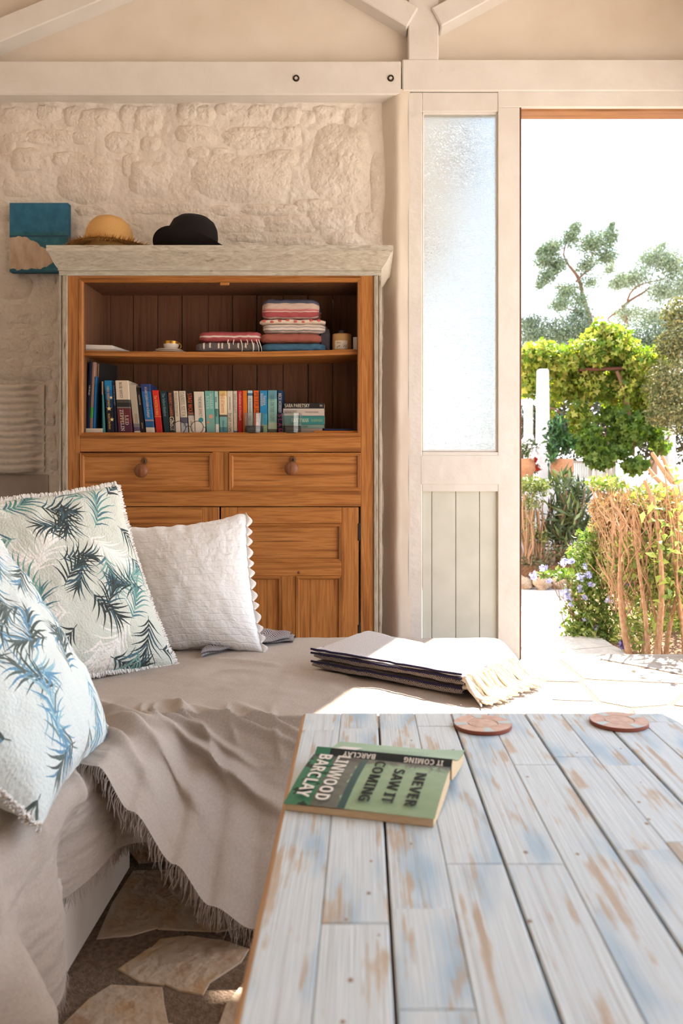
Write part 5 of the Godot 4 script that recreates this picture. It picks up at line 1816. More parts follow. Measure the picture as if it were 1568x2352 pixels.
func table() -> void:
	var tb := thing("plank_table", "low table of worn whitewashed planks with blue and bare wood patches", "table", Vector3(0.23, 0, -0.95))
	var far := 1.504
	var near := 0.42
	var ex := [701.0, 783.0, 868.3, 951.0, 1034.6, 1119.0, 1203.5, 1286.0, 1369.0, 1452.0, 1535.0]
	var joints := [[0.52], [0.803], [0.674], [1.426, 0.925], [0.925], [1.239, 0.62], [1.273, 0.70], [0.98], [1.1, 0.6], [1.45, 0.85]]
	var r := RandomNumberGenerator.new()
	r.seed = 17
	for s in 10:
		var cuts: Array = [far] + joints[s] + [near]
		for k in cuts.size() - 1:
			var x0: float = (ex[s] - VX) * far / FOC
			var x1: float = (ex[s + 1] - VX) * far / FOC
			var g0 := 0.0018 if s % 2 == 0 else 0.00025
			var g1 := 0.00025 if s % 2 == 0 else 0.0018
			if s == 0: g0 = 0.0
			if s == 9: g1 = 0.0
			var z0: float = cuts[k] - (0.0005 if k else 0.0)
			var z1: float = cuts[k + 1] + 0.0005
			var up := r.randf_range(-0.0006, 0.0004)
			var sk0 := (far - z0) / (far - near) * 0.010 if s == 0 else 0.0
			var sk1 := (far - z1) / (far - near) * 0.010 if s == 0 else 0.0
			var p := []
			for q in 8:
				var back: bool = (q & 4) == 0     # low z index = far side
				var zz := z0 if back else z1
				var xx := (x1 - g1) if q & 1 else (x0 + g0 + (sk0 if back else sk1))
				p.append(Vector3(xx, (TT + up) if q & 2 else TT - 0.024, -zz))
			if s == 9 and k == 0:      # knocked off far corner
				p[1].x -= 0.012
				p[3].x -= 0.012
			var mb := MB.new()
			mb.hexa(p, 0.0012)
			var flip := -1.0 if r.randf() < 0.5 else 1.0
			remap_uv(mb, flip / 0.42, 1.0 / 0.75, Vector2(r.randf(), r.randf()))
			put("plank", mb, MT.worn, tb)
	# rounded bare edge on the left, dark bed under the gaps, apron and legs
	var rows := []
	for k in 2:
		var row := PackedVector3Array()
		var z := far if k == 0 else near
		var x := (701.0 - VX) * far / FOC + (0.010 if k else 0.0)
		for q in 8:
			var a := PI / 2 * q / 7.0
			row.append(Vector3(x + 0.0008 - 0.0075 * sin(a), TT - 0.0012 - 0.011 * (1.0 - cos(a)), -z))
		row.append(Vector3(x - 0.0067, TT - 0.024, -z))
		rows.append(row)
	var eb := MB.new()
	eb.sheet(rows)
	put("bare_edge", eb, wood("bare_pine_edge", rgb(190, 146, 104), rgb(204, 162, 120), rgb(170, 126, 86), 2, 95, 0.6), tb)
	var under := mat("bare_pine_batten", rgb(172, 132, 94), 0.85)
	put("underboard", boxed(Vector3(-0.10, TT - 0.034, -far + 0.01), Vector3(0.55, TT - 0.0238, -near), 0.001), under, tb)
	for e in [[-0.06, -0.04], [0.50, 0.52]]:
		put("apron", boxed(Vector3(e[0], TT - 0.10, -far + 0.06), Vector3(e[1], TT - 0.034, -near - 0.05), 0.002), MT.worn, tb)
	for x in [-0.05, 0.51]:
		for z in [far - 0.09, near + 0.08]:
			put("leg", boxed(Vector3(x - 0.03, 0.0, -z - 0.03), Vector3(x + 0.03, TT - 0.034, -z + 0.03), 0.004), MT.worn, tb)
	coasters()
	paperback()

func coasters() -> void:
	var clay := noisy("terracotta_wash", [[0.0, rgb(196, 150, 128)], [0.5, rgb(212, 172, 150)], [1.0, rgb(222, 186, 164)]], 0.55, Vector3(9, 9, 9), 0.012, 97)
	var side := mat("red_brown_edge", rgb(140, 74, 54), 0.5)
	var blue := mat("pale_blue_wash", rgb(196, 200, 196), 0.55)
	for d in [[0.2048, 1.423, 0.1, "round terracotta coaster with pale blue inlays nearer the paperback"], [0.446, 1.441, 0.5, "round terracotta coaster near the far corner of the table"]]:
		var c := Vector3(d[0], TT, -d[1])
		var o := thing("coaster", d[3], "coaster", c, "coasters on the table")
		var x := Transform3D(Basis(Vector3.UP, d[2]), c)
		var b := MB.new()
		b.lathe([Vector2(0.0001, 0.0), Vector2(0.0490, 0.0), Vector2(0.0500, 0.001), Vector2(0.0500, 0.0062), Vector2(0.0493, 0.0068)], 64, x)
		put("edge", b, side, o)
		b = MB.new()
		b.lathe([Vector2(0.0493, 0.0068), Vector2(0.0266, 0.0069), Vector2(0.0258, 0.0058), Vector2(0.0250, 0.0058)], 64, x)
		put("rim", b, clay, o)
		b = MB.new()
		b.lathe([Vector2(0.0250, 0.0058), Vector2(0.0242, 0.0069), Vector2(0.0001, 0.0069)], 48, x)
		put("centre", b, clay, o)
		for k in 4:
			var rows := []
			for q in 2:
				var row := PackedVector3Array()
				for j in 9:
					var a: float = k * PI / 2 + lerpf(-0.19, 0.19, j / 8.0)
					row.append(x * Vector3(cos(a) * (0.0268 + 0.0222 * q), 0.00715, sin(a) * (0.0268 + 0.0222 * q)))
				rows.append(row)
			b = MB.new()
			b.sheet(rows)
			put("inlay", b, blue, o)

func paperback() -> void:
	var o := Vector3(-0.105, TT, -1.070)
	var e1 := Vector3(0.192, 0, 0.0534)
	var L := e1.length()
	e1 /= L
	var e2 := Vector3(e1.z, 0, -e1.x)
	var bk := thing("paperback", "green paperback lying open face down on the table", "book", o + e1 * L * 0.5 + e2 * 0.06)
	var at := func(u: float, d: float, y: float) -> Vector3: return o + e1 * (u * L) + e2 * d + Vector3(0, y, 0)
	# printed cover picture
	var s := 512
	var im := Image.create(s, s, false, Image.FORMAT_RGB8)
	var n1 := noise_bytes(s, s, s, s, 0.012, 501, 4)
	for y in s:
		for x in s:
			var u := float(x) / s
			var n: float = n1[y * s + x] / 255.0
			var c := rgb(146, 172, 138)
			var teal := rgb(58, 116, 92)
			var dim := rgb(104, 104, 96)
			c = teal.lerp(rgb(86, 150, 112), n) if u < 0.19 + (n - 0.5) * 0.1 else (dim.lerp(rgb(126, 128, 116), n) if u < 0.36 + (n - 0.5) * 0.06 else c.lerp(rgb(170, 190, 154), n * 0.7))
			var v := float(y) / s
			c = c.lerp(rgb(84, 70, 74), 0.75 * clampf((0.13 + (n - 0.5) * 0.16 - v) * 9.0, 0.0, 1.0))
			if u < 0.2 and n > 0.62: c = c.lerp(rgb(34, 44, 42), 0.8)
			im.set_pixel(x, y, c)
	im.fill_rect(Rect2i(int(0.365 * s), 0, int(0.052 * s), s), rgb(62, 92, 90))
	var r := RandomNumberGenerator.new()
	r.seed = 55
	for k in 46:
		var p := Vector2(r.randf_range(0.2, 1.0) * s, 0.0)
		var a := PI / 2 + r.randf_range(-0.8, 0.8)
		for j in 9:
			var q := p + Vector2(cos(a), sin(a)) * r.randf_range(8, 22)
			stroke(im, p, q, 0.05, 2.4 - j * 0.22, 2.0 - j * 0.2, rgb(96, 96, 84))
			p = q
			a += r.randf_range(-0.5, 0.5)
	var cm := mat("printed_cover", Color.WHITE, 0.32)
	cm.albedo_texture = ImageTexture.create_from_image(im)
	var curve := func(f: float) -> float: return lerpf(0.0112, 0.0335, f) + 0.004 * sin(PI * f)
	var rows := []
	var uvs := []
	for k in 13:
		var row := PackedVector3Array()
		var uv := PackedVector2Array()
		for q in 13:
			var f := k / 12.0
			var u := q / 12.0
			row.append(at.call(u, 0.121 * f, curve.call(f) - 0.0025 * smooth(0.25, 0.0, u) * (1.0 - f) + 0.0003))
			uv.append(Vector2(u, 1.0 - f))
		rows.append(row)
		uvs.append(uv)
	var mb := MB.new()
	mb.sheet(rows, uvs)
	put("front_cover", mb, cm, bk)
	# page block under the front cover
	mb = MB.new()
	for k in 12:
		var f0 := k / 12.0
		var f1 := (k + 1) / 12.0
		var p := []
		for q in 8:
			var u := 1.0 if q & 1 else 0.0
			var f := f1 if q & 4 else f0
			var dip := 0.0025 * smooth(0.25, 0.0, u) * (1.0 - f)
			p.append(at.call(lerpf(0.006, 0.992, u), 0.002 + 0.119 * f, (curve.call(f) - dip - 0.0002) if q & 2 else 0.0005 + 0.012 * f * f))
		mb.hexa(p, 0.0)
	put("page_block", mb, MT.paper_fore, bk)
	# spine, turned a little to the eye
	var navy := mat("dark_spine", rgb(38, 46, 50), 0.4)
	mb = MB.new()
	mb.quad(at.call(0.0, 0.121, 0.0300), at.call(1.0, 0.121, 0.0300), at.call(1.0, 0.136, 0.0400), at.call(0.0, 0.136, 0.0400), at.call(0.5, 0.13, -0.1))
	mb.quad(at.call(0.0, 0.121, 0.0300), at.call(1.0, 0.121, 0.0300), at.call(1.0, 0.121, 0.0335), at.call(0.0, 0.121, 0.0335), at.call(0.5, 0.2, 0.0))
	var spine := put("spine", mb, navy, bk)
	mb = MB.new()
	mb.quad(at.call(0.0, 0.1208, 0.0302), at.call(0.11, 0.1208, 0.0302), at.call(0.11, 0.1358, 0.0403), at.call(0.0, 0.1358, 0.0403), at.call(0.5, 0.13, -0.1))
	put("spine_patch", mb, flat_mat(rgb(64, 128, 98)), bk)
	# back half: pages and cover
	var bc := func(g: float) -> float: return lerpf(0.040, 0.012, g) - 0.006 * sin(PI * g)
	rows = []
	for k in 11:
		var row := PackedVector3Array()
		for q in 9:
			var g := k / 10.0
			row.append(at.call(q / 8.0, 0.136 + 0.112 * g, bc.call(g) + 0.004 * g * g * smooth(0.7, 1.0, q / 8.0)))
		rows.append(row)
	mb = MB.new()
	mb.sheet(rows)
	put("back_cover", mb, mat("printed_back_cover", rgb(160, 190, 160), 0.35), bk)
	mb = MB.new()
	for k in 10:
		var p := []
		for q in 8:
			var u := 1.0 if q & 1 else 0.0
			var g := (k + 1) / 10.0 if q & 4 else k / 10.0
			var top: float = bc.call(g) - 0.0006
			p.append(at.call(lerpf(0.006, 0.994, u), 0.136 + 0.110 * g, top if q & 2 else minf(top - 0.002, 0.0005 + 0.010 * pow(1.0 - g, 2.0))))
		mb.hexa(p, 0.0)
	put("page_block", mb, MT.paper_fore, bk)
	# bar code patch and lines of print on the back
	mb = MB.new()
	mb.quad(at.call(0.08, 0.165, bc.call(0.26) + 0.0006), at.call(0.24, 0.165, bc.call(0.26) + 0.0006), at.call(0.24, 0.215, bc.call(0.7) + 0.0008), at.call(0.08, 0.215, bc.call(0.7) + 0.0008), at.call(0.5, 0.2, -0.5))
	put("white_patch", mb, flat_mat(rgb(226, 218, 208)), bk)
	mb = MB.new()
	for k in 11:
		var u := 0.40 + k * 0.034
		mb.quad(at.call(u, 0.150, bc.call(0.125) + 0.0006), at.call(u + 0.007, 0.150, bc.call(0.125) + 0.0006), at.call(u + 0.007, 0.22, bc.call(0.75) + 0.0009), at.call(u, 0.22, bc.call(0.75) + 0.0009), at.call(0.5, 0.2, -0.5))
	put("printed_lines", mb, flat_mat(rgb(128, 152, 130)), bk)
	# title and author, reading toward the near edge
	var down := (at.call(0.5, 0.0, curve.call(0.0)) as Vector3) - (at.call(0.5, 0.121, curve.call(1.0)) as Vector3)
	var dn := down.normalized()
	var nn := dn.cross(e1).normalized()
	var ink := flat_mat(rgb(38, 36, 36))
	var pale := flat_mat(rgb(240, 232, 220))
	for t in [["NEVER", 0.825, 0.24, 0.90, 0.0150, ink], ["SAW IT", 0.672, 0.22, 0.86, 0.0150, ink], ["COMING", 0.520, 0.10, 0.88, 0.0150, ink], ["LINWOOD", 0.245, 0.06, 0.94, 0.0185, pale], ["BARCLAY", 0.110, 0.06, 0.92, 0.0185, pale]]:
		var f: float = 1.0 - (t[2] + t[3]) * 0.5
		var p: Vector3 = at.call(t[1], 0.121 * f, curve.call(f) + 0.0010)
		letters("title_lettering" if t[5] == ink else "author_lettering", t[0], t[5], bk, Transform3D(Basis(dn, e1, nn), p), 0.125 * (t[3] - t[2]), t[4], false, 800)
	var sl := ((at.call(0.5, 0.121, 0.030) as Vector3) - (at.call(0.5, 0.136, 0.040) as Vector3)).normalized()
	var sn := (-e1).cross(sl).normalized()
	for t in [["BARCLAY", 0.21, 0.45], ["IT COMING", 0.66, 0.94]]:
		var p: Vector3 = at.call((t[1] + t[2]) * 0.5, 0.1285, 0.0352)
		letters("spine_lettering", t[0], pale, bk, Transform3D(Basis(-e1, sl, sn), p + sn * 0.0006), L * (t[2] - t[1]), 0.0085, false, 700)

# ------------------------------------------------------------------ painting on the wall
func painting() -> void:
	var z := WALLZ + 0.03
	var a := P(22, 625, z)
	var b := P(157, 466, z)
	var o := thing("seascape_canvas", "small canvas of blue sky and sea over pale rocks", "painting", Vector3((a.x + b.x) * 0.5, a.y, -z - 0.02))
	var s := 256
	var n1 := noise_bytes(s, s, s, 90, 0.03, 601, 4)
	var n2 := noise_bytes(s, s, s, s, 0.02, 602, 3)
	var im := Image.create(s, s, false, Image.FORMAT_RGB8)
	for y in s:
		for x in s:
			var u := float(x) / s
			var v := float(y) / s
			var n: float = n1[y * s + x] / 255.0
			var m: float = n2[y * s + x] / 255.0
			var c := rgb(36, 94, 122).lerp(rgb(52, 112, 142), m)
			if v > 0.42: c = rgb(34, 84, 104).lerp(rgb(58, 116, 128), m)
			if v > 0.465 and v < 0.49: c = rgb(40, 74, 90)
			var shore := 0.49 + 0.16 * smooth(0.25, 0.62, u) + (m - 0.5) * 0.05
			var low := 0.96 - 0.14 * smooth(0.5, 0.85, u) + (m - 0.5) * 0.05
			if v > shore and v < low and (u < 0.72 or v > 0.68):
				c = rgb(176, 148, 124).lerp(rgb(206, 182, 158), n)
			if v > 0.975: c = rgb(32, 82, 102)
			im.set_pixel(x, y, c)
	var cm := mat("painted_canvas", Color.WHITE, 0.6)
	cm.albedo_texture = ImageTexture.create_from_image(im)
	var mb := MB.new()
	mb.box(Vector3(a.x, a.y, -z - 0.035), Vector3(b.x, b.y, -z - 0.0004), 0.002)
	put("stretcher", mb, mat("canvas_side", rgb(40, 92, 116), 0.7), o)
	mb = MB.new()
	mb.sheet([PackedVector3Array([Vector3(a.x, b.y, -z), Vector3(b.x, b.y, -z)]), PackedVector3Array([Vector3(a.x, a.y, -z), Vector3(b.x, a.y, -z)])], [], [], false, true)
	put("canvas", mb, cm, o)

# ------------------------------------------------------------------ garden
func leaf_mesh(l: float, w: float, bend := 0.15) -> ArrayMesh:
	var mb := MB.new()
	var c := Vector3(0, -10, 0)
	var b := Vector3(0, 0, 0)
	var t := Vector3(0, l, -bend * l)
	var m := Vector3(0, l * 0.5, bend * l * 0.3)
	var lf := Vector3(-w * 0.5, l * 0.42, bend * l * 0.55)
	var rt := Vector3(w * 0.5, l * 0.42, bend * l * 0.55)
	mb.tri(b, lf, m, Vector3(0, 0, -10))
	mb.tri(lf, t, m, Vector3(0, 0, -10))
	mb.tri(b, m, rt, Vector3(0, 0, -10))
	mb.tri(m, t, rt, Vector3(0, 0, -10))
	return mb.mesh()

func lobed_leaf(l: float) -> ArrayMesh:      # vine leaf with five points
	var mb := MB.new()
	var ring := []
	for k in 15:
		var a := lerpf(-2.7, 2.7, k / 14.0)
		var r := l * (0.5 + 0.13 * cos(a * 5.0) - 0.04 * absf(a))
		ring.append(Vector3(sin(a) * r, l * 0.45 + cos(a) * r, -0.10 * l * cos(a * 2.5)))
	for k in 14:
		mb.tri(Vector3(0, l * 0.45, 0.06 * l), ring[k], ring[k + 1], Vector3(0, 0, -10))
	return mb.mesh()

func leafy(called: String, color: Color, back: Color) -> StandardMaterial3D:
	var m := mat(called, color, 0.55)
	m.vertex_color_use_as_albedo = true
	m.backlight_enabled = true
	m.backlight = back
	return m

# leaves spread through ellipsoids given as [px, py, rx, ry, z, half depth, count]
func foliage(called: String, parent: Node, mesh: Mesh, m: Material, blobs: Array, tints: Array, sd: int, up := 0.0, shell := 0.5) -> void:
	var r := RandomNumberGenerator.new()
	r.seed = sd
	var tf := []
	var cl := []
	var base: Vector3 = org.get(parent, Vector3.ZERO)
	for b in blobs:
		var c := P(b[0], b[1], b[4])
		var s: float = b[4] / FOC
		for k in int(b[6]):
			var d := Vector3(r.randfn(), r.randfn(), r.randfn()).normalized() * pow(r.randf(), shell)
			var p := c + Vector3(d.x * b[2] * s, d.y * b[3] * s, d.z * b[5])
			var y := Vector3(r.randfn(), r.randfn() + up, r.randfn()).normalized()
			var x := y.cross(Vector3(r.randfn(), r.randfn(), r.randfn())).normalized()
			var sc := r.randf_range(0.65, 1.25)
			tf.append(Transform3D(Basis(x, y, x.cross(y)) * sc, p - base))
			var t: Color = tints[r.randi() % tints.size()]
			var g := r.randf_range(0.8, 1.2)
			cl.append(Color(t.r * g, t.g * g, t.b * g))
	var mm := MultiMesh.new()
	mm.transform_format = MultiMesh.TRANSFORM_3D
	mm.use_colors = true
	mm.mesh = mesh
	mm.instance_count = tf.size()
	for k in tf.size():
		mm.set_instance_transform(k, tf[k])
		mm.set_instance_color(k, cl[k])
	var o := MultiMeshInstance3D.new()
	o.name = called
	o.multimesh = mm
	o.material_override = m
	parent.add_child(o, true)
	tag(o, "", "", "", "stuff")

func twig(mb: MB, r: RandomNumberGenerator, a: Vector3, b: Vector3, r0: float, r1: float, wob: float, seg := 5) -> Array:
	var pts := []
	var rad := []
	var o1 := Vector3(r.randf_range(-wob, wob), r.randf_range(-wob, wob) * 0.5, r.randf_range(-wob, wob))
	var o2 := Vector3(r.randf_range(-wob, wob), 0, r.randf_range(-wob, wob))
	for k in 7:
		var f := k / 6.0
		pts.append(a.lerp(b, f) + o1 * sin(PI * f) + o2 * sin(TAU * f) * 0.5)
		rad.append(lerpf(r0, r1, f))
	mb.tube(pts, rad, seg)
	return pts

func lin(r: int, g: int, b: int) -> Color:
	return Color8(r, g, b).srgb_to_linear()

func garden() -> void:
	var r := RandomNumberGenerator.new()
	r.seed = 99
	# ground, paved terrace with a step, planting beds
	tag(put("ground", boxed(Vector3(-30, -0.6, -45), Vector3(30, -0.24, 30)), MT.paving), "pale sandy ground around the house", "", "", "structure")
	var t1 := put("terrace", boxed(Vector3(-2.2, -0.3, -4.86), Vector3(1.40, -0.115, -WALLZ - 0.12)), MT.mortar_pale)
	tag(t1, "paved terrace of pale slabs outside the doorway", "", "", "structure")
	for poly in crazy_paving(-0.6, 1.40, -4.86, -WALLZ - 0.12, 0.55, 31):
		lay(t1, "paving_slab", poly, -0.10, [MT.paving], r, 0.006)
	var t1b := put("terrace_edge", boxed(Vector3(1.40, -0.3, -4.05), Vector3(4.0, -0.115, -WALLZ - 0.12)), MT.mortar_pale)
	tag(t1b, "strip of pale paving along the front of the planting bed", "", "", "structure")
	for poly in crazy_paving(1.40, 3.2, -4.05, -WALLZ - 0.12, 0.5, 33):
		lay(t1b, "paving_slab", poly, -0.10, [MT.paving], r, 0.006)
	var t2 := put("path", boxed(Vector3(-2.2, -0.3, -8.2), Vector3(2.1, -0.215, -4.86)), MT.mortar_pale)
	tag(t2, "pale paved garden path leading to the white wall", "", "", "structure")
	for poly in crazy_paving(0.2, 2.1, -8.2, -4.86, 0.62, 35):
		lay(t2, "paving_slab", poly, -0.20, [MT.paving], r, 0.006)
	var bed := MB.new()
	bed.slab(PackedVector2Array([Vector2(1.405, -4.06), Vector2(6, -4.06), Vector2(6, -8.3), Vector2(2.0, -8.3), Vector2(1.7, -6.5), Vector2(1.405, -4.9)]), -0.3, -0.125, 0.0)
	tag(put("planting_bed_soil", bed, MT.earth), "dry brown soil of the planting bed beside the path", "soil", "", "structure")
	bed = MB.new()
	bed.slab(PackedVector2Array([Vector2(-1.0, -7.62), Vector2(2.3, -7.62), Vector2(2.3, -8.59), Vector2(-1.0, -8.59)]), -0.3, 0.0, 0.0)
	tag(put("far_bed_soil", bed, MT.earth), "dry soil at the foot of the white garden wall", "soil", "", "structure")
	# edging rocks
	var rock := noisy("rough_rock", [[0.0, rgb(150, 118, 92)], [0.5, rgb(186, 158, 132)], [1.0, rgb(206, 184, 160)]], 0.9, Vector3(4, 4, 4), 0.02, 103, 0.8)
	var rl := ["pale jagged rock at the path end nearest the doorway jamb", "brown flat rock second along the path end", "reddish rock in the middle of the path end", "grey rock beside the blue flowers at the path end", "small pale rock behind the row at the path end"]
	for k in 5:
		var c := P(1204 + k * 41.0, 1318, 7.52 - 0.04 * (k % 2))
		c.y = -0.20
		var mb := MB.new()
		var rows := []
		for j in 9:
			var row := PackedVector3Array()
			for q in 13:
				var a := TAU * (q % 12) / 12.0
				var f := PI * j / 8.0
				var d := Vector3(sin(f) * cos(a), cos(f), sin(f) * sin(a))
				var q2 := d * Vector3(0.085, 0.075, 0.07) * (0.62 + 0.30 * absf(sin(d.x * 3.0 + k * 1.7) + cos(d.y * 4.0 + d.z * 3.0 + k * 2.0)))
				row.append(c + q2 + Vector3(0, 0.05, 0))
			rows.append(row)
		mb.sheet(rows, [], [], true, true)
		tag(put("rock", mb, rock), rl[k], "rock", "rocks edging the path")
	# low white wall and raised terrace behind
	var wall := MB.new()
	var wrow := []
	wall.box(Vector3(-1.5, -0.24, -8.85), Vector3(6.0, 0.80, -8.6), 0.03)
	tag(put("garden_wall", wall, MT.garden_white), "low whitewashed garden wall behind the shrubs", "wall")
	tag(put("upper_terrace", boxed(Vector3(-4, -0.24, -14), Vector3(7, 0.35, -8.85)), MT.earth), "raised earth terrace behind the low white wall", "", "", "structure")
	# pergola
	for q in [[1246, 9.6, 862, 0.062, 0.085, "white tapering pergola column beside the dark green pot plant"], [1213, 11.2, 930, 0.055, 0.060, "white pergola column farthest back behind the white flowers"], [1538, 10.6, 960, 0.055, 0.065, "white pergola column under the dense hanging shrub"]]:
		var a := P(q[0], q[2] - 14, q[1])
		var mb := MB.new()
		mb.hexa([Vector3(a.x - q[4], 0.30, a.z - q[4]), Vector3(a.x + q[4], 0.30, a.z - q[4]), Vector3(a.x - q[3], a.y, a.z - q[3]), Vector3(a.x + q[3], a.y, a.z - q[3]), Vector3(a.x - q[4], 0.30, a.z + q[4]), Vector3(a.x + q[4], 0.30, a.z + q[4]), Vector3(a.x - q[3], a.y, a.z + q[3]), Vector3(a.x + q[3], a.y, a.z + q[3])], 0.015)
		tag(put("pergola_column", mb, MT.garden_white), q[5], "column", "pergola columns")
	var pb := MB.new()
	pb.tube([P(1330, 849, 9.7), P(1400, 847, 9.7), P(1530, 842, 9.7), P(1600, 838, 9.7)], [0.022], 8)
	tag(put("pergola_pipe", pb, mat("rusty_pipe", rgb(96, 58, 44), 0.7)), "rusty pipe rail carrying the grapevine", "pipe")
	# grapevine
	var vine := thing("grapevine", "sunlit yellow green grapevine trailing over the pergola pipe", "vine", Vector3(2.4, 0.35, -10))
	var bark := noisy("brown_bark", [[0.0, rgb(88, 60, 46)], [0.5, rgb(128, 96, 76)], [1.0, rgb(158, 126, 102)]], 0.95, Vector3(6, 6, 6), 0.03, 105, 0.6)
	var mb := MB.new()
	twig(mb, r, P(1452, 1045, 9.9), P(1440, 930, 9.8), 0.035, 0.03, 0.05)
	twig(mb, r, P(1440, 930, 9.8), P(1415, 852, 9.7), 0.03, 0.024, 0.03)
	twig(mb, r, P(1440, 930, 9.8), P(1462, 860, 9.75), 0.022, 0.015, 0.03)
	twig(mb, r, P(1452, 1040, 9.9), P(1464, 950, 9.8), 0.016, 0.012, 0.05)
	twig(mb, r, P(1345, 1040, 10.1), P(1348, 860, 10.0), 0.018, 0.012, 0.05)
	twig(mb, r, P(1355, 1030, 9.9), P(1330, 1000, 9.9), 0.012, 0.008, 0.05)
	twig(mb, r, P(1490, 1090, 9.6), P(1540, 990, 9.8), 0.014, 0.01, 0.06)
	twig(mb, r, P(1255, 930, 9.9), P(1285, 948, 9.9), 0.014, 0.01, 0.06)
	put("stem", mb, bark, vine)
	var vl := lobed_leaf(0.080)
	var vm := leafy("vine_leaf", Color.WHITE, Color(0.9, 0.95, 0.5))
	var vt := [lin(136, 148, 56), lin(112, 134, 50), lin(160, 166, 76), lin(96, 120, 46), lin(176, 170, 90)]
	foliage("foliage", vine, vl, vm, [[1230, 815, 42, 30, 10.0, 0.5, 630], [1290, 830, 45, 34, 10.0, 0.5, 714], [1215, 870, 26, 42, 10.2, 0.4, 399], [1350, 810, 44, 42, 9.9, 0.5, 798], [1400, 790, 46, 44, 9.9, 0.5, 840], [1450, 830, 46, 40, 9.9, 0.5, 714], [1375, 760, 24, 26, 9.9, 0.3, 231], [1500, 830, 36, 28, 9.9, 0.4, 420], [1340, 880, 50, 40, 10.1, 0.5, 693], [1420, 890, 50, 46, 10.1, 0.5, 714], [1330, 960, 24, 50, 10.0, 0.3, 357], [1480, 910, 26, 60, 10.0, 0.35, 378], [1285, 890, 30, 34, 10.2, 0.4, 273], [1260, 940, 16, 26, 10.2, 0.3, 84]], vt, 11, -0.8, 0.45)
	foliage("foliage", vine, vl, vm, [[1350, 1010, 34, 34, 9.8, 0.3, 399], [1375, 1050, 32, 26, 9.7, 0.3, 378], [1440, 985, 40, 44, 9.8, 0.35, 546], [1480, 970, 26, 40, 9.9, 0.3, 294], [1460, 1065, 24, 18, 9.6, 0.25, 210], [1420, 1030, 26, 18, 9.8, 0.25, 189], [1510, 1010, 20, 34, 9.8, 0.3, 147], [1400, 950, 20, 20, 9.9, 0.3, 126]], [lin(104, 128, 52), lin(90, 116, 48), lin(124, 142, 62), lin(80, 104, 46)], 12, -0.8, 0.45)
	# dark thicket behind the vine
	var th := thing("dark_thicket", "dark brown green thicket behind the hanging grapevine", "shrub", Vector3(3.0, 0.35, -12.5))
	var sl := leaf_mesh(0.09, 0.045)
	foliage("foliage", th, sl, leafy("thicket_leaf", Color.WHITE, Color(0.3, 0.4, 0.2)), [[1300, 980, 110, 80, 12.5, 0.7, 2200], [1440, 980, 110, 90, 12.5, 0.7, 2400], [1560, 960, 90, 110, 12.5, 0.7, 2000], [1220, 1000, 60, 70, 12.5, 0.6, 900], [1380, 880, 190, 60, 13, 0.7, 2200]], [lin(70, 66, 48), lin(86, 78, 56), lin(60, 62, 42), lin(98, 84, 66), lin(80, 90, 60)], 13)
	# olive-like trees
	var ol := leaf_mesh(0.066, 0.020)
	var om := leafy("olive_leaf", Color.WHITE, Color(0.45, 0.5, 0.35))
	var ot := [lin(104, 116, 86), lin(122, 134, 104), lin(88, 102, 74), lin(140, 146, 120), lin(96, 118, 84)]
	var tr := thing("feathery_tree", "tall feathery tree with open branches against the white sky", "tree", Vector3(4.6, 0.0, -17.0))
	mb = MB.new()
	twig(mb, r, P(1400, 1212, 17), P(1352, 720, 17), 0.088, 0.055, 0.2, 7)
	twig(mb, r, P(1352, 720, 17), P(1308, 612, 17), 0.050, 0.030, 0.1, 6)
	twig(mb, r, P(1322, 648, 17), P(1368, 596, 17), 0.028, 0.011, 0.1)
	twig(mb, r, P(1308, 612, 17), P(1300, 540, 17), 0.025, 0.008, 0.1)
	twig(mb, r, P(1308, 615, 17), P(1250, 580, 17), 0.019, 0.007, 0.1)
	twig(mb, r, P(1360, 600, 17), P(1400, 550, 17), 0.015, 0.006, 0.1)
	twig(mb, r, P(1330, 660, 17), P(1260, 650, 17), 0.017, 0.006, 0.15)
	twig(mb, r, P(1352, 720, 17), P(1290, 690, 17), 0.022, 0.007, 0.15)
	put("trunk", mb, bark, tr)
	foliage("crown", tr, ol, om, [[1265, 570, 28, 22, 17, 0.5, 1713], [1310, 545, 22, 26, 17, 0.5, 1468], [1360, 560, 38, 30, 17, 0.6, 2529], [1400, 545, 22, 26, 17, 0.4, 1305], [1405, 518, 8, 10, 17, 0.2, 244], [1320, 520, 14, 10, 17, 0.3, 448], [1250, 600, 26, 16, 17, 0.4, 1142], [1255, 635, 26, 18, 17, 0.4, 1346], [1280, 610, 24, 22, 17, 0.4, 1346], [1345, 610, 26, 20, 17, 0.5, 1060], [1395, 590, 26, 22, 17, 0.5, 1468], [1300, 670, 30, 22, 17, 0.5, 1346], [1285, 700, 30, 18, 17, 0.5, 1346], [1240, 655, 16, 10, 17, 0.3, 448], [1330, 690, 22, 18, 17, 0.4, 734], [1240, 580, 14, 12, 17, 0.3, 367], [1355, 650, 30, 24, 17, 0.5, 816]], ot, 14, 0.2, 0.7)
	var tr2 := thing("grey_green_tree", "broad grey green tree beside the feathery one", "tree", Vector3(6.5, 0.0, -18.0))
	mb = MB.new()
	twig(mb, r, P(1500, 1204, 18), P(1430, 700, 18), 0.088, 0.044, 0.2, 7)
	twig(mb, r, P(1430, 705, 18), P(1490, 660, 18), 0.039, 0.017, 0.1, 6)
	twig(mb, r, P(1440, 690, 18), P(1530, 640, 18), 0.028, 0.011, 0.2)
	twig(mb, r, P(1425, 710, 18), P(1400, 740, 18), 0.028, 0.017, 0.1)
	put("trunk", mb, bark, tr2)
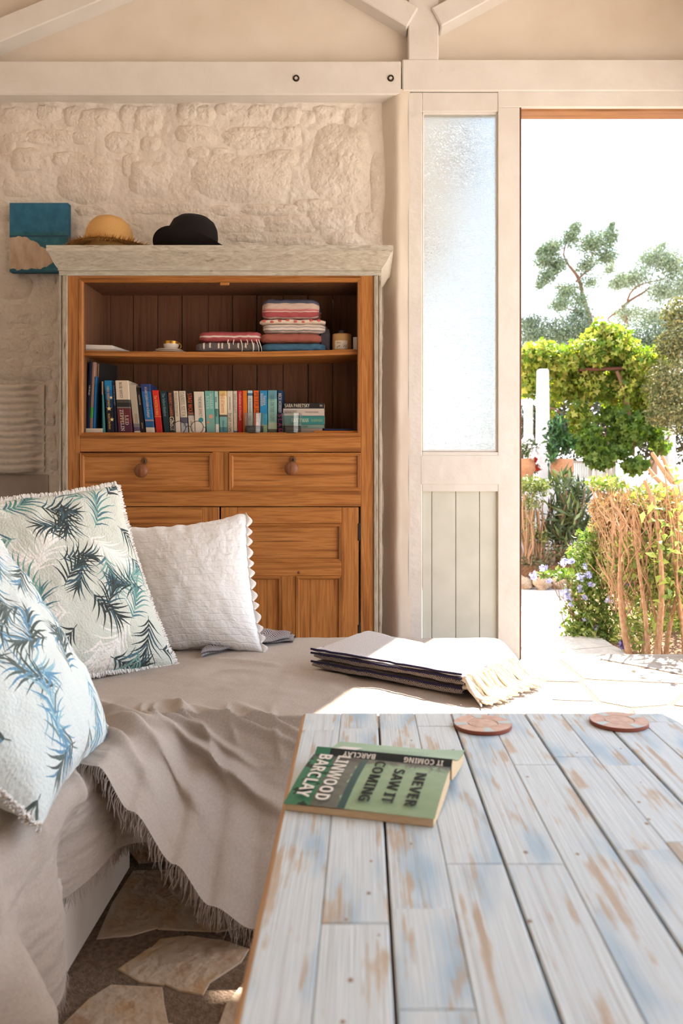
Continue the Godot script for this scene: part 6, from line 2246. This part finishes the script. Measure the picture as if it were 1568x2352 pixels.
	foliage("crown", tr2, ol, om, [[1500, 595, 40, 30, 18, 0.6, 2842], [1545, 610, 40, 40, 18, 0.6, 3066], [1455, 640, 46, 26, 18, 0.6, 2692], [1420, 650, 30, 18, 18, 0.5, 1570], [1520, 670, 50, 34, 18, 0.6, 2992], [1570, 660, 40, 50, 18, 0.6, 2618], [1440, 720, 40, 22, 18, 0.6, 1570], [1500, 730, 60, 30, 18, 0.6, 2992], [1400, 620, 18, 14, 18, 0.4, 523], [1520, 565, 16, 10, 18, 0.3, 336]], [lin(122, 134, 104), lin(140, 150, 122), lin(108, 120, 92), lin(152, 156, 134)], 15, 0.2, 0.7)
	var tr3 := thing("mixed_trees", "dense belt of grey green foliage below the tall trees", "tree", Vector3(4.0, 0.0, -16.0))
	foliage("crown", tr3, ol, om, [[1225, 770, 60, 46, 16, 0.7, 3825], [1290, 770, 60, 50, 16, 0.7, 3825], [1340, 760, 46, 36, 16, 0.6, 2295], [1330, 720, 30, 26, 16, 0.5, 1071], [1420, 780, 60, 46, 16, 0.7, 3315], [1490, 790, 60, 60, 16, 0.7, 3825], [1545, 780, 60, 70, 16, 0.7, 3825], [1400, 830, 120, 40, 16, 0.7, 3825], [1215, 740, 30, 18, 16, 0.5, 663]], [lin(96, 104, 82), lin(110, 122, 94), lin(82, 92, 70), lin(124, 130, 104), lin(98, 122, 84)], 16, 0.2, 0.6)
	# dense shrub hanging in from the right
	var ds := thing("dense_shrub", "dense small leaved shrub filling the edge of the view", "shrub", Vector3(2.95, 0.35, -8.9))
	foliage("foliage", ds, leaf_mesh(0.040, 0.022), leafy("box_leaf", Color.WHITE, Color(0.5, 0.55, 0.3)), [[1560, 720, 34, 40, 8.9, 0.4, 1500], [1550, 790, 42, 40, 8.9, 0.4, 1800], [1535, 880, 48, 60, 8.9, 0.5, 2600], [1560, 940, 60, 60, 8.9, 0.5, 2200], [1520, 950, 30, 34, 8.9, 0.4, 900], [1600, 820, 50, 120, 8.9, 0.5, 2000]], [lin(112, 112, 66), lin(90, 94, 54), lin(134, 126, 80), lin(78, 78, 50), lin(150, 140, 92)], 17)
	# pots on the wall
	var clay := noisy("weathered_terracotta", [[0.0, rgb(150, 100, 70)], [0.5, rgb(178, 126, 92)], [1.0, rgb(196, 148, 112)]], 0.85, Vector3(5, 5, 5), 0.02, 107)
	var wp := P(1206, 1087, 8.72)
	wp.y = 0.80
	var pot := thing("flower_pot", "round terracotta pot of white flowers by the doorway jamb", "pot", wp, "pots on the garden wall")
	mb = MB.new()
	mb.lathe([Vector2(0.0001, 0), Vector2(0.05, 0), Vector2(0.07, 0.02), Vector2(0.105, 0.09), Vector2(0.105, 0.14), Vector2(0.09, 0.19), Vector2(0.10, 0.21), Vector2(0.085, 0.21), Vector2(0.08, 0.17), Vector2(0.0001, 0.16)], 28, Transform3D(Basis(), wp))
	put("pot", mb, clay, pot)
	foliage("foliage", pot, leaf_mesh(0.05, 0.022), leafy("pot_leaf", Color.WHITE, Color(0.3, 0.4, 0.2)), [[1216, 1030, 22, 22, 8.72, 0.1, 240]], [lin(72, 92, 48), lin(96, 112, 62)], 18)
	foliage("blossom", pot, floret(0.019), mat_v("white_petal"), [[1213, 1018, 24, 22, 8.70, 0.12, 90], [1232, 1036, 14, 14, 8.66, 0.08, 40], [1224, 1046, 10, 10, 8.62, 0.06, 22]], [lin(236, 230, 228)], 19)
	var p2 := P(1290, 1087, 8.74)
	p2.y = 0.80
	pot = thing("flower_pot", "wide terracotta pot with a dark green leafy plant", "pot", p2, "pots on the garden wall")
	mb = MB.new()
	mb.lathe([Vector2(0.0001, 0), Vector2(0.09, 0), Vector2(0.115, 0.05), Vector2(0.125, 0.12), Vector2(0.115, 0.18), Vector2(0.122, 0.21), Vector2(0.10, 0.21), Vector2(0.0001, 0.17)], 28, Transform3D(Basis(), p2))
	put("pot", mb, clay, pot)
	foliage("foliage", pot, leaf_mesh(0.085, 0.030), leafy("dark_pot_leaf", Color.WHITE, Color(0.25, 0.45, 0.2)), [[1278, 1000, 26, 40, 8.74, 0.14, 330], [1300, 1020, 18, 14, 8.74, 0.1, 130], [1264, 1040, 12, 30, 8.6, 0.08, 110]], [lin(44, 76, 36), lin(58, 92, 44), lin(40, 62, 34), lin(78, 112, 58)], 20, 0.6)
	var p3 := P(1229, 1087, 8.8)
	p3.y = 0.80
	pot = thing("red_flowers", "small clump of red flowers between the columns", "flowers", p3)
	foliage("foliage", pot, leaf_mesh(0.05, 0.018), leafy("red_flower_leaf", Color.WHITE, Color(0.3, 0.4, 0.2)), [[1229, 1078, 8, 14, 8.8, 0.04, 60]], [lin(70, 90, 48)], 21)
	foliage("blossom", pot, floret(0.022), mat_v("red_petal"), [[1224, 1062, 6, 6, 8.78, 0.03, 14], [1232, 1074, 7, 8, 8.76, 0.03, 14], [1230, 1054, 4, 4, 8.78, 0.02, 6]], [lin(206, 62, 44)], 22)
	# white slatted chairs
	for q in [[1334, 10.0, "white slatted garden chair next to the wide terracotta pot"], [1388, 10.1, "white slatted garden chair below the hanging vine"]]:
		var c := P(q[0], 1070, q[1])
		var ch := thing("garden_chair", q[2], "chair", Vector3(c.x, 0.35, c.z), "white garden chairs")
		var top := P(0, 1058, q[1]).y
		var hw := 0.135
		for k in 11:
			var x := c.x - hw + 0.02 + k * (hw * 2 - 0.04) / 10.0
			put("slat", boxed(Vector3(x - 0.008, 0.72, c.z - 0.01), Vector3(x + 0.008, top - 0.01, c.z + 0.01), 0.002), MT.garden_white, ch)
		put("top_rail", boxed(Vector3(c.x - hw, top - 0.03, c.z - 0.015), Vector3(c.x + hw, top, c.z + 0.015), 0.004), MT.garden_white, ch)
		put("seat", boxed(Vector3(c.x - hw, 0.70, c.z - 0.35), Vector3(c.x + hw, 0.73, c.z + 0.02), 0.004), MT.garden_white, ch)
		for x in [-hw + 0.015, hw - 0.015]:
			put("leg", boxed(Vector3(c.x + x - 0.015, 0.35, c.z - 0.015), Vector3(c.x + x + 0.015, top - 0.01, c.z + 0.015), 0.003), MT.garden_white, ch)
			put("leg", boxed(Vector3(c.x + x - 0.015, 0.35, c.z - 0.33), Vector3(c.x + x + 0.015, 0.71, c.z - 0.30), 0.003), MT.garden_white, ch)
	# clipped hedge at the jamb
	var small := leaf_mesh(0.034, 0.017)
	var dry := noisy("dry_twig", [[0.0, rgb(140, 106, 80)], [0.5, rgb(170, 132, 100)], [1.0, rgb(192, 156, 122)]], 0.9, Vector3(7, 7, 7), 0.03, 109)
	var hd := thing("clipped_shrub", "clipped green shrub with bare brown stems by the doorway jamb", "shrub", Vector3(1.55, 0.0, -7.85))
	mb = MB.new()
	for k in 46:
		var bx := r.randf_range(1196, 1248)
		twig(mb, r, P(bx + r.randf_range(-8, 8), 1296, 7.85 + r.randf_range(-0.2, 0.2)), P(bx + r.randf_range(-22, 22), r.randf_range(1130, 1200), 7.85 + r.randf_range(-0.25, 0.25)), 0.013, 0.005, 0.05, 4)
	put("stems", mb, dry, hd)
	foliage("foliage", hd, small, leafy("hedge_leaf", Color.WHITE, Color(0.5, 0.6, 0.3)), [[1215, 1112, 34, 18, 7.85, 0.3, 900], [1245, 1118, 18, 20, 7.85, 0.25, 420], [1212, 1150, 34, 26, 7.85, 0.3, 420], [1205, 1210, 30, 40, 7.85, 0.3, 260], [1245, 1235, 16, 22, 7.8, 0.2, 200]], [lin(104, 116, 58), lin(128, 132, 72), lin(84, 96, 50), lin(150, 148, 90)], 23)
	# oleander
	var oa := thing("oleander", "dark oleander with long pointed leaves before the white wall", "shrub", Vector3(1.9, 0.0, -7.9))
	mb = MB.new()
	for k in 14:
		twig(mb, r, P(1290 + r.randf_range(-14, 14), 1294, 7.9), P(r.randf_range(1262, 1345), r.randf_range(1110, 1230), 7.9 + r.randf_range(-0.3, 0.2)), 0.012, 0.005, 0.06, 4)
	put("stems", mb, bark, oa)
	foliage("foliage", oa, leaf_mesh(0.15, 0.026, 0.08), leafy("oleander_leaf", Color.WHITE, Color(0.25, 0.4, 0.2)), [[1288, 1115, 26, 26, 7.9, 0.2, 90], [1300, 1170, 40, 36, 7.9, 0.3, 240], [1335, 1140, 22, 26, 7.9, 0.2, 80], [1290, 1225, 40, 40, 7.9, 0.3, 280], [1330, 1210, 30, 40, 7.9, 0.3, 180]], [lin(72, 84, 48), lin(92, 104, 60), lin(54, 64, 36), lin(116, 122, 78)], 24, 1.2)
	foliage("low_leaves", oa, small, leafy("ground_leaf", Color.WHITE, Color(0.3, 0.4, 0.2)), [[1290, 1265, 50, 20, 7.6, 0.3, 500], [1230, 1290, 40, 14, 7.6, 0.3, 260], [1330, 1270, 40, 20, 7.4, 0.3, 260]], [lin(74, 80, 48), lin(98, 96, 62), lin(112, 84, 60)], 25)
	# dry hedge: pale bare stems, thin leaves
	var dh := thing("dry_hedge", "sun dried hedge of bare tan stems with few green leaves", "hedge", Vector3(1.9, -0.125, -4.7))
	mb = MB.new()
	for q in [[1450, 1528, 1425, 1180, 4.25, 0.019], [1489, 1528, 1452, 1160, 4.22, 0.015], [1505, 1532, 1500, 1140, 4.2, 0.021], [1528, 1510, 1560, 1190, 4.3, 0.015], [1462, 1505, 1400, 1220, 4.5, 0.012], [1572, 1520, 1550, 1230, 4.2, 0.014], [1475, 1510, 1520, 1250, 4.4, 0.010], [1520, 1525, 1470, 1260, 4.3, 0.010]]:
		twig(mb, r, P(q[0], q[1], q[4]), P(q[2], q[3], q[4] + 0.15), q[5], q[5] * 0.3, 0.035, 8)
	put("trunk", mb, noisy("mottled_bark", [[0.0, rgb(116, 80, 56)], [0.4, rgb(160, 120, 88)], [0.7, rgb(176, 144, 116)], [1.0, rgb(190, 162, 136)]], 0.9, Vector3(5, 2.5, 5), 0.02, 111, 0.4), dh)
	mb = MB.new()
	for k in 460:
		var ax := r.randf_range(1395, 1620)
		var ay := r.randf_range(1200, 1420)
		var zz := r.randf_range(4.3, 5.0)
		twig(mb, r, P(ax, ay, zz), P(ax + r.randf_range(-60, 50), ay - r.randf_range(60, 130), zz + r.randf_range(-0.1, 0.25)), 0.0036, 0.0012, 0.03, 4)
	for k in 40:
		var ax := r.randf_range(1355, 1500)
		twig(mb, r, P(ax + 20, 1210, 5.0), P(ax - r.randf_range(0, 22), r.randf_range(1105, 1150), 5.1), 0.008, 0.003, 0.02, 4)
	for q in [[1480, 1105, 1500, 1165], [1497, 1040, 1545, 1108], [1520, 1048, 1552, 1110], [1490, 1078, 1530, 1118]]:
		twig(mb, r, P(q[0], q[1], 4.6), P(q[2], q[3], 4.5), 0.010, 0.014, 0.01, 6)
	put("stems", mb, dry, dh)
	foliage("dry_leaves", dh, leaf_mesh(0.036, 0.012), leafy("dry_leaf", Color.WHITE, Color(0.7, 0.6, 0.4)), [[1420, 1170, 60, 40, 5.0, 0.3, 4845], [1480, 1190, 70, 60, 4.9, 0.35, 5814], [1540, 1180, 50, 60, 4.7, 0.3, 3230], [1470, 1290, 70, 70, 4.7, 0.3, 2907], [1400, 1230, 40, 50, 5.1, 0.3, 2261]], [lin(190, 156, 120), lin(172, 136, 104), lin(206, 178, 144), lin(150, 120, 92), lin(168, 160, 104)], 26)
	foliage("foliage", dh, leaf_mesh(0.040, 0.018), leafy("hedge_leaf_green", Color.WHITE, Color(0.6, 0.7, 0.35)), [[1390, 1110, 40, 16, 5.1, 0.25, 323], [1470, 1300, 80, 90, 4.6, 0.35, 1330], [1530, 1330, 50, 110, 4.5, 0.3, 988], [1400, 1260, 50, 60, 5.1, 0.3, 988], [1490, 1150, 70, 40, 4.8, 0.3, 494], [1600, 1300, 60, 160, 5.0, 0.5, 1500], [1480, 1400, 80, 80, 5.3, 0.3, 900], [1560, 1440, 60, 60, 5.2, 0.4, 600], [1470, 1460, 60, 50, 4.4, 0.2, 209]], [lin(128, 140, 66), lin(152, 156, 84), lin(100, 118, 56), lin(176, 172, 104)], 27)  # the blob past the right frame edge is added to shade the soil
	# broad leaved climber at the frame edge: its large leaves are single pieces
	var cl := thing("broad_leaved_shrub", "broad leaved green shrub in front of the dry hedge", "shrub", Vector3(1.75, -0.125, -4.3))
	mb = MB.new()
	for k in 7:
		twig(mb, r, P(1560 + k * 5, 1420, 4.3), P(r.randf_range(1500, 1575), r.randf_range(1060, 1240), 4.3), 0.006, 0.003, 0.03, 4)
	put("stems", mb, dry, cl)
	var big := leaf_mesh(0.060, 0.030, 0.2)
	var bm := []
	for c in [rgb(140, 156, 74), rgb(112, 134, 58), rgb(168, 176, 96), rgb(84, 112, 48)]:
		var m := mat("broad_leaf", c, 0.4)
		m.backlight_enabled = true
		m.backlight = Color(0.5, 0.6, 0.25)
		bm.append(m)
	for k in 120:
		var px := r.randf_range(1478, 1590)
		var py := r.randf_range(1060, 1440)
		if px < 1510 and py < 1130: px += 40.0
		if px < 1500 and py > 1200: px += 50.0
		var y := Vector3(r.randfn() * 0.8, r.randfn() * 0.6 - 0.2, r.randfn()).normalized()
		var x := y.cross(Vector3(r.randfn(), r.randfn() + 1.2, r.randfn())).normalized()
		put_mesh("leaf", big, bm[r.randi() % 4], cl, Transform3D(Basis(x, y, x.cross(y)) * r.randf_range(0.6, 1.15), P(px, py, r.randf_range(4.15, 4.4))))
	# plumbago
	var pg := thing("plumbago", "leafy plumbago with pale blue flower heads beside the path", "shrub", Vector3(1.45, -0.125, -5.1))
	mb = MB.new()
	for k in 26:
		twig(mb, r, P(r.randf_range(1330, 1420), 1500, 5.1), P(r.randf_range(1270, 1420), r.randf_range(1290, 1440), 5.0 + r.randf_range(-0.25, 0.2)), 0.006, 0.002, 0.05, 4)
	twig(mb, r, P(1320, 1330, 5.0), P(1215, 1315, 4.9), 0.004, 0.002, 0.02, 4)
	put("stems", mb, bark, pg)
	foliage("foliage", pg, leaf_mesh(0.042, 0.017), leafy("plumbago_leaf", Color.WHITE, Color(0.6, 0.75, 0.35)), [[1345, 1280, 40, 40, 5.2, 0.25, 520], [1300, 1320, 26, 14, 5.0, 0.15, 150], [1255, 1318, 34, 8, 4.95, 0.08, 80], [1350, 1350, 46, 50, 5.1, 0.25, 720], [1340, 1420, 44, 50, 5.0, 0.25, 720], [1390, 1430, 50, 60, 5.0, 0.25, 700], [1320, 1460, 30, 26, 4.95, 0.15, 260], [1400, 1490, 50, 26, 4.8, 0.2, 320], [1390, 1330, 44, 50, 5.2, 0.25, 420], [1350, 1235, 26, 20, 5.2, 0.2, 170]], [lin(116, 134, 62), lin(94, 116, 52), lin(140, 150, 80), lin(78, 98, 44), lin(160, 164, 96)], 28)
	var pet := floret(0.011)
	var heads := [[1226, 1322, 9, 12], [1248, 1303, 10, 9], [1262, 1332, 10, 6], [1294, 1291, 11, 10], [1312, 1290, 10, 8], [1330, 1325, 10, 9], [1350, 1320, 9, 8], [1357, 1342, 9, 7], [1331, 1352, 9, 8], [1300, 1362, 11, 14], [1304, 1374, 9, 8], [1344, 1372, 6, 6], [1397, 1376, 10, 9], [1342, 1424, 5, 6], [1367, 1441, 5, 5], [1286, 1442, 4, 4], [1310, 1390, 6, 8], [1342, 1300, 5, 6]]
	var bl := []
	for h in heads: bl.append([h[0], h[1], h[2], h[3], 4.86, 0.02, int(h[2] * h[3] * 0.22) + 6])
	foliage("blossom", pg, pet, mat_v("plumbago_petal"), bl, [lin(176, 180, 218), lin(196, 198, 228), lin(160, 164, 208), lin(210, 210, 232)], 29)
	foliage("blossom", pg, pet, mat_v("plumbago_petal_deep"), [[1433, 1462, 6, 8, 4.45, 0.02, 18], [1428, 1482, 10, 10, 4.42, 0.025, 34], [1445, 1340, 8, 8, 4.6, 0.02, 14]], [lin(120, 104, 170), lin(142, 126, 188)], 30)
	exterior()

func floret(r: float) -> ArrayMesh:       # five petals
	var mb := MB.new()
	for k in 5:
		var a := TAU * k / 5.0
		var d := Vector3(cos(a), 0.25, sin(a))
		var s := Vector3(-sin(a), 0, cos(a)) * 0.42
		mb.quad(Vector3.ZERO, (d * 0.6 + s) * r, d * r, (d * 0.6 - s) * r, Vector3(0, -10, 0))
	return mb.mesh()

func mat_v(called: String) -> StandardMaterial3D:
	var m := mat(called, Color.WHITE, 0.7)
	m.vertex_color_use_as_albedo = true
	m.backlight_enabled = true
	m.backlight = Color(0.6, 0.6, 0.6)
	return m

func exterior() -> void:
	# wing of the house with an overhanging upper floor and a lamp, seen as blurs through the textured glass
	var bt := MB.new()
	bt.box(Vector3(-3.0, -0.24, -8.2), Vector3(0.36, 4.6, -6.5), 0.02)
	bt.box(Vector3(0.30, 2.80, -8.2), Vector3(0.74, 4.6, -6.5), 0.02)
	tag(put("wall_wing", bt, MT.plaster), "plastered wing of the house outside the textured glass", "", "", "structure")
	var lz := 6.55
	var l := thing("outdoor_lantern", "dark outdoor wall lamp blurred behind the textured glass", "lamp", P(1078, 420, lz))
	var dk := mat("dark_lamp_metal", rgb(74, 70, 62), 0.5)
	put("body", boxed(P(1053, 420, lz), P(1100, 305, lz) - Vector3(0, 0, 0.10), 0.006), dk, l)
	put("cap", boxed(P(1050, 285, lz), P(1130, 268, lz) - Vector3(0, 0, 0.12), 0.006), dk, l)
	put("bracket", boxed(P(1052, 345, lz) - Vector3(0.06, 0, 0.06), P(1056, 325, lz) - Vector3(0, 0, 0.04), 0.003), dk, l)
	put("bracket", boxed(P(1053, 307, lz) - Vector3(0, 0, 0.07), P(1060, 283, lz) - Vector3(0, 0, 0.03), 0.003), dk, l)

func _ready() -> void:
	# camera
	var cam := Camera3D.new()
	cam.name = "camera"
	cam.position = Vector3(0, EYE, 0)
	cam.near = 0.05
	cam.far = 200.0
	cam.projection = Camera3D.PROJECTION_FRUSTUM
	cam.size = 2352.0 / FOC * cam.near
	cam.frustum_offset = Vector2((784.0 - VX) / FOC, (VY - 1176.0) / FOC) * cam.near
	cam.current = true
	var at := CameraAttributesPhysical.new()
	at.frustum_focal_length = 35.0
	at.frustum_focus_distance = 2.5
	at.exposure_aperture = 7.0
	cam.attributes = at
	add_child(cam)
	# sky and exposure
	var we := WorldEnvironment.new()
	we.name = "environment"
	var env := Environment.new()
	env.background_mode = Environment.BG_SKY
	var sky := Sky.new()
	var sm := ProceduralSkyMaterial.new()
	sm.sky_top_color = Color(0.76, 0.87, 1.0)
	sm.sky_horizon_color = Color(1.0, 1.0, 1.0)
	sm.sky_curve = 0.25
	sm.ground_bottom_color = Color(0.75, 0.70, 0.64)
	sm.ground_horizon_color = Color(0.9, 0.88, 0.85)
	sm.sun_angle_max = 0.0
	sky.sky_material = sm
	env.sky = sky
	env.background_energy_multiplier = 1.0
	env.tonemap_mode = Environment.TONE_MAPPER_LINEAR
	env.tonemap_exposure = 3.9
	env.sdfgi_enabled = true
	env.ssao_enabled = true
	env.ssil_enabled = true
	we.environment = env
	add_child(we)
	# sun, high over the garden and a little to the right
	var sun := DirectionalLight3D.new()
	sun.name = "sun"
	add_child(sun)
	sun.look_at_from_position(Vector3.ZERO, -Vector3(0.40, 1.0, -1.0), Vector3.UP)
	sun.light_color = Color(1.0, 0.96, 0.90)
	sun.light_energy = 2.5
	sun.light_angular_distance = 0.6
	sun.shadow_enabled = true

	make_materials()
	soft_materials()
	MT.mortar_pale = mat("pale_mortar", rgb(196, 176, 154), 0.95)
	MT.quilt_plain = mat("white_cotton", rgb(236, 229, 224), 0.92)
	MT.quilt_plain.cull_mode = BaseMaterial3D.CULL_DISABLED
	MT.weave_dark = diamond_weave("navy_twill", rgb(46, 40, 62), rgb(214, 196, 176), 0.42, 3.0)
	MT.weave_dark2 = diamond_weave("navy_twill_small", rgb(54, 50, 66), rgb(206, 194, 184), 0.42, 6.0)
	MT.weave_pale = diamond_weave("pale_twill", rgb(226, 218, 210), rgb(150, 142, 148), 0.42, 4.0)
	MT.navy = mat("navy_wool", rgb(44, 38, 66), 0.95)
	MT.paper_fore = noisy("aged_page_edges", [[0.0, rgb(196, 160, 122)], [0.5, rgb(220, 190, 152)], [1.0, rgb(230, 204, 170)]], 0.9, Vector3(3, 60, 3), 0.03, 113)
	room()
	cabinet()
	daybed()
	table()
	cushions()
	blanket()
	painting()
	garden()
